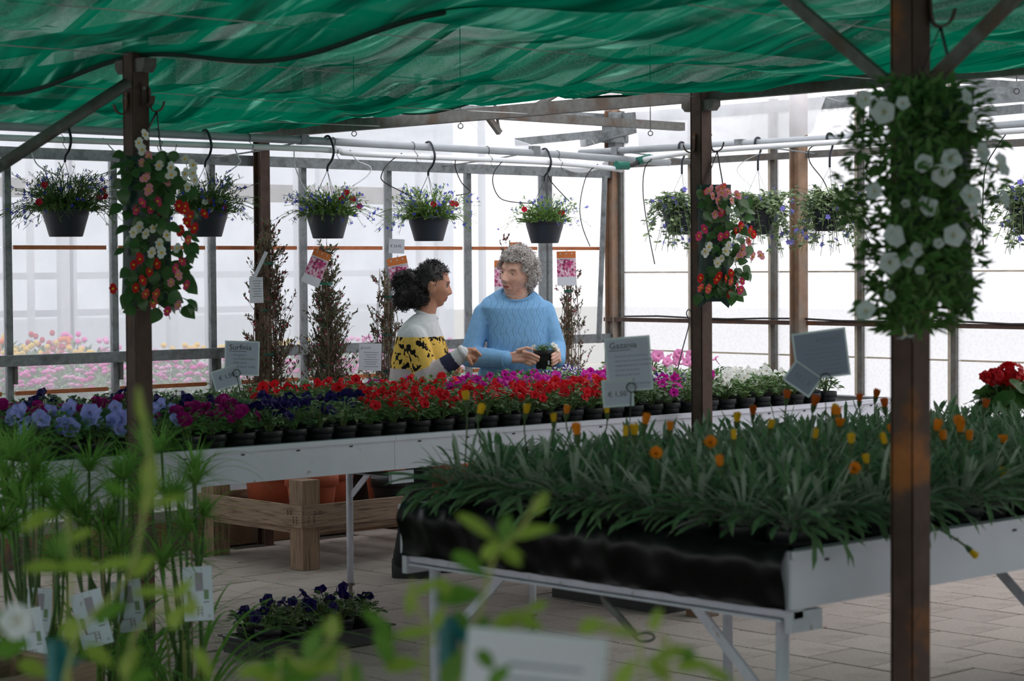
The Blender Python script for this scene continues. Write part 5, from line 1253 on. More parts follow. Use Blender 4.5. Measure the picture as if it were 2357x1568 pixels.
flM = [(1648, 437, 'pink', 3), (1672, 440, 'pink', 3), (1640, 452, 'pink', 2), (1652, 462, 'pink', 2), (1684, 462, 'pink', 2), (1665, 430, 'coral', 1), (1625, 440, 'red', 1), (1645, 495, 'pink', 2), (1661, 489, 'rose', 1), (1640, 502, 'pink', 1), (1607, 545, 'rose', 2), (1672, 540, 'rose', 1), (1658, 545, 'rose', 1), (1694, 532, 'red', 2), (1706, 525, 'coral', 1), (1726, 528, 'red', 1), (1725, 552, 'red', 2), (1676, 565, 'white', 1), (1672, 572, 'white', 1), (1642, 574, 'white', 3), (1632, 568, 'white', 1), (1625, 584, 'white', 1), (1660, 596, 'white', 2), (1652, 606, 'white', 1), (1648, 600, 'white', 1), (1710, 572, 'pink', 2), (1722, 580, 'pink', 3), (1695, 595, 'white', 1), (1732, 590, 'pink', 1), (1655, 636, 'red', 1), (1671, 643, 'red', 2), (1682, 648, 'coral', 1), (1649, 644, 'red', 1), (1612, 662, 'coral', 1), (1630, 665, 'coral', 1), (1697, 660, 'rose', 2), (1704, 668, 'rose', 1), (1612, 640, 'red', 1), (1679, 677, 'red', 1)]
def boxM(r):
    v = r.uniform(428, 690)
    while True:
        u = r.uniform(1612, 1722)
        if 505 < v < 535 and u < 1650: continue
        if v > 630 and u > 1695: continue
        return u, v, r.uniform(.03, .10)
begonia_bag('begonia_bag', 'dark green hanging bag of pink, white and red begonias on the slim brown post', dM, 1643, 560, .155, .52, hookM, flM, boxM, 100, 8)
# white petunia bag
dR = px(Vector((4.14, 3.08, 1.7)))[2]-.11; c = at(2150, 455, d=dR); t = thing('petunia_bag', 'dark green hanging bag overflowing with white petunias on the flaking post', 'flower bag', (c.x, c.y, c.z-.27))
bag(t, at(2150, 450, d=dR+.02), .19, .50, Vector((4.14, 3.08, 0))+Vector((.02, -.036, 2.14))+RTH*.03, .07)
r = random.Random(77); g = MB()
def wp_halfwidth(v): return interp(v, [(180, 90), (240, 122), (330, 142), (430, 150), (520, 118), (600, 100), (680, 106), (740, 84), (765, 50)])
for k in range(2500):
    v = r.uniform(182, 760); hw = wp_halfwidth(v)*(1+.22*mnoise.noise(Vector((v*.017, 3, 1)))); cu = interp(v, [(180, 2125), (330, 2110), (450, 2115), (600, 2120), (760, 2095)])
    q = max(-1.25, min(1.25, r.gauss(0, .56))); u = cu+q*hw; off = .13*math.sqrt(max(.02, 1-q*q))*r.uniform(-.25, 1.15); p = at(u, v, d=dR-off)-t.location
    dr = RTH*(q*1.1+r.gauss(0, .6))-FH*r.uniform(0, 1)+Vector((0, 0, r.gauss(.1, .6)))
    g.leaf(p, dr, -FH*.6+Vector((r.gauss(0, .4), r.gauss(0, .4), .8)), r.uniform(.024, .044), r.uniform(.009, .016), r.uniform(0, .8), .2, 3, 'lance')
for k in range(46):
    v = r.uniform(190, 750); s = r.choice((-1, 1)); p0 = at(2112+s*40, v, d=dR)-t.location; p1 = at(2112+s*(wp_halfwidth(v)+r.uniform(5, 38)), v-r.uniform(-25, 30), d=dR-r.uniform(0, .1))-t.location
    g.tube(bez(p0, p0+(p1-p0)*.4-FH*.04, p1-Vector((0, 0, .02)), p1, 5), .0018, 4)
    for w_ in range(9):
        q = p0.lerp(p1, r.uniform(.5, 1.02)); g.leaf(q, RTH*s*r.random()+Vector((r.gauss(0, .5), r.gauss(0, .5), r.gauss(.2, .6))), (r.gauss(0, .5), r.gauss(0, .5), 1), r.uniform(.02, .036), r.uniform(.008, .014), .4, .2, 3, 'lance')
o = g.obj('foliage', mt['lf_wp'], t); o['kind'] = 'stuff'
mt['pt_bigwhite'] = petal('petal_big_white', (226, 232, 232), .05, .35, .03); WPF = [petunia_mesh('blossom', mt['pt_bigwhite'], mt['thr_yel'], False, 40+i) for i in range(3)]
for (u, v, s, lean) in ((2033, 258, .030, -.3), (2078, 237, .018, 0), (1990, 228, .024, -1.2), (2190, 365, .027, .1), (2128, 375, .022, -.2), (2118, 382, .018, .5), (2170, 402, .029, .0), (2235, 450, .028, .1), (2306, 378, .033, 1.3), (2262, 350, .026, .9), (2312, 455, .024, 1.3), (2057, 540, .026, 0), (2196, 542, .028, .1), (2140, 478, .024, 0), (2128, 465, .016, .3), (2048, 605, .027, -.2), (2110, 575, .020, .5), (2090, 600, .018, .2), (2048, 682, .014, 0), (1992, 715, .026, -.6), (2237, 280, .026, 1.4), (2225, 222, .022, 1.0), (2012, 440, .022, -.7), (2240, 480, .02, 1.0), (2160, 560, .014, 0), (2085, 468, .012, 0), (2117, 622, .012, 0), (2065, 550, .020, .2)):
    p = at(u, v, d=dR-.14)-t.location; ob('blossom', r.choice(WPF), t, mat=frame_from(-FH+RTH*lean+Vector((0, 0, r.uniform(-.1, .5))), RTH, p, s, spin=r.uniform(0, 3)))
p = at(2084, 775, d=dR-.1)-t.location; ob('blossom', WPF[0], t, mat=frame_from(Vector((0, 0, -1))+RTH*.2, RTH, p, .022))

# ------------------------------------------------------------------ umbrella papyrus in pots
mt['lf_pap'] = two_sided('papyrus_blade', (122, 172, 76), (140, 184, 96), trans=.38); mt['pap_stem'] = M('papyrus_stem', (74, 104, 52), .5, var=.15, scale=8, trans=.1); mt['pap_pale'] = M('papyrus_pale_base', (150, 158, 92), .6)
mt['tag_card'] = M('pale_blue_tag', (206, 218, 228), .4, var=.06, scale=12); mt['tag_lbl'] = M('grey_lilac_print', (158, 152, 164), .5); mt['tag_green'] = M('green_print', (120, 150, 110), .5); mt['tag_brown'] = M('brown_print', (116, 78, 60), .5); mt['jute'] = M('jute_string', (138, 106, 70), .8)
def umbel(seed, n, L):
    r = random.Random(seed); g = MB()
    for k in range(n):
        a = r.uniform(0, 6.28); el = r.uniform(-.1, 1.35); d = Vector((math.cos(el)*math.cos(a), math.cos(el)*math.sin(a), math.sin(el)))
        g.leaf((0, 0, 0), d, (-math.sin(el)*math.cos(a), -math.sin(el)*math.sin(a), math.cos(el)), L*r.uniform(.5, 1.05), r.uniform(.004, .0075), r.uniform(.2, .9), .3, 5, 'blade')
    for k in range(6):
        a = k*1.05+r.uniform(0, .5); g.leaf((0, 0, 0), (math.cos(a), math.sin(a), .9), (0, 0, 1), L*r.uniform(1.2, 1.9), .011, r.uniform(.8, 1.9), .3, 8, 'blade')
    return g.mesh('umbel', mt['lf_pap'])
UM = [umbel(i, 70, .15) for i in range(5)]
def long_leaf(seed):
    r = random.Random(seed); g = MB(); g.leaf((0, 0, 0), (.35, 0, 1), (-1, 0, .35), r.uniform(.5, .8), .016, r.uniform(1.3, 2.5), .3, 12, 'blade'); return g.mesh('long_leaf', mt['lf_pap'])
LLF = [long_leaf(i) for i in range(6)]
def papyrus_tag(t, u, v, d, rot, w=.082, h=.150):
    m = card_frame(u, v, d, rot, tilt=.1); c = card('plant_tag', t, m, w, h, 'tag_card', 0)
    b = MB(); b.box((.004, h*.22, .001), (w*.26, h*.34, .0006)); b.obj('print', mt['tag_lbl'], c)
    for k, (x, y, sx, sy, mm) in enumerate(((-.3, -.05, .13, .2, 'tag_green'), (.28, -.02, .16, .18, 'tag_green'), (-.27, -.2, .05, .1, 'tag_brown'), (.27, -.16, .2, .02, 'ink_lt'), (-.1, -.25, .36, .012, 'tag_brown'), (-.02, -.33, .02, .18, 'tag_brown'), (.12, -.33, .02, .18, 'tag_brown'), (.05, -.36, .16, .012, 'tag_brown'), (.05, -.3, .16, .012, 'tag_brown'))):
        b = MB(); b.box((x*w, y*h, .001), (sx*w, sy*h, .0005)); b.obj('print', mt[mm], c)
    b = MB(); b.tube([(w*.36+.003*math.cos(a), -h*.42+.003*math.sin(a), .001) for a in [i*.7 for i in range(10)]], .0006, 3); b.obj('print', mt['ink'], c)
    b = MB(); b.tube([Vector((-.01, h*.44, .002)), Vector((0, h*.52, -.01)), Vector((.012, h*.44, .002))], .0012, 4); b.tube([Vector((0, h*.52, -.01)), Vector((-.02, h*.28, .004))], .0009, 4); b.obj('string', mt['jute'], c)
def papyrus(u, v, d, stems, label, seed, ztop, potm='black_plastic'):
    r = random.Random(seed); p = at(u, v, d=d); t = thing('papyrus_plant', label, 'potted plant', (p.x, p.y, 0.12))
    b = MB(); flower_pot(b, .11, .17, soil_mi=1); b.obj('pot', [mt[potm], mt['soil']], t, True)
    b = MB(); b.tube([(.03, .02, .15), (.035, .02, .75)], .003, 5); b.obj('cane', mt['cane'], t)
    stems = stems+[(u+r.uniform(-75, 75), r.uniform(1140, 1330)) for k in range(4)]
    for k, (su, sv) in enumerate(stems):
        q = at(su, sv, d=d+r.uniform(-.12, .12))-t.location; a = r.uniform(0, 6.28); b0 = Vector((r.uniform(.0, .07)*math.cos(a), r.uniform(0, .07)*math.sin(a), .15))
        b = MB(); P = bez(b0, b0+Vector((0, 0, .3)), q-Vector((0, 0, .25))+(b0-q)*.1, q, 9); b.tube(P, [.0062-.0022*i/9 for i in range(10)], 6); s_ = b.obj('stem', mt['pap_stem'], t, True)
        ob('umbel', UM[k % 5], t, q, (r.gauss(0, .15), r.gauss(0, .15), r.uniform(0, 6.28)), r.uniform(.85, 1.15))
    for k in range(30):
        a = r.uniform(0, 6.28); ob('long_leaf', LLF[k % 6], t, (.05*math.cos(a), .05*math.sin(a), .15), (0, 0, a), r.uniform(.8, 1.25))
    for k in range(14):
        a = r.uniform(0, 6.28); b = MB(); q = .05*r.random(); b.tube([(q*math.cos(a), q*math.sin(a), .14), (q*1.5*math.cos(a), q*1.5*math.sin(a), .14+r.uniform(.16, .3))], [.005, .003], 5); b.obj('sheath', mt['pap_pale'], t)
    return t
# a low timber platform carries the papyrus pots
t = thing('low_platform', 'low weathered timber platform under the papyrus pots', 'platform', (3.05, 5.05, 0))
for k in range(10): b = MB(); b.box((-.80+k*.15, 0, .108), (.13, 1.6, .022)); b.obj('plank', mt['wood_y'], t)
for k in (-1, 0, 1): b = MB(); b.box((-.125, k*.68, .0485), (1.5, .09, .097)); b.obj('bearer', mt['wood'], t)
t1 = papyrus(430, 1500, 6.05, [(450, 1115), (445, 1085), (390, 1150), (340, 1050), (372, 1040), (410, 1150)], 'umbrella papyrus with its pot showing, tag hanging over its pale stems', 1, 1.0); papyrus_tag(t1, 456, 1367, 5.93, math.radians(3))
t2 = papyrus(225, 1520, 6.1, [(205, 1085), (275, 1100), (285, 1105), (200, 1215), (230, 1225), (180, 1190)], 'umbrella papyrus in the middle of the group with the most tilted tag', 2, 1.0); papyrus_tag(t2, 211, 1425, 5.9, math.radians(15), .088, .155)
t3 = papyrus(310, 1490, 6.45, [(150, 1130), (262, 1140), (330, 1170), (300, 1080)], 'umbrella papyrus standing close to the brown post with a tilted tag', 3, 1.0); papyrus_tag(t3, 297, 1395, 6.2, math.radians(9), .085, .15)
t4 = papyrus(70, 1520, 5.9, [(30, 1060), (75, 1090), (15, 1100), (55, 1130), (100, 1145), (-20, 1080), (25, 1150)], 'dense umbrella papyrus with a pale narrow tag beside a weathered crate', 4, 1.0); papyrus_tag(t4, 72, 1465, 5.7, math.radians(9), .072, .150); papyrus_tag(t4, 48, 1490, 5.75, math.radians(-10), .05, .11)
t5 = papyrus(110, 1480, 6.4, [(90, 1110), (0, 1050), (50, 1040), (130, 1180), (-30, 1120)], 'umbrella papyrus at the back of the group with a half hidden tag', 5, 1.0); papyrus_tag(t5, 90, 1410, 6.15, math.radians(-2), .07, .14)

# weathered crate at the near left
t = thing('wooden_crate', 'weathered wooden crate corner beside the papyrus tags', 'crate', at(5, 1590, d=5.0)); t.location.z = .12; t.rotation_euler.z = .2
zc = at(30, 1538, d=5.0).z-.12
for k in range(3):
    for s in (-1, 1):
        b = MB(); b.box((0, s*.13, zc-.03-k*.09), (.34, .016, .07)); b.obj('slat', mt['wood'], t)
        b = MB(); b.box((s*.16, 0, zc-.03-k*.09), (.016, .26, .07)); b.obj('slat', mt['wood_y'], t)
for s in (-1, 1):
    for q in (-1, 1): b = MB(); b.box((s*.145, q*.115, zc/2), (.03, .03, zc)); b.obj('corner_post', mt['wood_z'], t)
b = MB(); b.box((0, 0, .01), (.32, .25, .02)); b.obj('base_board', mt['wood'], t)

# ------------------------------------------------------------------ trays under the petunia bench
def carry_tray(loc, rz, nx, ny, label):
    t = thing('carry_tray', label, 'tray', loc, rz); L, W = nx*.125+.03, ny*.125+.03
    b = MB(); b.box((0, 0, .012), (L, W, .012)); b.obj('base', mt['black_plastic'], t)
    for s in (-1, 1):
        b = MB(); b.box((0, s*W/2, .045), (L, .006, .06)); b.box((0, s*(W/2+.008), .075), (L+.03, .022, .006)); b.obj('side', mt['black_plastic'], t)
        b = MB(); b.box((s*L/2, 0, .045), (.006, W, .06)); b.box((s*(L/2+.008), 0, .075), (.022, W+.03, .006)); b.obj('end', mt['black_plastic'], t)
    return t
tp = at(735, 1505, z=0.0); tp.y += .14; tp.x += .05
carry_tray((tp.x, tp.y, 0), 0, 5, 2, 'black carry tray of dark blue petunias on the paving under the bench')
for i in range(5):
    for j in range(2): petunia(tp.x-.25+i*.125, tp.y-.062+j*.125, .02, 'darkblue', 'vari' if (i+j) % 2 else 'dark', rng.randint(2, 4), .028, 'dark blue petunias in the floor tray', 'potted petunia with dark blue flowers in the carry tray on the paving')
cb = at(1470, 1408, z=0); t = thing('black_crate', 'empty black plastic crate on the paving under the petunia bench', 'crate', (7.15, 6.95, 0), .0)
for s in (-1, 1):
    b = MB(); b.box((0, s*.36, .07), (.28, .012, .14)); b.obj('side', mt['black_plastic'], t); b = MB(); b.box((s*.14, 0, .07), (.012, .72, .14)); b.obj('side', mt['black_plastic'], t)
    b = MB(); b.box((s*.15, 0, .137), (.03, .75, .008)); b.obj('rim', mt['black_plastic'], t)
b = MB(); b.box((0, 0, .008), (.28, .72, .012)); b.obj('base', mt['black_plastic'], t)
# fallen petals
mt['fallen'] = M('fallen_red_petal', (200, 30, 40), .6)
for (u, v) in ((731, 1317), (786, 1320), (1473, 1424), (1487, 1434), (1897, 1443), (640, 1332), (905, 1310), (880, 1305), (858, 1312)):
    p = at(u, v, z=.003); g = MB(); g.leaf((0, 0, 0), (1, 0, .1), (0, 0, 1), .014, .011, .5, .2, 3, 'round'); o = g.obj('fallen_petal', mt['fallen']); o.location = p; o.rotation_euler.z = rng.uniform(0, 6)
    tag(o, 'small red petal fallen on the paving', 'petal', 'fallen petals')
# scraps of black film left on the far end of the petunia bench
for u in (1995, 2030):
    p = at(u, 912, z=BZ-.06); g = MB(); g.ball((0, 0, .02), .03, 10, 6, sc=(1.3, .7, .6)); o = g.obj('film_scrap', mt['film_black'], None, True); o.location = (8.55-(2030-u)*.003, 6.66, BZ-.052); tag(o, 'scrap of black film lying at the bare end of the long bench', 'film scrap', 'film scraps')

# ------------------------------------------------------------------ flowers behind the glass wall
mt['bk_green'] = M('far_foliage', (110, 140, 90), .7, var=.2, trans=.2); FBC = dict(orange=(236, 140, 70), yellow=(238, 206, 90), pink=(236, 120, 200), rose=(232, 170, 210), magenta=(220, 60, 170), crimson=(200, 50, 80))
def far_plant(name, col, seed):
    r = random.Random(seed); g = MB(); f = MB()
    for k in range(120):
        a = r.uniform(0, 6.28); q = math.sqrt(r.random()); g.leaf((.12*q*math.cos(a), .12*q*math.sin(a), .1+.13*r.random()), (math.cos(a), math.sin(a), r.uniform(-.2, 1)), (0, 0, 1), .05, .025, .3, .2, 2, 'round')
    for k in range(8):
        a = r.uniform(0, 6.28); q = math.sqrt(r.random()); f.ball((.13*q*math.cos(a), .13*q*math.sin(a), .22+.06*r.random()), .021, 6, 4, sc=(1, 1, .6))
    return g.mesh('foliage', mt['bk_green']), f.mesh('blossoms', petal('far_'+name, col))
FB = {k: far_plant(k, c, i) for i, (k, c) in enumerate(FBC.items())}
b = MB(); flower_pot(b, .07, .12, n=10); fpot = b.mesh('pot', mt['black_plastic'], True)
for j in range(7):
    for i in range(21):
        x = 5.35+i*.235+rng.uniform(-.04, .04); y = 10.62+j*.30+rng.uniform(-.03, .03); zz = .685+j*.035
        k = rng.choice(('magenta', 'pink', 'rose') if j < 4 else (('orange', 'yellow', 'crimson', 'orange') if x < 7.4 else ('rose', 'pink', 'yellow')))
        if x > 7.6 and j > 4: continue
        t = thing('far_flower_pot', 'potted plant with %s flowers blurred behind the glass wall' % k, 'potted plant', (x, y, .685), rng.uniform(0, 6), '%s flowers behind the glass' % k)
        ob('pot', fpot, t); o = ob('foliage', FB[k][0], t, None, None, (1, 1, 1+j*.12)); o['kind'] = 'stuff'; o = ob('blossoms', FB[k][1], t, None, None, (1, 1, 1+j*.12)); o['kind'] = 'stuff'

# ------------------------------------------------------------------ climbing plants close to the lens
mt['lf_fg'] = two_sided('young_climber_leaf', (150, 176, 70), (176, 192, 96), trans=.4); mt['lf_fg2'] = two_sided('climber_leaf', (96, 140, 48), (120, 156, 70), trans=.35); mt['stem_fg'] = M('climber_stem', (160, 172, 92), .6, trans=.1); mt['teal'] = M('teal_clip', (20, 104, 104), .5)
t = thing('potting_table', 'wooden potting table under the climbing plants', 'table', at(700, 1900, d=2.1)); tl_ = t.location; tl_.z = .72
b = MB(); b.bar(RTH*-.7, RTH*.75, .5, .03); b.obj('table_top', mt['wood'], t)
for s in (-1, 1):
    for q in (-.2, .2): b = MB(); b.box(RTH*s*.62+FH*q+Vector((0, 0, -.37)), (.05, .05, .70)); b.obj('leg', mt['wood_z'], t)
def climber(label, potu, d, stems, leaves, seed, clip=None, flower=None):
    r = random.Random(seed); p = at(potu, 1700, d=d); t = thing('climbing_plant', label, 'climbing plant', (p.x, p.y, .735))
    b = MB(); flower_pot(b, .075, .14, soil_mi=1); b.obj('pot', [mt['black_plastic'], mt['soil']], t, True)
    for S_ in stems:
        P = [Vector((r.uniform(-.02, .02), r.uniform(-.02, .02), .12))]+[at(u, v, d=dd)-t.location for u, v, dd in S_]; b = MB(); b.tube(smooth_pts(P, 4), .0022, 5); b.obj('stem', mt['stem_fg'], t, True)
    for (u, v, L, ang, wd, dk, dd) in leaves:
        a = math.radians(ang); dr = RTH*math.cos(a)+Vector((0, 0, 1))*math.sin(a); sc = dd/FPX; q = at(u, v, d=dd)-t.location-dr*L*sc*.5
        g = MB(); g.leaf(Vector((0, 0, 0)), dr, -FH*.7+Vector((0, 0, .7)), L*sc, wd*sc, .35, .2, 6, 'lance'); o = g.obj('leaf', mt['lf_fg2' if dk else 'lf_fg'], t, True); o.location = q
    if clip: b = MB(); q = at(*clip[:2], d=d)-t.location; b.box(q, (.014, .014, .05)); b.tube([q+Vector((0, 0, .02)), q+RTH*.02], .006, 6); b.obj('clip', mt['teal'], t)
    if flower: ob('blossom', WPF[0], t, mat=frame_from(-FH, RTH, at(*flower, d=d)-t.location, .02))
climber('pale green climbing shoots in front of the papyrus with a teal clip', 200, 2.15, [[(150, 1560, 2.1), (290, 1335, 2.1), (325, 1220, 2.1), (345, 1080, 2.1), (333, 960, 2.1), (318, 890, 2.1)], [(160, 1560, 2.2), (150, 1440, 2.2), (165, 1330, 2.2), (155, 1180, 2.2)], [(290, 1560, 2.1), (330, 1440, 2.1), (430, 1365, 2.1), (440, 1420, 2.1)]],
        [(322, 935, 90, 100, 22, 0, 2.1), (333, 985, 80, 80, 34, 1, 2.1), (345, 1085, 95, 85, 42, 0, 2.1), (345, 1140, 90, 70, 34, 0, 2.1), (275, 1130, 85, -25, 30, 1, 2.1), (395, 1150, 85, 20, 30, 0, 2.1), (85, 1200, 80, 30, 36, 0, 2.2), (100, 1185, 70, 10, 30, 0, 2.2), (150, 1240, 80, 80, 40, 1, 2.2), (180, 1232, 80, 25, 32, 0, 2.2), (110, 1305, 110, 5, 38, 0, 2.15), (195, 1305, 110, 0, 44, 0, 2.15), (280, 1296, 110, 10, 36, 0, 2.15), (330, 1300, 70, 40, 50, 0, 2.1), (360, 1362, 110, 5, 30, 0, 2.1), (425, 1352, 60, 50, 32, 0, 2.1), (440, 1395, 50, 80, 40, 0, 2.1), (405, 1418, 60, 60, 46, 0, 2.1), (255, 1405, 90, 30, 50, 1, 2.15), (165, 1445, 60, 60, 50, 0, 2.15), (230, 1510, 80, -30, 44, 0, 2.1), (300, 1520, 80, 60, 40, 0, 2.1), (320, 1560, 80, 20, 50, 1, 2.1), (15, 1440, 80, -40, 60, 1, 2.2), (30, 1490, 80, 20, 60, 1, 2.2), (80, 1540, 80, -20, 44, 0, 2.2), (470, 1530, 90, -60, 34, 0, 2.1)], 1, (130, 1530), (40, 1430))
climber('bright green climbing shoots in front of the gazania bench with a teal clip', 1080, 2.1, [[(1060, 1560, 2.1), (1080, 1480, 2.1), (1110, 1390, 2.1), (1140, 1280, 2.1), (1195, 1225, 2.1), (1242, 1140, 2.1)], [(980, 1560, 2.05), (1000, 1480, 2.05), (960, 1390, 2.05), (950, 1350, 2.05)], [(1150, 1540, 2.1), (1180, 1440, 2.1), (1230, 1390, 2.1)]],
        [(1245, 1155, 60, 60, 32, 0, 2.1), (1105, 1215, 120, -30, 34, 0, 2.1), (1225, 1222, 120, 15, 36, 0, 2.1), (1165, 1215, 70, 85, 40, 1, 2.1), (1085, 1300, 100, -30, 46, 1, 2.1), (1130, 1265, 60, 50, 34, 0, 2.1), (1175, 1270, 70, -10, 34, 0, 2.1), (1180, 1285, 60, -30, 30, 0, 2.1), (1060, 1370, 110, 10, 64, 1, 2.1), (1030, 1360, 80, -40, 40, 0, 2.1), (945, 1375, 90, 85, 26, 0, 2.05), (985, 1350, 70, 30, 30, 0, 2.05), (1110, 1440, 60, 60, 40, 1, 2.1), (1170, 1425, 80, 30, 40, 0, 2.1), (1215, 1430, 90, -20, 46, 0, 2.1), (1240, 1395, 50, 30, 30, 0, 2.1), (880, 1440, 110, -38, 36, 1, 2.05), (890, 1500, 110, -65, 44, 1, 2.05), (960, 1455, 100, 12, 34, 0, 2.05), (930, 1530, 90, 10, 46, 0, 2.05), (1010, 1420, 60, 70, 30, 0, 2.05), (1040, 1540, 100, 70, 50, 1, 2.05), (1120, 1520, 60, -40, 40, 1, 1.92), (1150, 1555, 70, 50, 40, 1, 1.92), (1060, 1440, 70, -70, 50, 1, 2.1)], 2, (1032, 1478))
climber('low yellow-green climbing shoots on the table between the two teal clips', 720, 2.0, [[(640, 1560, 2), (700, 1535, 2), (760, 1480, 2), (765, 1420, 2)], [(800, 1560, 2), (750, 1530, 2)]], [(600, 1540, 110, 15, 40, 0, 2), (660, 1530, 110, 5, 44, 1, 2), (730, 1535, 120, -5, 44, 0, 2), (765, 1440, 60, 80, 44, 0, 2), (720, 1480, 90, 70, 44, 1, 2), (750, 1500, 80, 30, 50, 1, 2), (765, 1520, 60, 70, 34, 0, 2), (810, 1560, 80, 70, 60, 1, 2), (620, 1560, 100, -20, 40, 0, 2), (690, 1562, 110, 10, 44, 1, 2)], 3)
climber('sparse yellow-green climbing shoots beside the large white card', 1500, 1.9, [[(1480, 1560, 1.9), (1440, 1460, 1.9), (1365, 1440, 1.9)], [(1540, 1560, 1.9), (1520, 1480, 1.9)]], [(1365, 1440, 70, 20, 44, 0, 1.9), (1440, 1455, 100, -8, 30, 0, 1.9), (1510, 1425, 60, 70, 30, 0, 1.9), (1550, 1500, 90, 20, 40, 0, 1.9), (1600, 1530, 90, 10, 40, 0, 1.9), (1660, 1555, 80, -20, 34, 0, 1.9), (1440, 1550, 90, 60, 40, 0, 1.9), (1520, 1545, 80, -40, 44, 0, 1.9), (1585, 1505, 40, 40, 40, 1, 1.9)], 4)
bs = at(1230, 1720, d=2.0); bs.z = .735; t = thing('plant_sign', 'large white card standing among the climbing shoots', 'sign', bs)
c = card('info_card', t, card_frame(1228, 1570, 2.0, math.radians(-6)), .124, .085, 'paper', .004); b = MB(); b.tube([Vector((0, 0, 0)), at(1228, 1640, d=2.01)-bs], .002, 5); b.obj('rod', mt['wire'], t)
for k in range(2): b = MB(); b.box((.01, .015-.014*k, .001), (.07, .003, .0005)); b.obj('print_line', mt['ink_pale'], c)
# ------------------------------------------------------------------ the two women
def remesh(name, mb, vox, smooth_it=4, mats=None):
    me = mb.mesh(name, mats or [mt['paper']]); o = bpy.data.objects.new(name, me); COL.objects.link(o)
    m = o.modifiers.new('r', 'REMESH'); m.mode = 'VOXEL'; m.voxel_size = vox; m.adaptivity = 0.0
    if smooth_it: s = o.modifiers.new('s', 'SMOOTH'); s.iterations = smooth_it; s.factor = .5
    dg = bpy.context.evaluated_depsgraph_get(); dg.update(); e = bpy.data.meshes.new_from_object(o.evaluated_get(dg)); bpy.data.objects.remove(o)
    e.materials.clear()
    for k in (mats or []): e.materials.append(k)
    e.polygons.foreach_set('use_smooth', [True]*len(e.polygons)); return e
def centers(me):
    n = len(me.polygons); a = np.empty(n*3); me.polygons.foreach_get('center', a); return a.reshape(-1, 3)
def set_mats(me, idx): me.polygons.foreach_set('material_index', np.asarray(idx, dtype=np.int32)); me.update()
def capsule(mb, a, b, ra, rb, n=10):
    a = Vector(a); b = Vector(b); k = 5; P = []; R = []
    d = (b-a); L = d.length; d.normalize()
    for i in range(k): t = math.pi/2*i/k; P.append(a-d*ra*math.cos(t)); R.append(max(.0005, ra*math.sin(t)))
    P.append(a); R.append(ra); P.append(b); R.append(rb)
    for i in range(1, k+1): t = math.pi/2*i/k; P.append(b+d*rb*math.sin(t)); R.append(max(.0005, rb*math.cos(t)))
    mb.tube(P, R, n)
def limb(mb, pts, rs, n=12):
    for (a, ra), (b, rb) in zip(zip(pts[:-1], rs[:-1]), zip(pts[1:], rs[1:])): capsule(mb, a, b, ra, rb, n)
def loft(mb, rings, n=28, tilts=None):
    """rings: (centre Vector, half width x, half depth y)"""
    vs = []
    for ri, (c, a, b) in enumerate(rings):
        tl_z = tilts[ri] if tilts and ri < len(tilts) else 0.0
        for j in range(n):
            t = 2*math.pi*j/n; ct, st = math.cos(t), math.sin(t)
            vs.append(c+Vector((a*abs(ct)**.85*(1 if ct > 0 else -1), b*abs(st)**.85*(1 if st > 0 else -1), tl_z*b*st)))
    k = len(rings)
    fs = [(i*n+j, i*n+(j+1) % n, (i+1)*n+(j+1) % n, (i+1)*n+j) for i in range(k-1) for j in range(n)]+[tuple(range(n-1, -1, -1)), tuple(range((k-1)*n, k*n))]
    mb.add(vs, fs)
def G(x, c, s): return math.exp(-((x-c)/s)**2)
def head_verts(age=0.0, nose=1.0, nu=84, nv=70):
    """skull and face as a displaced ellipsoid; x = right side, y = face forward, z up, eyes at z = 0"""
    vs = []
    for i in range(nv+1):
        ph = math.pi*i/nv
        for j in range(nu):
            th = 2*math.pi*j/nu; dx, dy, dz = math.sin(ph)*math.sin(th), math.sin(ph)*math.cos(th), math.cos(ph)
            x, y, z = .0735*dx, (.088 if dy > 0 else .102)*dy, .114*dz+.001
            t = max(0, -z/.115)
            x *= 1-.36*t**1.6
            if y < 0: y *= 1-.62*t**1.3
            else: y *= 1-.06*t; y += .016*t**2
            x *= 1+.03*G(z, .055, .03)
            if dy > 0:
                f = min(1, dy*1.6); ax = abs(x)
                y += f*(.0045*G(z, .020, .011)*G(ax, .028, .022))
                y -= f*.0105*G(ax, .031, .0145)*G(z, .001, .0115)
                y -= f*.0040*G(ax, .0, .011)*G(z, .004, .012)
                if z < .016 and z > -.056:
                    s = (.016-z)/.054
                    pr = .0275*nose*(s**1.25 if s < 1 else max(0, 1-(s-1)/.25))
                    y += pr*G(x, 0, .0075+.0065*min(1, s))
                y += f*.0060*nose*G(ax, .0125, .0062)*G(z, -.040, .0075)
                y += f*(.0065*G(x, 0, .021)*(G(z, -.0625, .0050)+1.05*G(z, -.0745, .0058)))
                y -= f*.0052*G(x, 0, .023)*G(z, -.0682, .0026)
                y -= f*.0040*G(x, 0, .02)*G(z, -.0855, .0055)
                y += f*.0085*G(x, 0, .020)*G(z, -.102, .013)
                y += f*(.0040-.0022*age)*G(ax, .045, .018)*G(z, -.030, .02)
                y -= f*age*.0042*(G(ax-.022-.25*(-z-.045), 0, .0042))*G(z, -.055, .017)
                y -= f*age*.0022*G(ax, .031, .016)*G(z, -.017, .0038)
                x -= (1 if x > 0 else -1)*f*.004*G(z, -.055, .02)*G(ax, .055, .02)
            vs.append(Vector((x, y, z)))
    fs = [(i*nu+j, (i+1)*nu+j, (i+1)*nu+(j+1) % nu, i*nu+(j+1) % nu) for i in range(nv) for j in range(nu)]
    return vs, fs
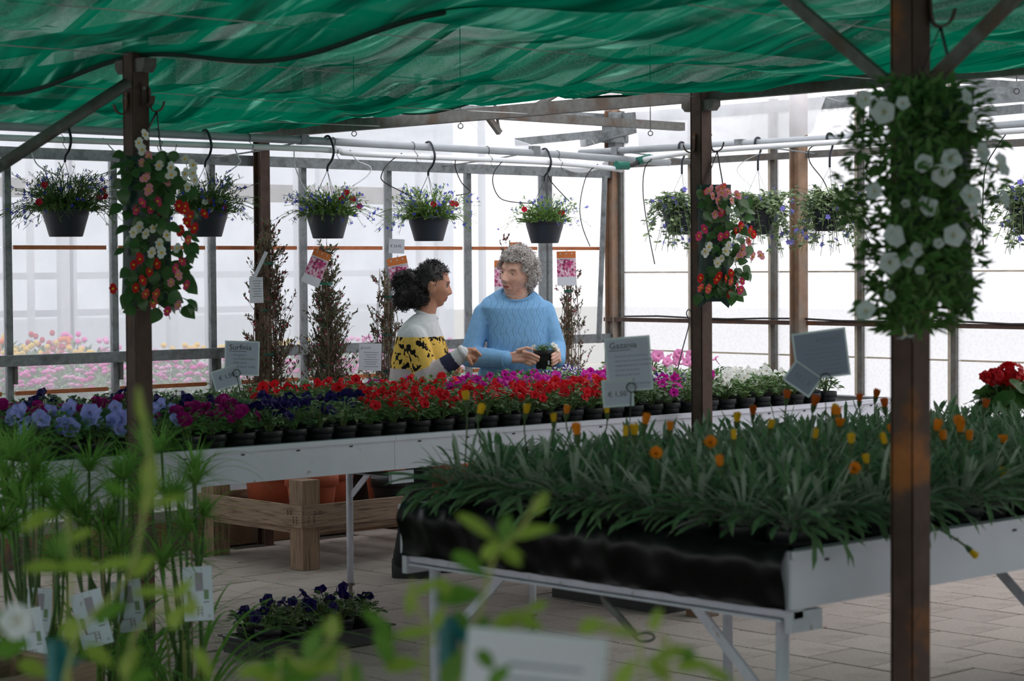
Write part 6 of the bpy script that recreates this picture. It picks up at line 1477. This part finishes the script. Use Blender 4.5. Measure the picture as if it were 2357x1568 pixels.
def ear(mb, M4, s):
    P = [M4 @ Vector((s*(.074+.006*math.cos(a)*.3), -.012+.015*math.cos(a)-.004*math.sin(a), -.012+.026*math.sin(a))) for a in [i*2*math.pi/14 for i in range(15)]]
    mb.tube(P, .0048, 6); capsule(mb, M4 @ Vector((s*.070, -.010, -.026)), M4 @ Vector((s*.073, -.012, .010)), .010, .013)
def skin_mat(name, c, c2, rough=.5):
    m = M(name, c, rough, var=.05, scale=40, col2=c2, c2scale=14, c2lo=.5, c2hi=.75, bump=.12, bscale=240)
    b = m.node_tree.nodes['Principled BSDF']; b.inputs['Subsurface Weight'].default_value = .12; b.inputs['Subsurface Radius'].default_value = (.012, .005, .003); b.inputs['Subsurface Scale'].default_value = .5
    return m
def face_parts(t, M4, iris, brow_mat, brow_w, lidmat, gaze=(0, 0)):
    mt.setdefault('eye_white', M('eye_white', (214, 208, 200), .25)); mt.setdefault('pupil', M('pupil', (14, 12, 12), .2))
    for s in (-1, 1):
        c = M4 @ Vector((s*.031, .0618, .0005)); b = MB(); b.ball(c, .0122, 16, 12); e = b.obj('eye', mt['eye_white'], t, True)
        g = (M4.to_3x3() @ Vector((gaze[0], 1, gaze[1]))).normalized(); b = MB(); b.ball(c+g*.0082, .0056, 12, 8); b.obj('iris', iris, e, True); b = MB(); b.ball(c+g*.0116, .0026, 8, 6); b.obj('pupil', mt['pupil'], e, True)
        P = [M4 @ Vector((s*(.031+.0165*q), .0722+.004*(1-q*q)-.004*max(0, q), .0058-.005*q*q)) for q in [-1+i*.25 for i in range(9)]]
        b = MB(); b.tube(P, [.0012+.0019*(1-abs(-1+i*.25)**2) for i in range(9)], 6); b.obj('eyelid', lidmat, t, True)
        P = [M4 @ Vector((s*(.031+.0160*q), .0712+.003*(1-q*q)-.004*max(0, q), -.0068+.004*q*q)) for q in [-1+i*.25 for i in range(9)]]
        b = MB(); b.tube(P, [.0010+.0012*(1-abs(-1+i*.25)**2) for i in range(9)], 6); b.obj('lower_lid', lidmat, t, True)
        P = [M4 @ Vector((s*(.030+.021*q), .0830-.009*max(0, q)**2-.002*q, .0205+.004*q-.006*q*q)) for q in [-1+i*.25 for i in range(9)]]
        b = MB(); b.tube(P, [brow_w*(.5+.8*(1-abs(-.3+i*.16-.5))) for i in range(9)], 6); b.obj('eyebrow', brow_mat, t, True)
def person(label, u0, d0):
    o = at(u0, 1300, d=d0); t = thing('person', label, 'person', (o.x, o.y, 0.0)); t.rotation_euler.z = math.atan2(RTH.y, RTH.x)
    inv = (Matrix.Translation((o.x, o.y, 0)) @ Matrix.Rotation(t.rotation_euler.z, 4, 'Z')).inverted()
    return t, (lambda u, v, w=0.0: inv @ at(u, v, d=d0-w)), d0/FPX
def hand(mb, wrist, palm_end, normal, fingers, thumb, rw=.026):
    """palm as three capsules, then finger chains given as point lists"""
    wrist = Vector(wrist); palm_end = Vector(palm_end); side = (palm_end-wrist).cross(Vector(normal)).normalized()
    for k in (-1, 0, 1): capsule(mb, wrist+side*k*.012, palm_end+side*k*.024, .017, .0135)
    for F_ in fingers+[thumb]:
        rs = [.0105]+[.0092, .0085, .0070][:len(F_)-1]; limb(mb, F_, rs, 8)
def shoe(t, heel, toe, mat, sole, wdt=.045):
    heel = Vector(heel); toe = Vector(toe); heel.z = toe.z = 0; d = (toe-heel); L = d.length; d.normalize(); sd = Vector((-d.y, d.x, 0)); vs = []; n = 12; K = 16
    def outline(q): return wdt*(.72+.28*math.sin(math.pi*min(1, q*1.1)))*(1 if .06 < q < .85 else math.sqrt(max(.02, 1-((.06-q)/.06)**2 if q <= .06 else 1-((q-.85)/.15)**2)))
    g = MB(); s_ = MB()
    for i in range(K+1):
        q = i/K; h = interp(q, [(0, .075), (.25, .085), (.45, .075), (.7, .05), (.9, .035), (1, .02)]); w_ = outline(q); c = heel+d*L*q
        for j in range(n): a = math.pi*j/(n-1); vs.append(c+sd*w_*math.cos(a)+Vector((0, 0, .022+h*math.sin(a)**.7)))
    g.add(vs, [(i*n+j, i*n+j+1, (i+1)*n+j+1, (i+1)*n+j) for i in range(K) for j in range(n-1)]); g.obj('shoe', mat, t, True)
    vs = [heel+d*L*(i/K)+sd*s*outline(i/K)*1.06+Vector((0, 0, z)) for z in (0, .026) for i in range(K+1) for s in (-1, 1)]; m = 2*(K+1)
    fs = [(2*i, 2*i+2, 2*i+3, 2*i+1) for i in range(K)]+[(m+2*i+1, m+2*i+3, m+2*i+2, m+2*i) for i in range(K)]+[(2*i, m+2*i, m+2*i+2, 2*i+2) for i in range(K)]+[(2*i+3, m+2*i+3, m+2*i+1, 2*i+1) for i in range(K)]
    s_.add(vs, fs); s_.obj('shoe_sole', sole, t)
def curls(cap_pts, r, n, rad, tr, wild, turns=1.2):
    g = MB()
    for k in range(n):
        p, nrm = r.choice(cap_pts); p = p+Vector((r.gauss(0, .006), r.gauss(0, .006), r.gauss(0, .006))); nrm = (nrm+Vector((r.gauss(0, wild), r.gauss(0, wild), r.gauss(0, wild)))).normalized()
        M4 = frame_from(nrm, (r.gauss(0, 1), r.gauss(0, 1), r.gauss(0, 1)), p); R = rad*r.uniform(.6, 1.3); N_ = 9; L = rad*r.uniform(1.0, 2.4)
        P = [M4 @ Vector((R*math.cos(a), R*math.sin(a), L*(i/N_)-.004)) for i, a in enumerate([turns*2*math.pi*i/N_ for i in range(N_+1)])]
        g.tube(P, [tr*(1-.5*i/N_) for i in range(N_+1)], 4, cap=False)
    return g
def hair_cap(M4, keep, scale, seed, amp, nu=44, nv=34):
    g = MB(); vs = []; pts = []; ok = []
    for i in range(nv+1):
        ph = math.pi*i/nv
        for j in range(nu):
            th = 2*math.pi*j/nu; d = Vector((math.sin(ph)*math.sin(th), math.sin(ph)*math.cos(th), math.cos(ph)))
            x, y, z = .0735*d.x, (.088 if d.y > 0 else .102)*d.y, .114*d.z; tt = max(0, -z/.115); x *= 1-.3*tt
            if y < 0: y *= 1-.45*tt
            n = 1+amp*mnoise.noise(d*5+Vector((seed, 0, 0)))+amp*.6*mnoise.noise(d*13)
            q = Vector((x*scale[0]*n, y*scale[1]*n, z*scale[2]*n)); ok.append(keep(q)); vs.append(M4 @ q)
            if ok[-1]: pts.append((M4 @ q, (M4.to_3x3() @ d).normalized()))
    fs = [f for f in [(i*nu+j, (i+1)*nu+j, (i+1)*nu+(j+1) % nu, i*nu+(j+1) % nu) for i in range(nv) for j in range(nu)] if all(ok[k] for k in f)]
    g.add(vs, fs); return g, pts

# --- young woman in the patterned sweater, seen from her right side
YD = 10.95; Yt, P_, k_ = person('young woman in grey sweater with yellow leopard band, dark curly hair tied back, pointing', 968, YD)
mt['skin_y'] = skin_mat('skin_warm_brown', (190, 138, 112), (176, 114, 92)); mt['skin_e'] = skin_mat('skin_pale_aged', (224, 176, 156), (208, 140, 122)); mt['lip_y'] = M('lips_rose', (150, 84, 76), .4); mt['lip_e'] = M('lips_pale_rose', (176, 104, 98), .45)
mt['hair_y'] = M('black_brown_hair', (30, 24, 24), .45, var=.35, scale=60, spec=.5); mt['hair_e'] = M('silver_grey_hair', (200, 194, 190), .55, var=.2, scale=50, spec=.4, col2=(150, 138, 132), c2scale=18)
mt['trouser'] = M('black_trousers', (22, 22, 25), .85, var=.15, scale=60)
mt['shoe_blk'] = M('black_trainer', (26, 27, 30), .6); mt['sole_blk'] = M('black_sole', (34, 34, 36), .7); mt['shoe_flash'] = M('grey_shoe_flash', (150, 150, 150), .5)
def knit(name, c, bscale=95): return M(name, c, .9, var=.08, scale=45, bump=.28, bscale=bscale*3, spec=.1)
mt['kn_grey'] = knit('light_grey_knit', (206, 208, 210)); mt['kn_lilac'] = knit('lilac_grey_knit', (192, 180, 182)); mt['kn_navy'] = knit('navy_knit', (56, 56, 80))
def leopard():
    m = knit('yellow_leopard_knit', (226, 186, 92)); nt = m.node_tree; N = nt.nodes; L = nt.links; b = N['Principled BSDF']; tc = N.new('ShaderNodeTexCoord')
    n = N.new('ShaderNodeTexNoise'); n.inputs['Scale'].default_value = 30; n.inputs['Detail'].default_value = 2; L.new(tc.outputs['Object'], n.inputs['Vector'])
    mp = N.new('ShaderNodeVectorMath'); mp.operation = 'MULTIPLY_ADD'; mp.inputs[1].default_value = (.035, .035, .035); L.new(n.outputs['Color'], mp.inputs[0]); L.new(tc.outputs['Object'], mp.inputs[2])
    v = N.new('ShaderNodeTexVoronoi'); v.inputs['Scale'].default_value = 15; v.inputs['Randomness'].default_value = .75; L.new(mp.outputs[0], v.inputs['Vector'])
    a = N.new('ShaderNodeMath'); a.operation = 'SUBTRACT'; a.inputs[1].default_value = .34; L.new(v.outputs['Distance'], a.inputs[0]); ab = N.new('ShaderNodeMath'); ab.operation = 'ABSOLUTE'; L.new(a.outputs[0], ab.inputs[0])
    lt = N.new('ShaderNodeMath'); lt.operation = 'LESS_THAN'; lt.inputs[1].default_value = .165; L.new(ab.outputs[0], lt.inputs[0])
    n3 = N.new('ShaderNodeTexNoise'); n3.inputs['Scale'].default_value = 34; L.new(tc.outputs['Object'], n3.inputs['Vector']); g = N.new('ShaderNodeMath'); g.operation = 'GREATER_THAN'; g.inputs[1].default_value = .475; L.new(n3.outputs[0], g.inputs[0])
    mu = N.new('ShaderNodeMath'); mu.operation = 'MULTIPLY'; L.new(lt.outputs[0], mu.inputs[0]); L.new(g.outputs[0], mu.inputs[1])
    src = b.inputs['Base Color'].links[0].from_socket; mx = N.new('ShaderNodeMix'); mx.data_type = 'RGBA'; mx.inputs[7].default_value = (*lin((26, 24, 26)), 1); L.new(mu.outputs[0], mx.inputs[0]); L.new(src, mx.inputs[6]); L.new(mx.outputs[2], b.inputs['Base Color']); return m
mt['kn_leo'] = leopard()
hc = P_(996, 657, 0.0); hdir = Vector((1, .10, -.06)).normalized()
HM = frame_from(Vector((.05, 0, 1)), (0, -1, 0), hc); y_ = hdir-HM.to_3x3().col[2]*hdir.dot(HM.to_3x3().col[2]); y_.normalize(); z_ = Vector(HM.to_3x3().col[2]); x_ = y_.cross(z_); HM = Matrix((x_, y_, z_)).transposed().to_4x4(); HM.translation = hc
sh, el, wr_ = P_(955, 778, .155), P_(986, 872, .20), P_(1064, 815, .23); sh2, el2, wr2 = P_(975, 778, -.16), P_(1015, 868, -.19), P_(1040, 860, -.05)
body = MB(); hv, hf = head_verts(0, .80); body.add([HM @ v for v in hv], hf)
for s in (-1, 1): ear(body, HM, s)
limb(body, [P_(972, 752, 0), P_(979, 728, 0), P_(985, 700, 0), P_(990, 680, 0)], [.060, .050, .050, .055])
RG = [(722, 979, 24, .072), (733, 974, 33, .10), (748, 968, 43, .150), (765, 966, 51, .172), (790, 968, 59, .178), (820, 969, 67, .172), (850, 968, 70, .168), (885, 966, 72, .168), (930, 966, 74, .18), (965, 966, 74, .185)]
loft(body, [(P_(u, v), (a-7)*k_, b-.015) for v, u, a, b in RG[2:]])
for S_, E_, W_ in ((sh, el, wr_), (sh2, el2, wr2)): limb(body, [S_, E_, W_], [.045, .036, .026])
HP = lambda u, v, w: P_(u, v, w)
hand(body, P_(1070, 813, .235), P_(1090, 815, .245), (0, -1, .6), [[P_(1090, 808, .255), P_(1097, 809, .26), P_(1106, 818, .26)], [P_(1091, 814, .245), P_(1098, 820, .25), P_(1096, 830, .245)], [P_(1090, 819, .235), P_(1095, 828, .235), P_(1089, 836, .23)], [P_(1088, 823, .225), P_(1090, 833, .225), P_(1083, 838, .22)]], [P_(1076, 822, .262), P_(1082, 832, .268), P_(1086, 839, .265)])
hand(body, wr2, wr2+Vector((.03, -.04, .03)), (1, 0, 0), [[wr2+Vector((.03, -.04, .03)), wr2+Vector((.05, -.07, .03)), wr2+Vector((.04, -.09, .0))]], [wr2, wr2+Vector((.03, -.02, .04))])
feet = [(P_(902, 1320, .10), P_(1006, 1320, .13)), (P_(940, 1320, -.10), P_(1046, 1320, -.06))]
for (h_, t_), s in zip(feet, (1, -1)):
    an = h_.lerp(t_, .25); an.z = .08; kn = P_(965, 1110, s*.09); hp = P_(966, 950, s*.085); limb(body, [hp, kn, an], [.07, .05, .036])
    capsule(body, Vector((an.x, an.y, .05)), Vector((t_.x-.05, t_.y, .035)), .03, .025)
me = remesh('body', body, .0036, 2, [mt['skin_y'], mt['lip_y']]); C_ = centers(me); Hi = np.array(HM.inverted()); Q = C_@Hi[:3, :3].T+Hi[:3, 3]
lips = (np.abs(Q[:, 0]) < .021) & (Q[:, 1] > .065) & (Q[:, 2] < -.0575+0*Q[:, 0]) & (Q[:, 2] > -.0805+np.abs(Q[:, 0])*.35); set_mats(me, lips.astype(int)); ob('body', me, Yt)
face_parts(Yt, HM, M('brown_iris', (60, 36, 24), .2), mt['hair_y'], .0024, mt['hair_y'])
b = MB(); P = [HM @ Vector((.076+.004, -.014+.006*math.cos(a), -.047+.006*math.sin(a))) for a in [i*.63 for i in range(11)]]; b.tube(P, .0012, 5); b.obj('earring', mt['galv'], Yt)
sw = MB(); loft(sw, [(P_(u, v), a*k_, b_) for v, u, a, b_ in RG]); limb(sw, [sh, sh.lerp(el, .5), el, el.lerp(wr_, .5), wr_], [.066, .064, .062, .052, .040]); limb(sw, [sh2, el2, wr2], [.064, .056, .042])
me = remesh('sweater', sw, .006, 8, [mt['kn_grey'], mt['kn_leo'], mt['kn_lilac'], mt['kn_navy']]); C_ = centers(me); V3 = lambda q: np.array(q)
def seg_t(C, a, b): a = V3(a); b = V3(b); d = b-a; t = np.clip(((C-a)@d)/(d@d), 0, 1); return t, np.linalg.norm(C-(a+t[:, None]*d), axis=1)
idx = np.zeros(len(C_), int); z0, z1 = P_(960, 773).z, P_(960, 846).z
idx[C_[:, 2] < z0] = 1; idx[C_[:, 2] < z1] = 2
for S_, E_, W_, lim in ((sh, el, wr_, .075), (sh2, el2, wr2, .06)):
    ta, da = seg_t(C_, S_, E_); tb, db = seg_t(C_, E_, W_); up = (da < lim) & (da <= db) & (C_[:, 2] < P_(0, 782).z); fo = (db < lim) & (db < da)
    if S_ is sh: up &= C_[:, 1] < V3(P_(960, 800, .10))[1]
    idx[up] = np.where(ta[up] < .80, 1, 2); idx[fo] = np.where(tb[fo] < .50, 2, np.where(tb[fo] < .80, 3, 0))
set_mats(me, idx); ob('sweater', me, Yt)
b = MB(); n_ = 26
def tilt_ring(c, a, b_, nrm, n): M4 = frame_from(nrm, (1, 0, 0), c); return [M4 @ Vector((a*math.cos(2*math.pi*i/n), b_*math.sin(2*math.pi*i/n), 0)) for i in range(n+1)]
b.tube(tilt_ring(P_(981, 724), .058, .064, (.38, 0, 1), n_), .0095, 6); b.obj('collar', mt['kn_grey'], Yt, True)
d_ = (wr_-el).normalized(); b = MB(); b.tube([wr_-d_*.004, wr_+d_*.012, wr_+d_*.022], [.041, .044, .040], 18); b.obj('cuff', mt['kn_grey'], Yt, True)
tr = MB(); loft(tr, [(P_(966, v), a*k_, b_) for v, a, b_ in ((925, 68, .165), (960, 70, .175), (1000, 66, .172))])
for (h_, t_), s in zip(feet, (1, -1)): an = h_.lerp(t_, .25); an.z = .09; limb(tr, [P_(966, 985, s*.085), P_(965, 1110, s*.09), an], [.088, .068, .055])
ob('trousers', remesh('trousers', tr, .010, 4, [mt['trouser']]), Yt)
for h_, t_ in feet: shoe(Yt, h_, t_, mt['shoe_blk'], mt['sole_blk'])
b = MB(); f0, f1 = feet[0]; g0 = f0.lerp(f1, .28)+Vector((0, -.047, .05)); b.tube([g0, g0+Vector((.04, 0, .008)), g0+Vector((.08, 0, -.012))], [.003, .009, .002], 6); b.obj('shoe_flash', mt['shoe_flash'], Yt)
kp = lambda q: (q.z > .066-.25*max(0, .06-q.y)*(q.y > 0) and q.y > 0) or (q.y <= .052 and q.z > .028) or (q.y < .012 and q.z > -.004 and q.y > -.02) or (q.y <= -.022 and q.z > -.085)
cap, pts = hair_cap(HM, kp, (1.075, 1.07, 1.06), 3, .03); hair = MB(); hair.add(cap.v, cap.f)
bun = []
for (u, v, w_, R) in ((945, 672, .01, .080), (928, 648, .0, .052), (950, 650, .02, .055), (930, 690, .02, .055), (962, 685, .03, .055), (955, 668, -.04, .06), (938, 640, -.03, .04)):
    c = P_(u, v, w_)
    for i in range(170):
        d = Vector((rng.gauss(0, 1), rng.gauss(0, 1), rng.gauss(0, 1))).normalized(); bun.append((c+d*R*.92, d))
    hair.ball(c, R*.93, 18, 12)
r = random.Random(4); cu = curls(bun, r, 1900, .0095, .0021, .6); hair.add(cu.v, cu.f); cu = curls(pts, r, 1100, .006, .0016, 1.0, .8); hair.add(cu.v, cu.f)
ob('hair', hair.mesh('hair', mt['hair_y'], True), Yt)

# --- older woman in the blue cable sweater holding a potted plant
ED = 11.35; Et, E_, ke = person('grey-haired woman in light blue cable-knit sweater holding a small potted plant', 1180, ED)
zax = Vector((.17, 0, 1)).normalized(); hd = Vector((-.66, -.75, -.26)).normalized(); y_ = (hd-zax*hd.dot(zax)).normalized(); x_ = y_.cross(zax); EM = Matrix((x_, y_, zax)).transposed().to_4x4(); EM.translation = E_(1190, 632, .03)
es, ee, ew = E_(1113, 722, .0), E_(1081, 821, .05), E_(1163, 828, .20); fs_, fe, fw = E_(1253, 716, -.02), E_(1280, 800, .03), E_(1283, 830, .17)
body = MB(); hv, hf = head_verts(1.0, 1.08); body.add([EM @ (v*1.09) for v in hv], hf)
for s in (-1, 1): ear(body, EM, s)
limb(body, [E_(1189, 708, .0), E_(1190, 690, .01), E_(1192, 668, .02), E_(1195, 645, .0)], [.070, .058, .056, .058])
ER = [(675, 1188, 36, .074), (680, 1186, 52, .086), (690, 1182, 70, .098), (704, 1181, 78, .112), (725, 1186, 74, .12), (750, 1190, 70, .132), (785, 1192, 70, .144), (820, 1190, 73, .144), (855, 1183, 82, .138), (900, 1180, 86, .140), (945, 1180, 86, .14)]
loft(body, [(E_(u, v), (a-8)*ke, b-.02) for v, u, a, b in ER[4:]])
for S_, E2, W_ in ((es, ee, ew), (fs_, fe, fw)): limb(body, [S_, E2, W_], [.046, .038, .028])
potc = E_(1253, 829, .26)
hand(body, E_(1174, 824, .205), E_(1206, 820, .235), (0, -1, .3), [[E_(1206, 811, .25), E_(1224, 815, .28), E_(1240, 823, .315)], [E_(1206, 817, .245), E_(1224, 823, .275), E_(1238, 830, .31)], [E_(1204, 824, .235), E_(1220, 831, .265), E_(1232, 836, .30)], [E_(1201, 830, .225), E_(1214, 837, .25), E_(1224, 840, .28)]], [E_(1192, 807, .235), E_(1213, 801, .25), E_(1230, 806, .275)])
hand(body, E_(1287, 828, .18), E_(1283, 817, .225), (-1, 0, 0), [[E_(1284, 808, .235), E_(1279, 812, .275), E_(1271, 818, .31)], [E_(1284, 815, .235), E_(1279, 820, .28), E_(1271, 826, .315)], [E_(1284, 822, .23), E_(1279, 828, .275), E_(1271, 833, .31)], [E_(1284, 830, .22), E_(1278, 836, .26), E_(1270, 840, .295)]], [E_(1286, 806, .21), E_(1281, 802, .24), E_(1274, 803, .27)])
ef = [(E_(1150, 1300, -.06), E_(1128, 1300, .17)), (E_(1215, 1300, -.06), E_(1200, 1300, .18))]
for h_, t_ in ef:
    an = h_.lerp(t_, .25); an.z = .08; kn = an.copy(); kn.z = .48; hp = E_(1182, 950); hp.x = an.x*.7+hp.x*.3; limb(body, [hp, kn, an], [.08, .055, .038]); capsule(body, Vector((an.x, an.y, .05)), Vector((t_.x, t_.y+.05, .035)), .03, .025)
me = remesh('body', body, .0036, 2, [mt['skin_e'], mt['lip_e']]); C_ = centers(me); Hi = np.array(EM.inverted()); Q = (C_@Hi[:3, :3].T+Hi[:3, 3])/1.09
lips = (np.abs(Q[:, 0]) < .020) & (Q[:, 1] > .065) & (Q[:, 2] < -.0615) & (Q[:, 2] > -.0765+np.abs(Q[:, 0])*.35); set_mats(me, lips.astype(int)); ob('body', me, Et)
EMs = EM @ Matrix.Scale(1.09, 4); face_parts(Et, EMs, M('grey_iris', (84, 80, 70), .2), M('grey_brow', (120, 104, 96), .7), .0021, mt['skin_e'], (.25, -.15))
def cable():
    m = knit('blue_cable_knit', (124, 172, 214)); nt = m.node_tree; N = nt.nodes; L = nt.links; b = N['Principled BSDF']; tc = N.new('ShaderNodeTexCoord')
    sx = N.new('ShaderNodeSeparateXYZ'); L.new(tc.outputs['Object'], sx.inputs[0])
    def mth(op, a, bb=None):
        n = N.new('ShaderNodeMath'); n.operation = op
        for i, q in enumerate((a, bb)):
            if q is None: continue
            if isinstance(q, (int, float)): n.inputs[i].default_value = q
            else: L.new(q, n.inputs[i])
        return n.outputs[0]
    # columns of twisted cables: grooves between columns swing left and right down the front
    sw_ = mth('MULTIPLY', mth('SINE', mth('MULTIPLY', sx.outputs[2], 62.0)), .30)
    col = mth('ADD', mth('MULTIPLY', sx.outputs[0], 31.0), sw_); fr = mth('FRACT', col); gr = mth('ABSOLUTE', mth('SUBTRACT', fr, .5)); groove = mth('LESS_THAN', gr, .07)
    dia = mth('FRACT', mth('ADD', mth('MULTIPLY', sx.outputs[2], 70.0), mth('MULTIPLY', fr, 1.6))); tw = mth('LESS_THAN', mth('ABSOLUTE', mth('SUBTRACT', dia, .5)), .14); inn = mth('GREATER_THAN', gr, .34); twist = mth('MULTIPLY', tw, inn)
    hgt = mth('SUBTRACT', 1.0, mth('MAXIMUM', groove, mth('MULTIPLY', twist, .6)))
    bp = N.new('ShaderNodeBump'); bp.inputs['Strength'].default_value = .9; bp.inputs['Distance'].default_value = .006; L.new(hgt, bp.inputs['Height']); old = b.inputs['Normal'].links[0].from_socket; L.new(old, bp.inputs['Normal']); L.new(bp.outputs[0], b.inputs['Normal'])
    src = b.inputs['Base Color'].links[0].from_socket; h = N.new('ShaderNodeHueSaturation'); L.new(src, h.inputs['Color']); L.new(mth('ADD', mth('MULTIPLY', hgt, .30), .74), h.inputs['Value']); L.new(h.outputs[0], b.inputs['Base Color']); return m  # grooves and twists also darkened in the colour, as painted crease shade
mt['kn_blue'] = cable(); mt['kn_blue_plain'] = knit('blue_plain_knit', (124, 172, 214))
sw = MB(); loft(sw, [(E_(u, v), a*ke, b_) for v, u, a, b_ in ER], tilts=[.62, .5, .3, .12]); limb(sw, [es, es.lerp(ee, .5), ee, ee.lerp(ew, .5), ew], [.056, .057, .058, .055, .046]); limb(sw, [fs_, fs_.lerp(fe, .5), fe, fw], [.058, .058, .055, .044])
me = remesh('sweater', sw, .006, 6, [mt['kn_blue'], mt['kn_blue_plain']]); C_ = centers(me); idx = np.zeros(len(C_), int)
for S_, E2, W_ in ((es, ee, ew), (fs_, fe, fw)):
    ta, da = seg_t(C_, S_, E2); tb, db = seg_t(C_, E2, W_); xin = (C_[:, 0] < E_(1126, 700).x) if S_ is es else (C_[:, 0] > E_(1252, 700).x)
    idx[((da < .09) & xin) | (db < .066)] = 1
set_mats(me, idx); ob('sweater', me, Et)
b = MB(); b.tube(tilt_ring(E_(1188, 675, .0), .084, .080, (-.04, -.62, 1), 28), .0095, 6); b.obj('collar', mt['kn_blue_plain'], Et, True)
d_ = (ew-ee).normalized(); b = MB(); b.tube([ew-d_*.05, ew-d_*.01, ew+d_*.012, ew+d_*.016], [.047, .046, .049, .045], 20); b.obj('cuff', mt['kn_blue_plain'], Et, True)
b = MB()
for i in range(16): q = .08*(1 if i < 99 else 0); a = i/15*math.pi+math.pi; b.ball(E_(1189, 675, .018)+Vector((.060*math.cos(a), .066*math.sin(a)-.012, -.004-.012*abs(math.sin(a)))), .0036, 6, 4)
b.obj('necklace', M('pearl_beads', (206, 190, 176), .3), Et)
p = EMs @ Vector((.078, -.014, -.048)); b = MB(); b.tube([p, p-Vector((0, 0, .045))], .0007, 4); b.ball(p-Vector((0, 0, .018)), .0035, 6, 4); b.ball(p-Vector((0, 0, .032)), .0035, 6, 4); b.ball(p-Vector((0, 0, .045)), .005, 8, 5, sc=(1, 1, 1.6)); b.obj('earring', M('dark_bead', (96, 84, 110), .3), Et)
tr = MB(); loft(tr, [(E_(1181, v), a*ke, b_) for v, a, b_ in ((935, 78, .13), (965, 80, .135), (1000, 78, .132))])
for h_, t_ in ef: an = h_.lerp(t_, .25); an.z = .09; kn = an.copy(); kn.z = .48; hp = E_(1182, 985); hp.x = an.x*.8+hp.x*.2; limb(tr, [hp, kn, an], [.092, .075, .06])
ob('trousers', remesh('trousers', tr, .010, 4, [M('dark_blue_trousers', (40, 44, 60), .85)]), Et)
for h_, t_ in ef: shoe(Et, h_, t_, mt['shoe_blk'], mt['sole_blk'])
kp = lambda q: (q.z > .058) or (q.y < .045 and q.z > .014) or (q.y < .004 and q.z > -.04) or (q.y < -.03 and q.z > -.075)
cap, pts = hair_cap(EMs, kp, (1.10, 1.07, 1.07), 9, .05); hair = MB(); hair.add(cap.v, cap.f)
r = random.Random(9); side = []
for p, n in pts:
    for k in range(2): side.append((p+n*r.uniform(-.004, .014), n))
cu = curls(side, r, 2300, .0100, .0018, .55); hair.add(cu.v, cu.f)
cu = curls([q for q in side if (EMs.inverted() @ q[0]).z < .03 or (EMs.inverted() @ q[0]).y > .03], r, 800, .009, .0016, .9); hair.add(cu.v, cu.f)
ob('hair', hair.mesh('hair', mt['hair_e'], True), Et)
# the potted plant she holds
pw = at(1253, 850, d=ED-.255); t = thing('held_pot_plant', 'small black pot of white petunia held in the grey-haired woman\'s hands', 'potted plant', pw); R_ = .0565
ob('pot', pot_me, t, None, None, (1.02, 1.02, .99)); o = ob('foliage', FO['green'][1], t, (0, 0, .082), None, (.72, .72, .50)); o['kind'] = 'stuff'
for (u, v, dx) in ((1227, 800, -.8), (1276, 795, .3), (1283, 803, .8)):
    ob('blossom', FL['white'][0], t, mat=frame_from(-FH*.4+RTH*dx+Vector((0, 0, .5)), RTH, at(u, v, d=ED-.27)-pw, .022))
b = MB()
for k in range(5): b.box(RTH*(.018+.002*k)-FH*.0505+Vector((0, 0, .036)), (.0012, .0012, .022))
b.obj('barcode_label', mt['paper'], t)
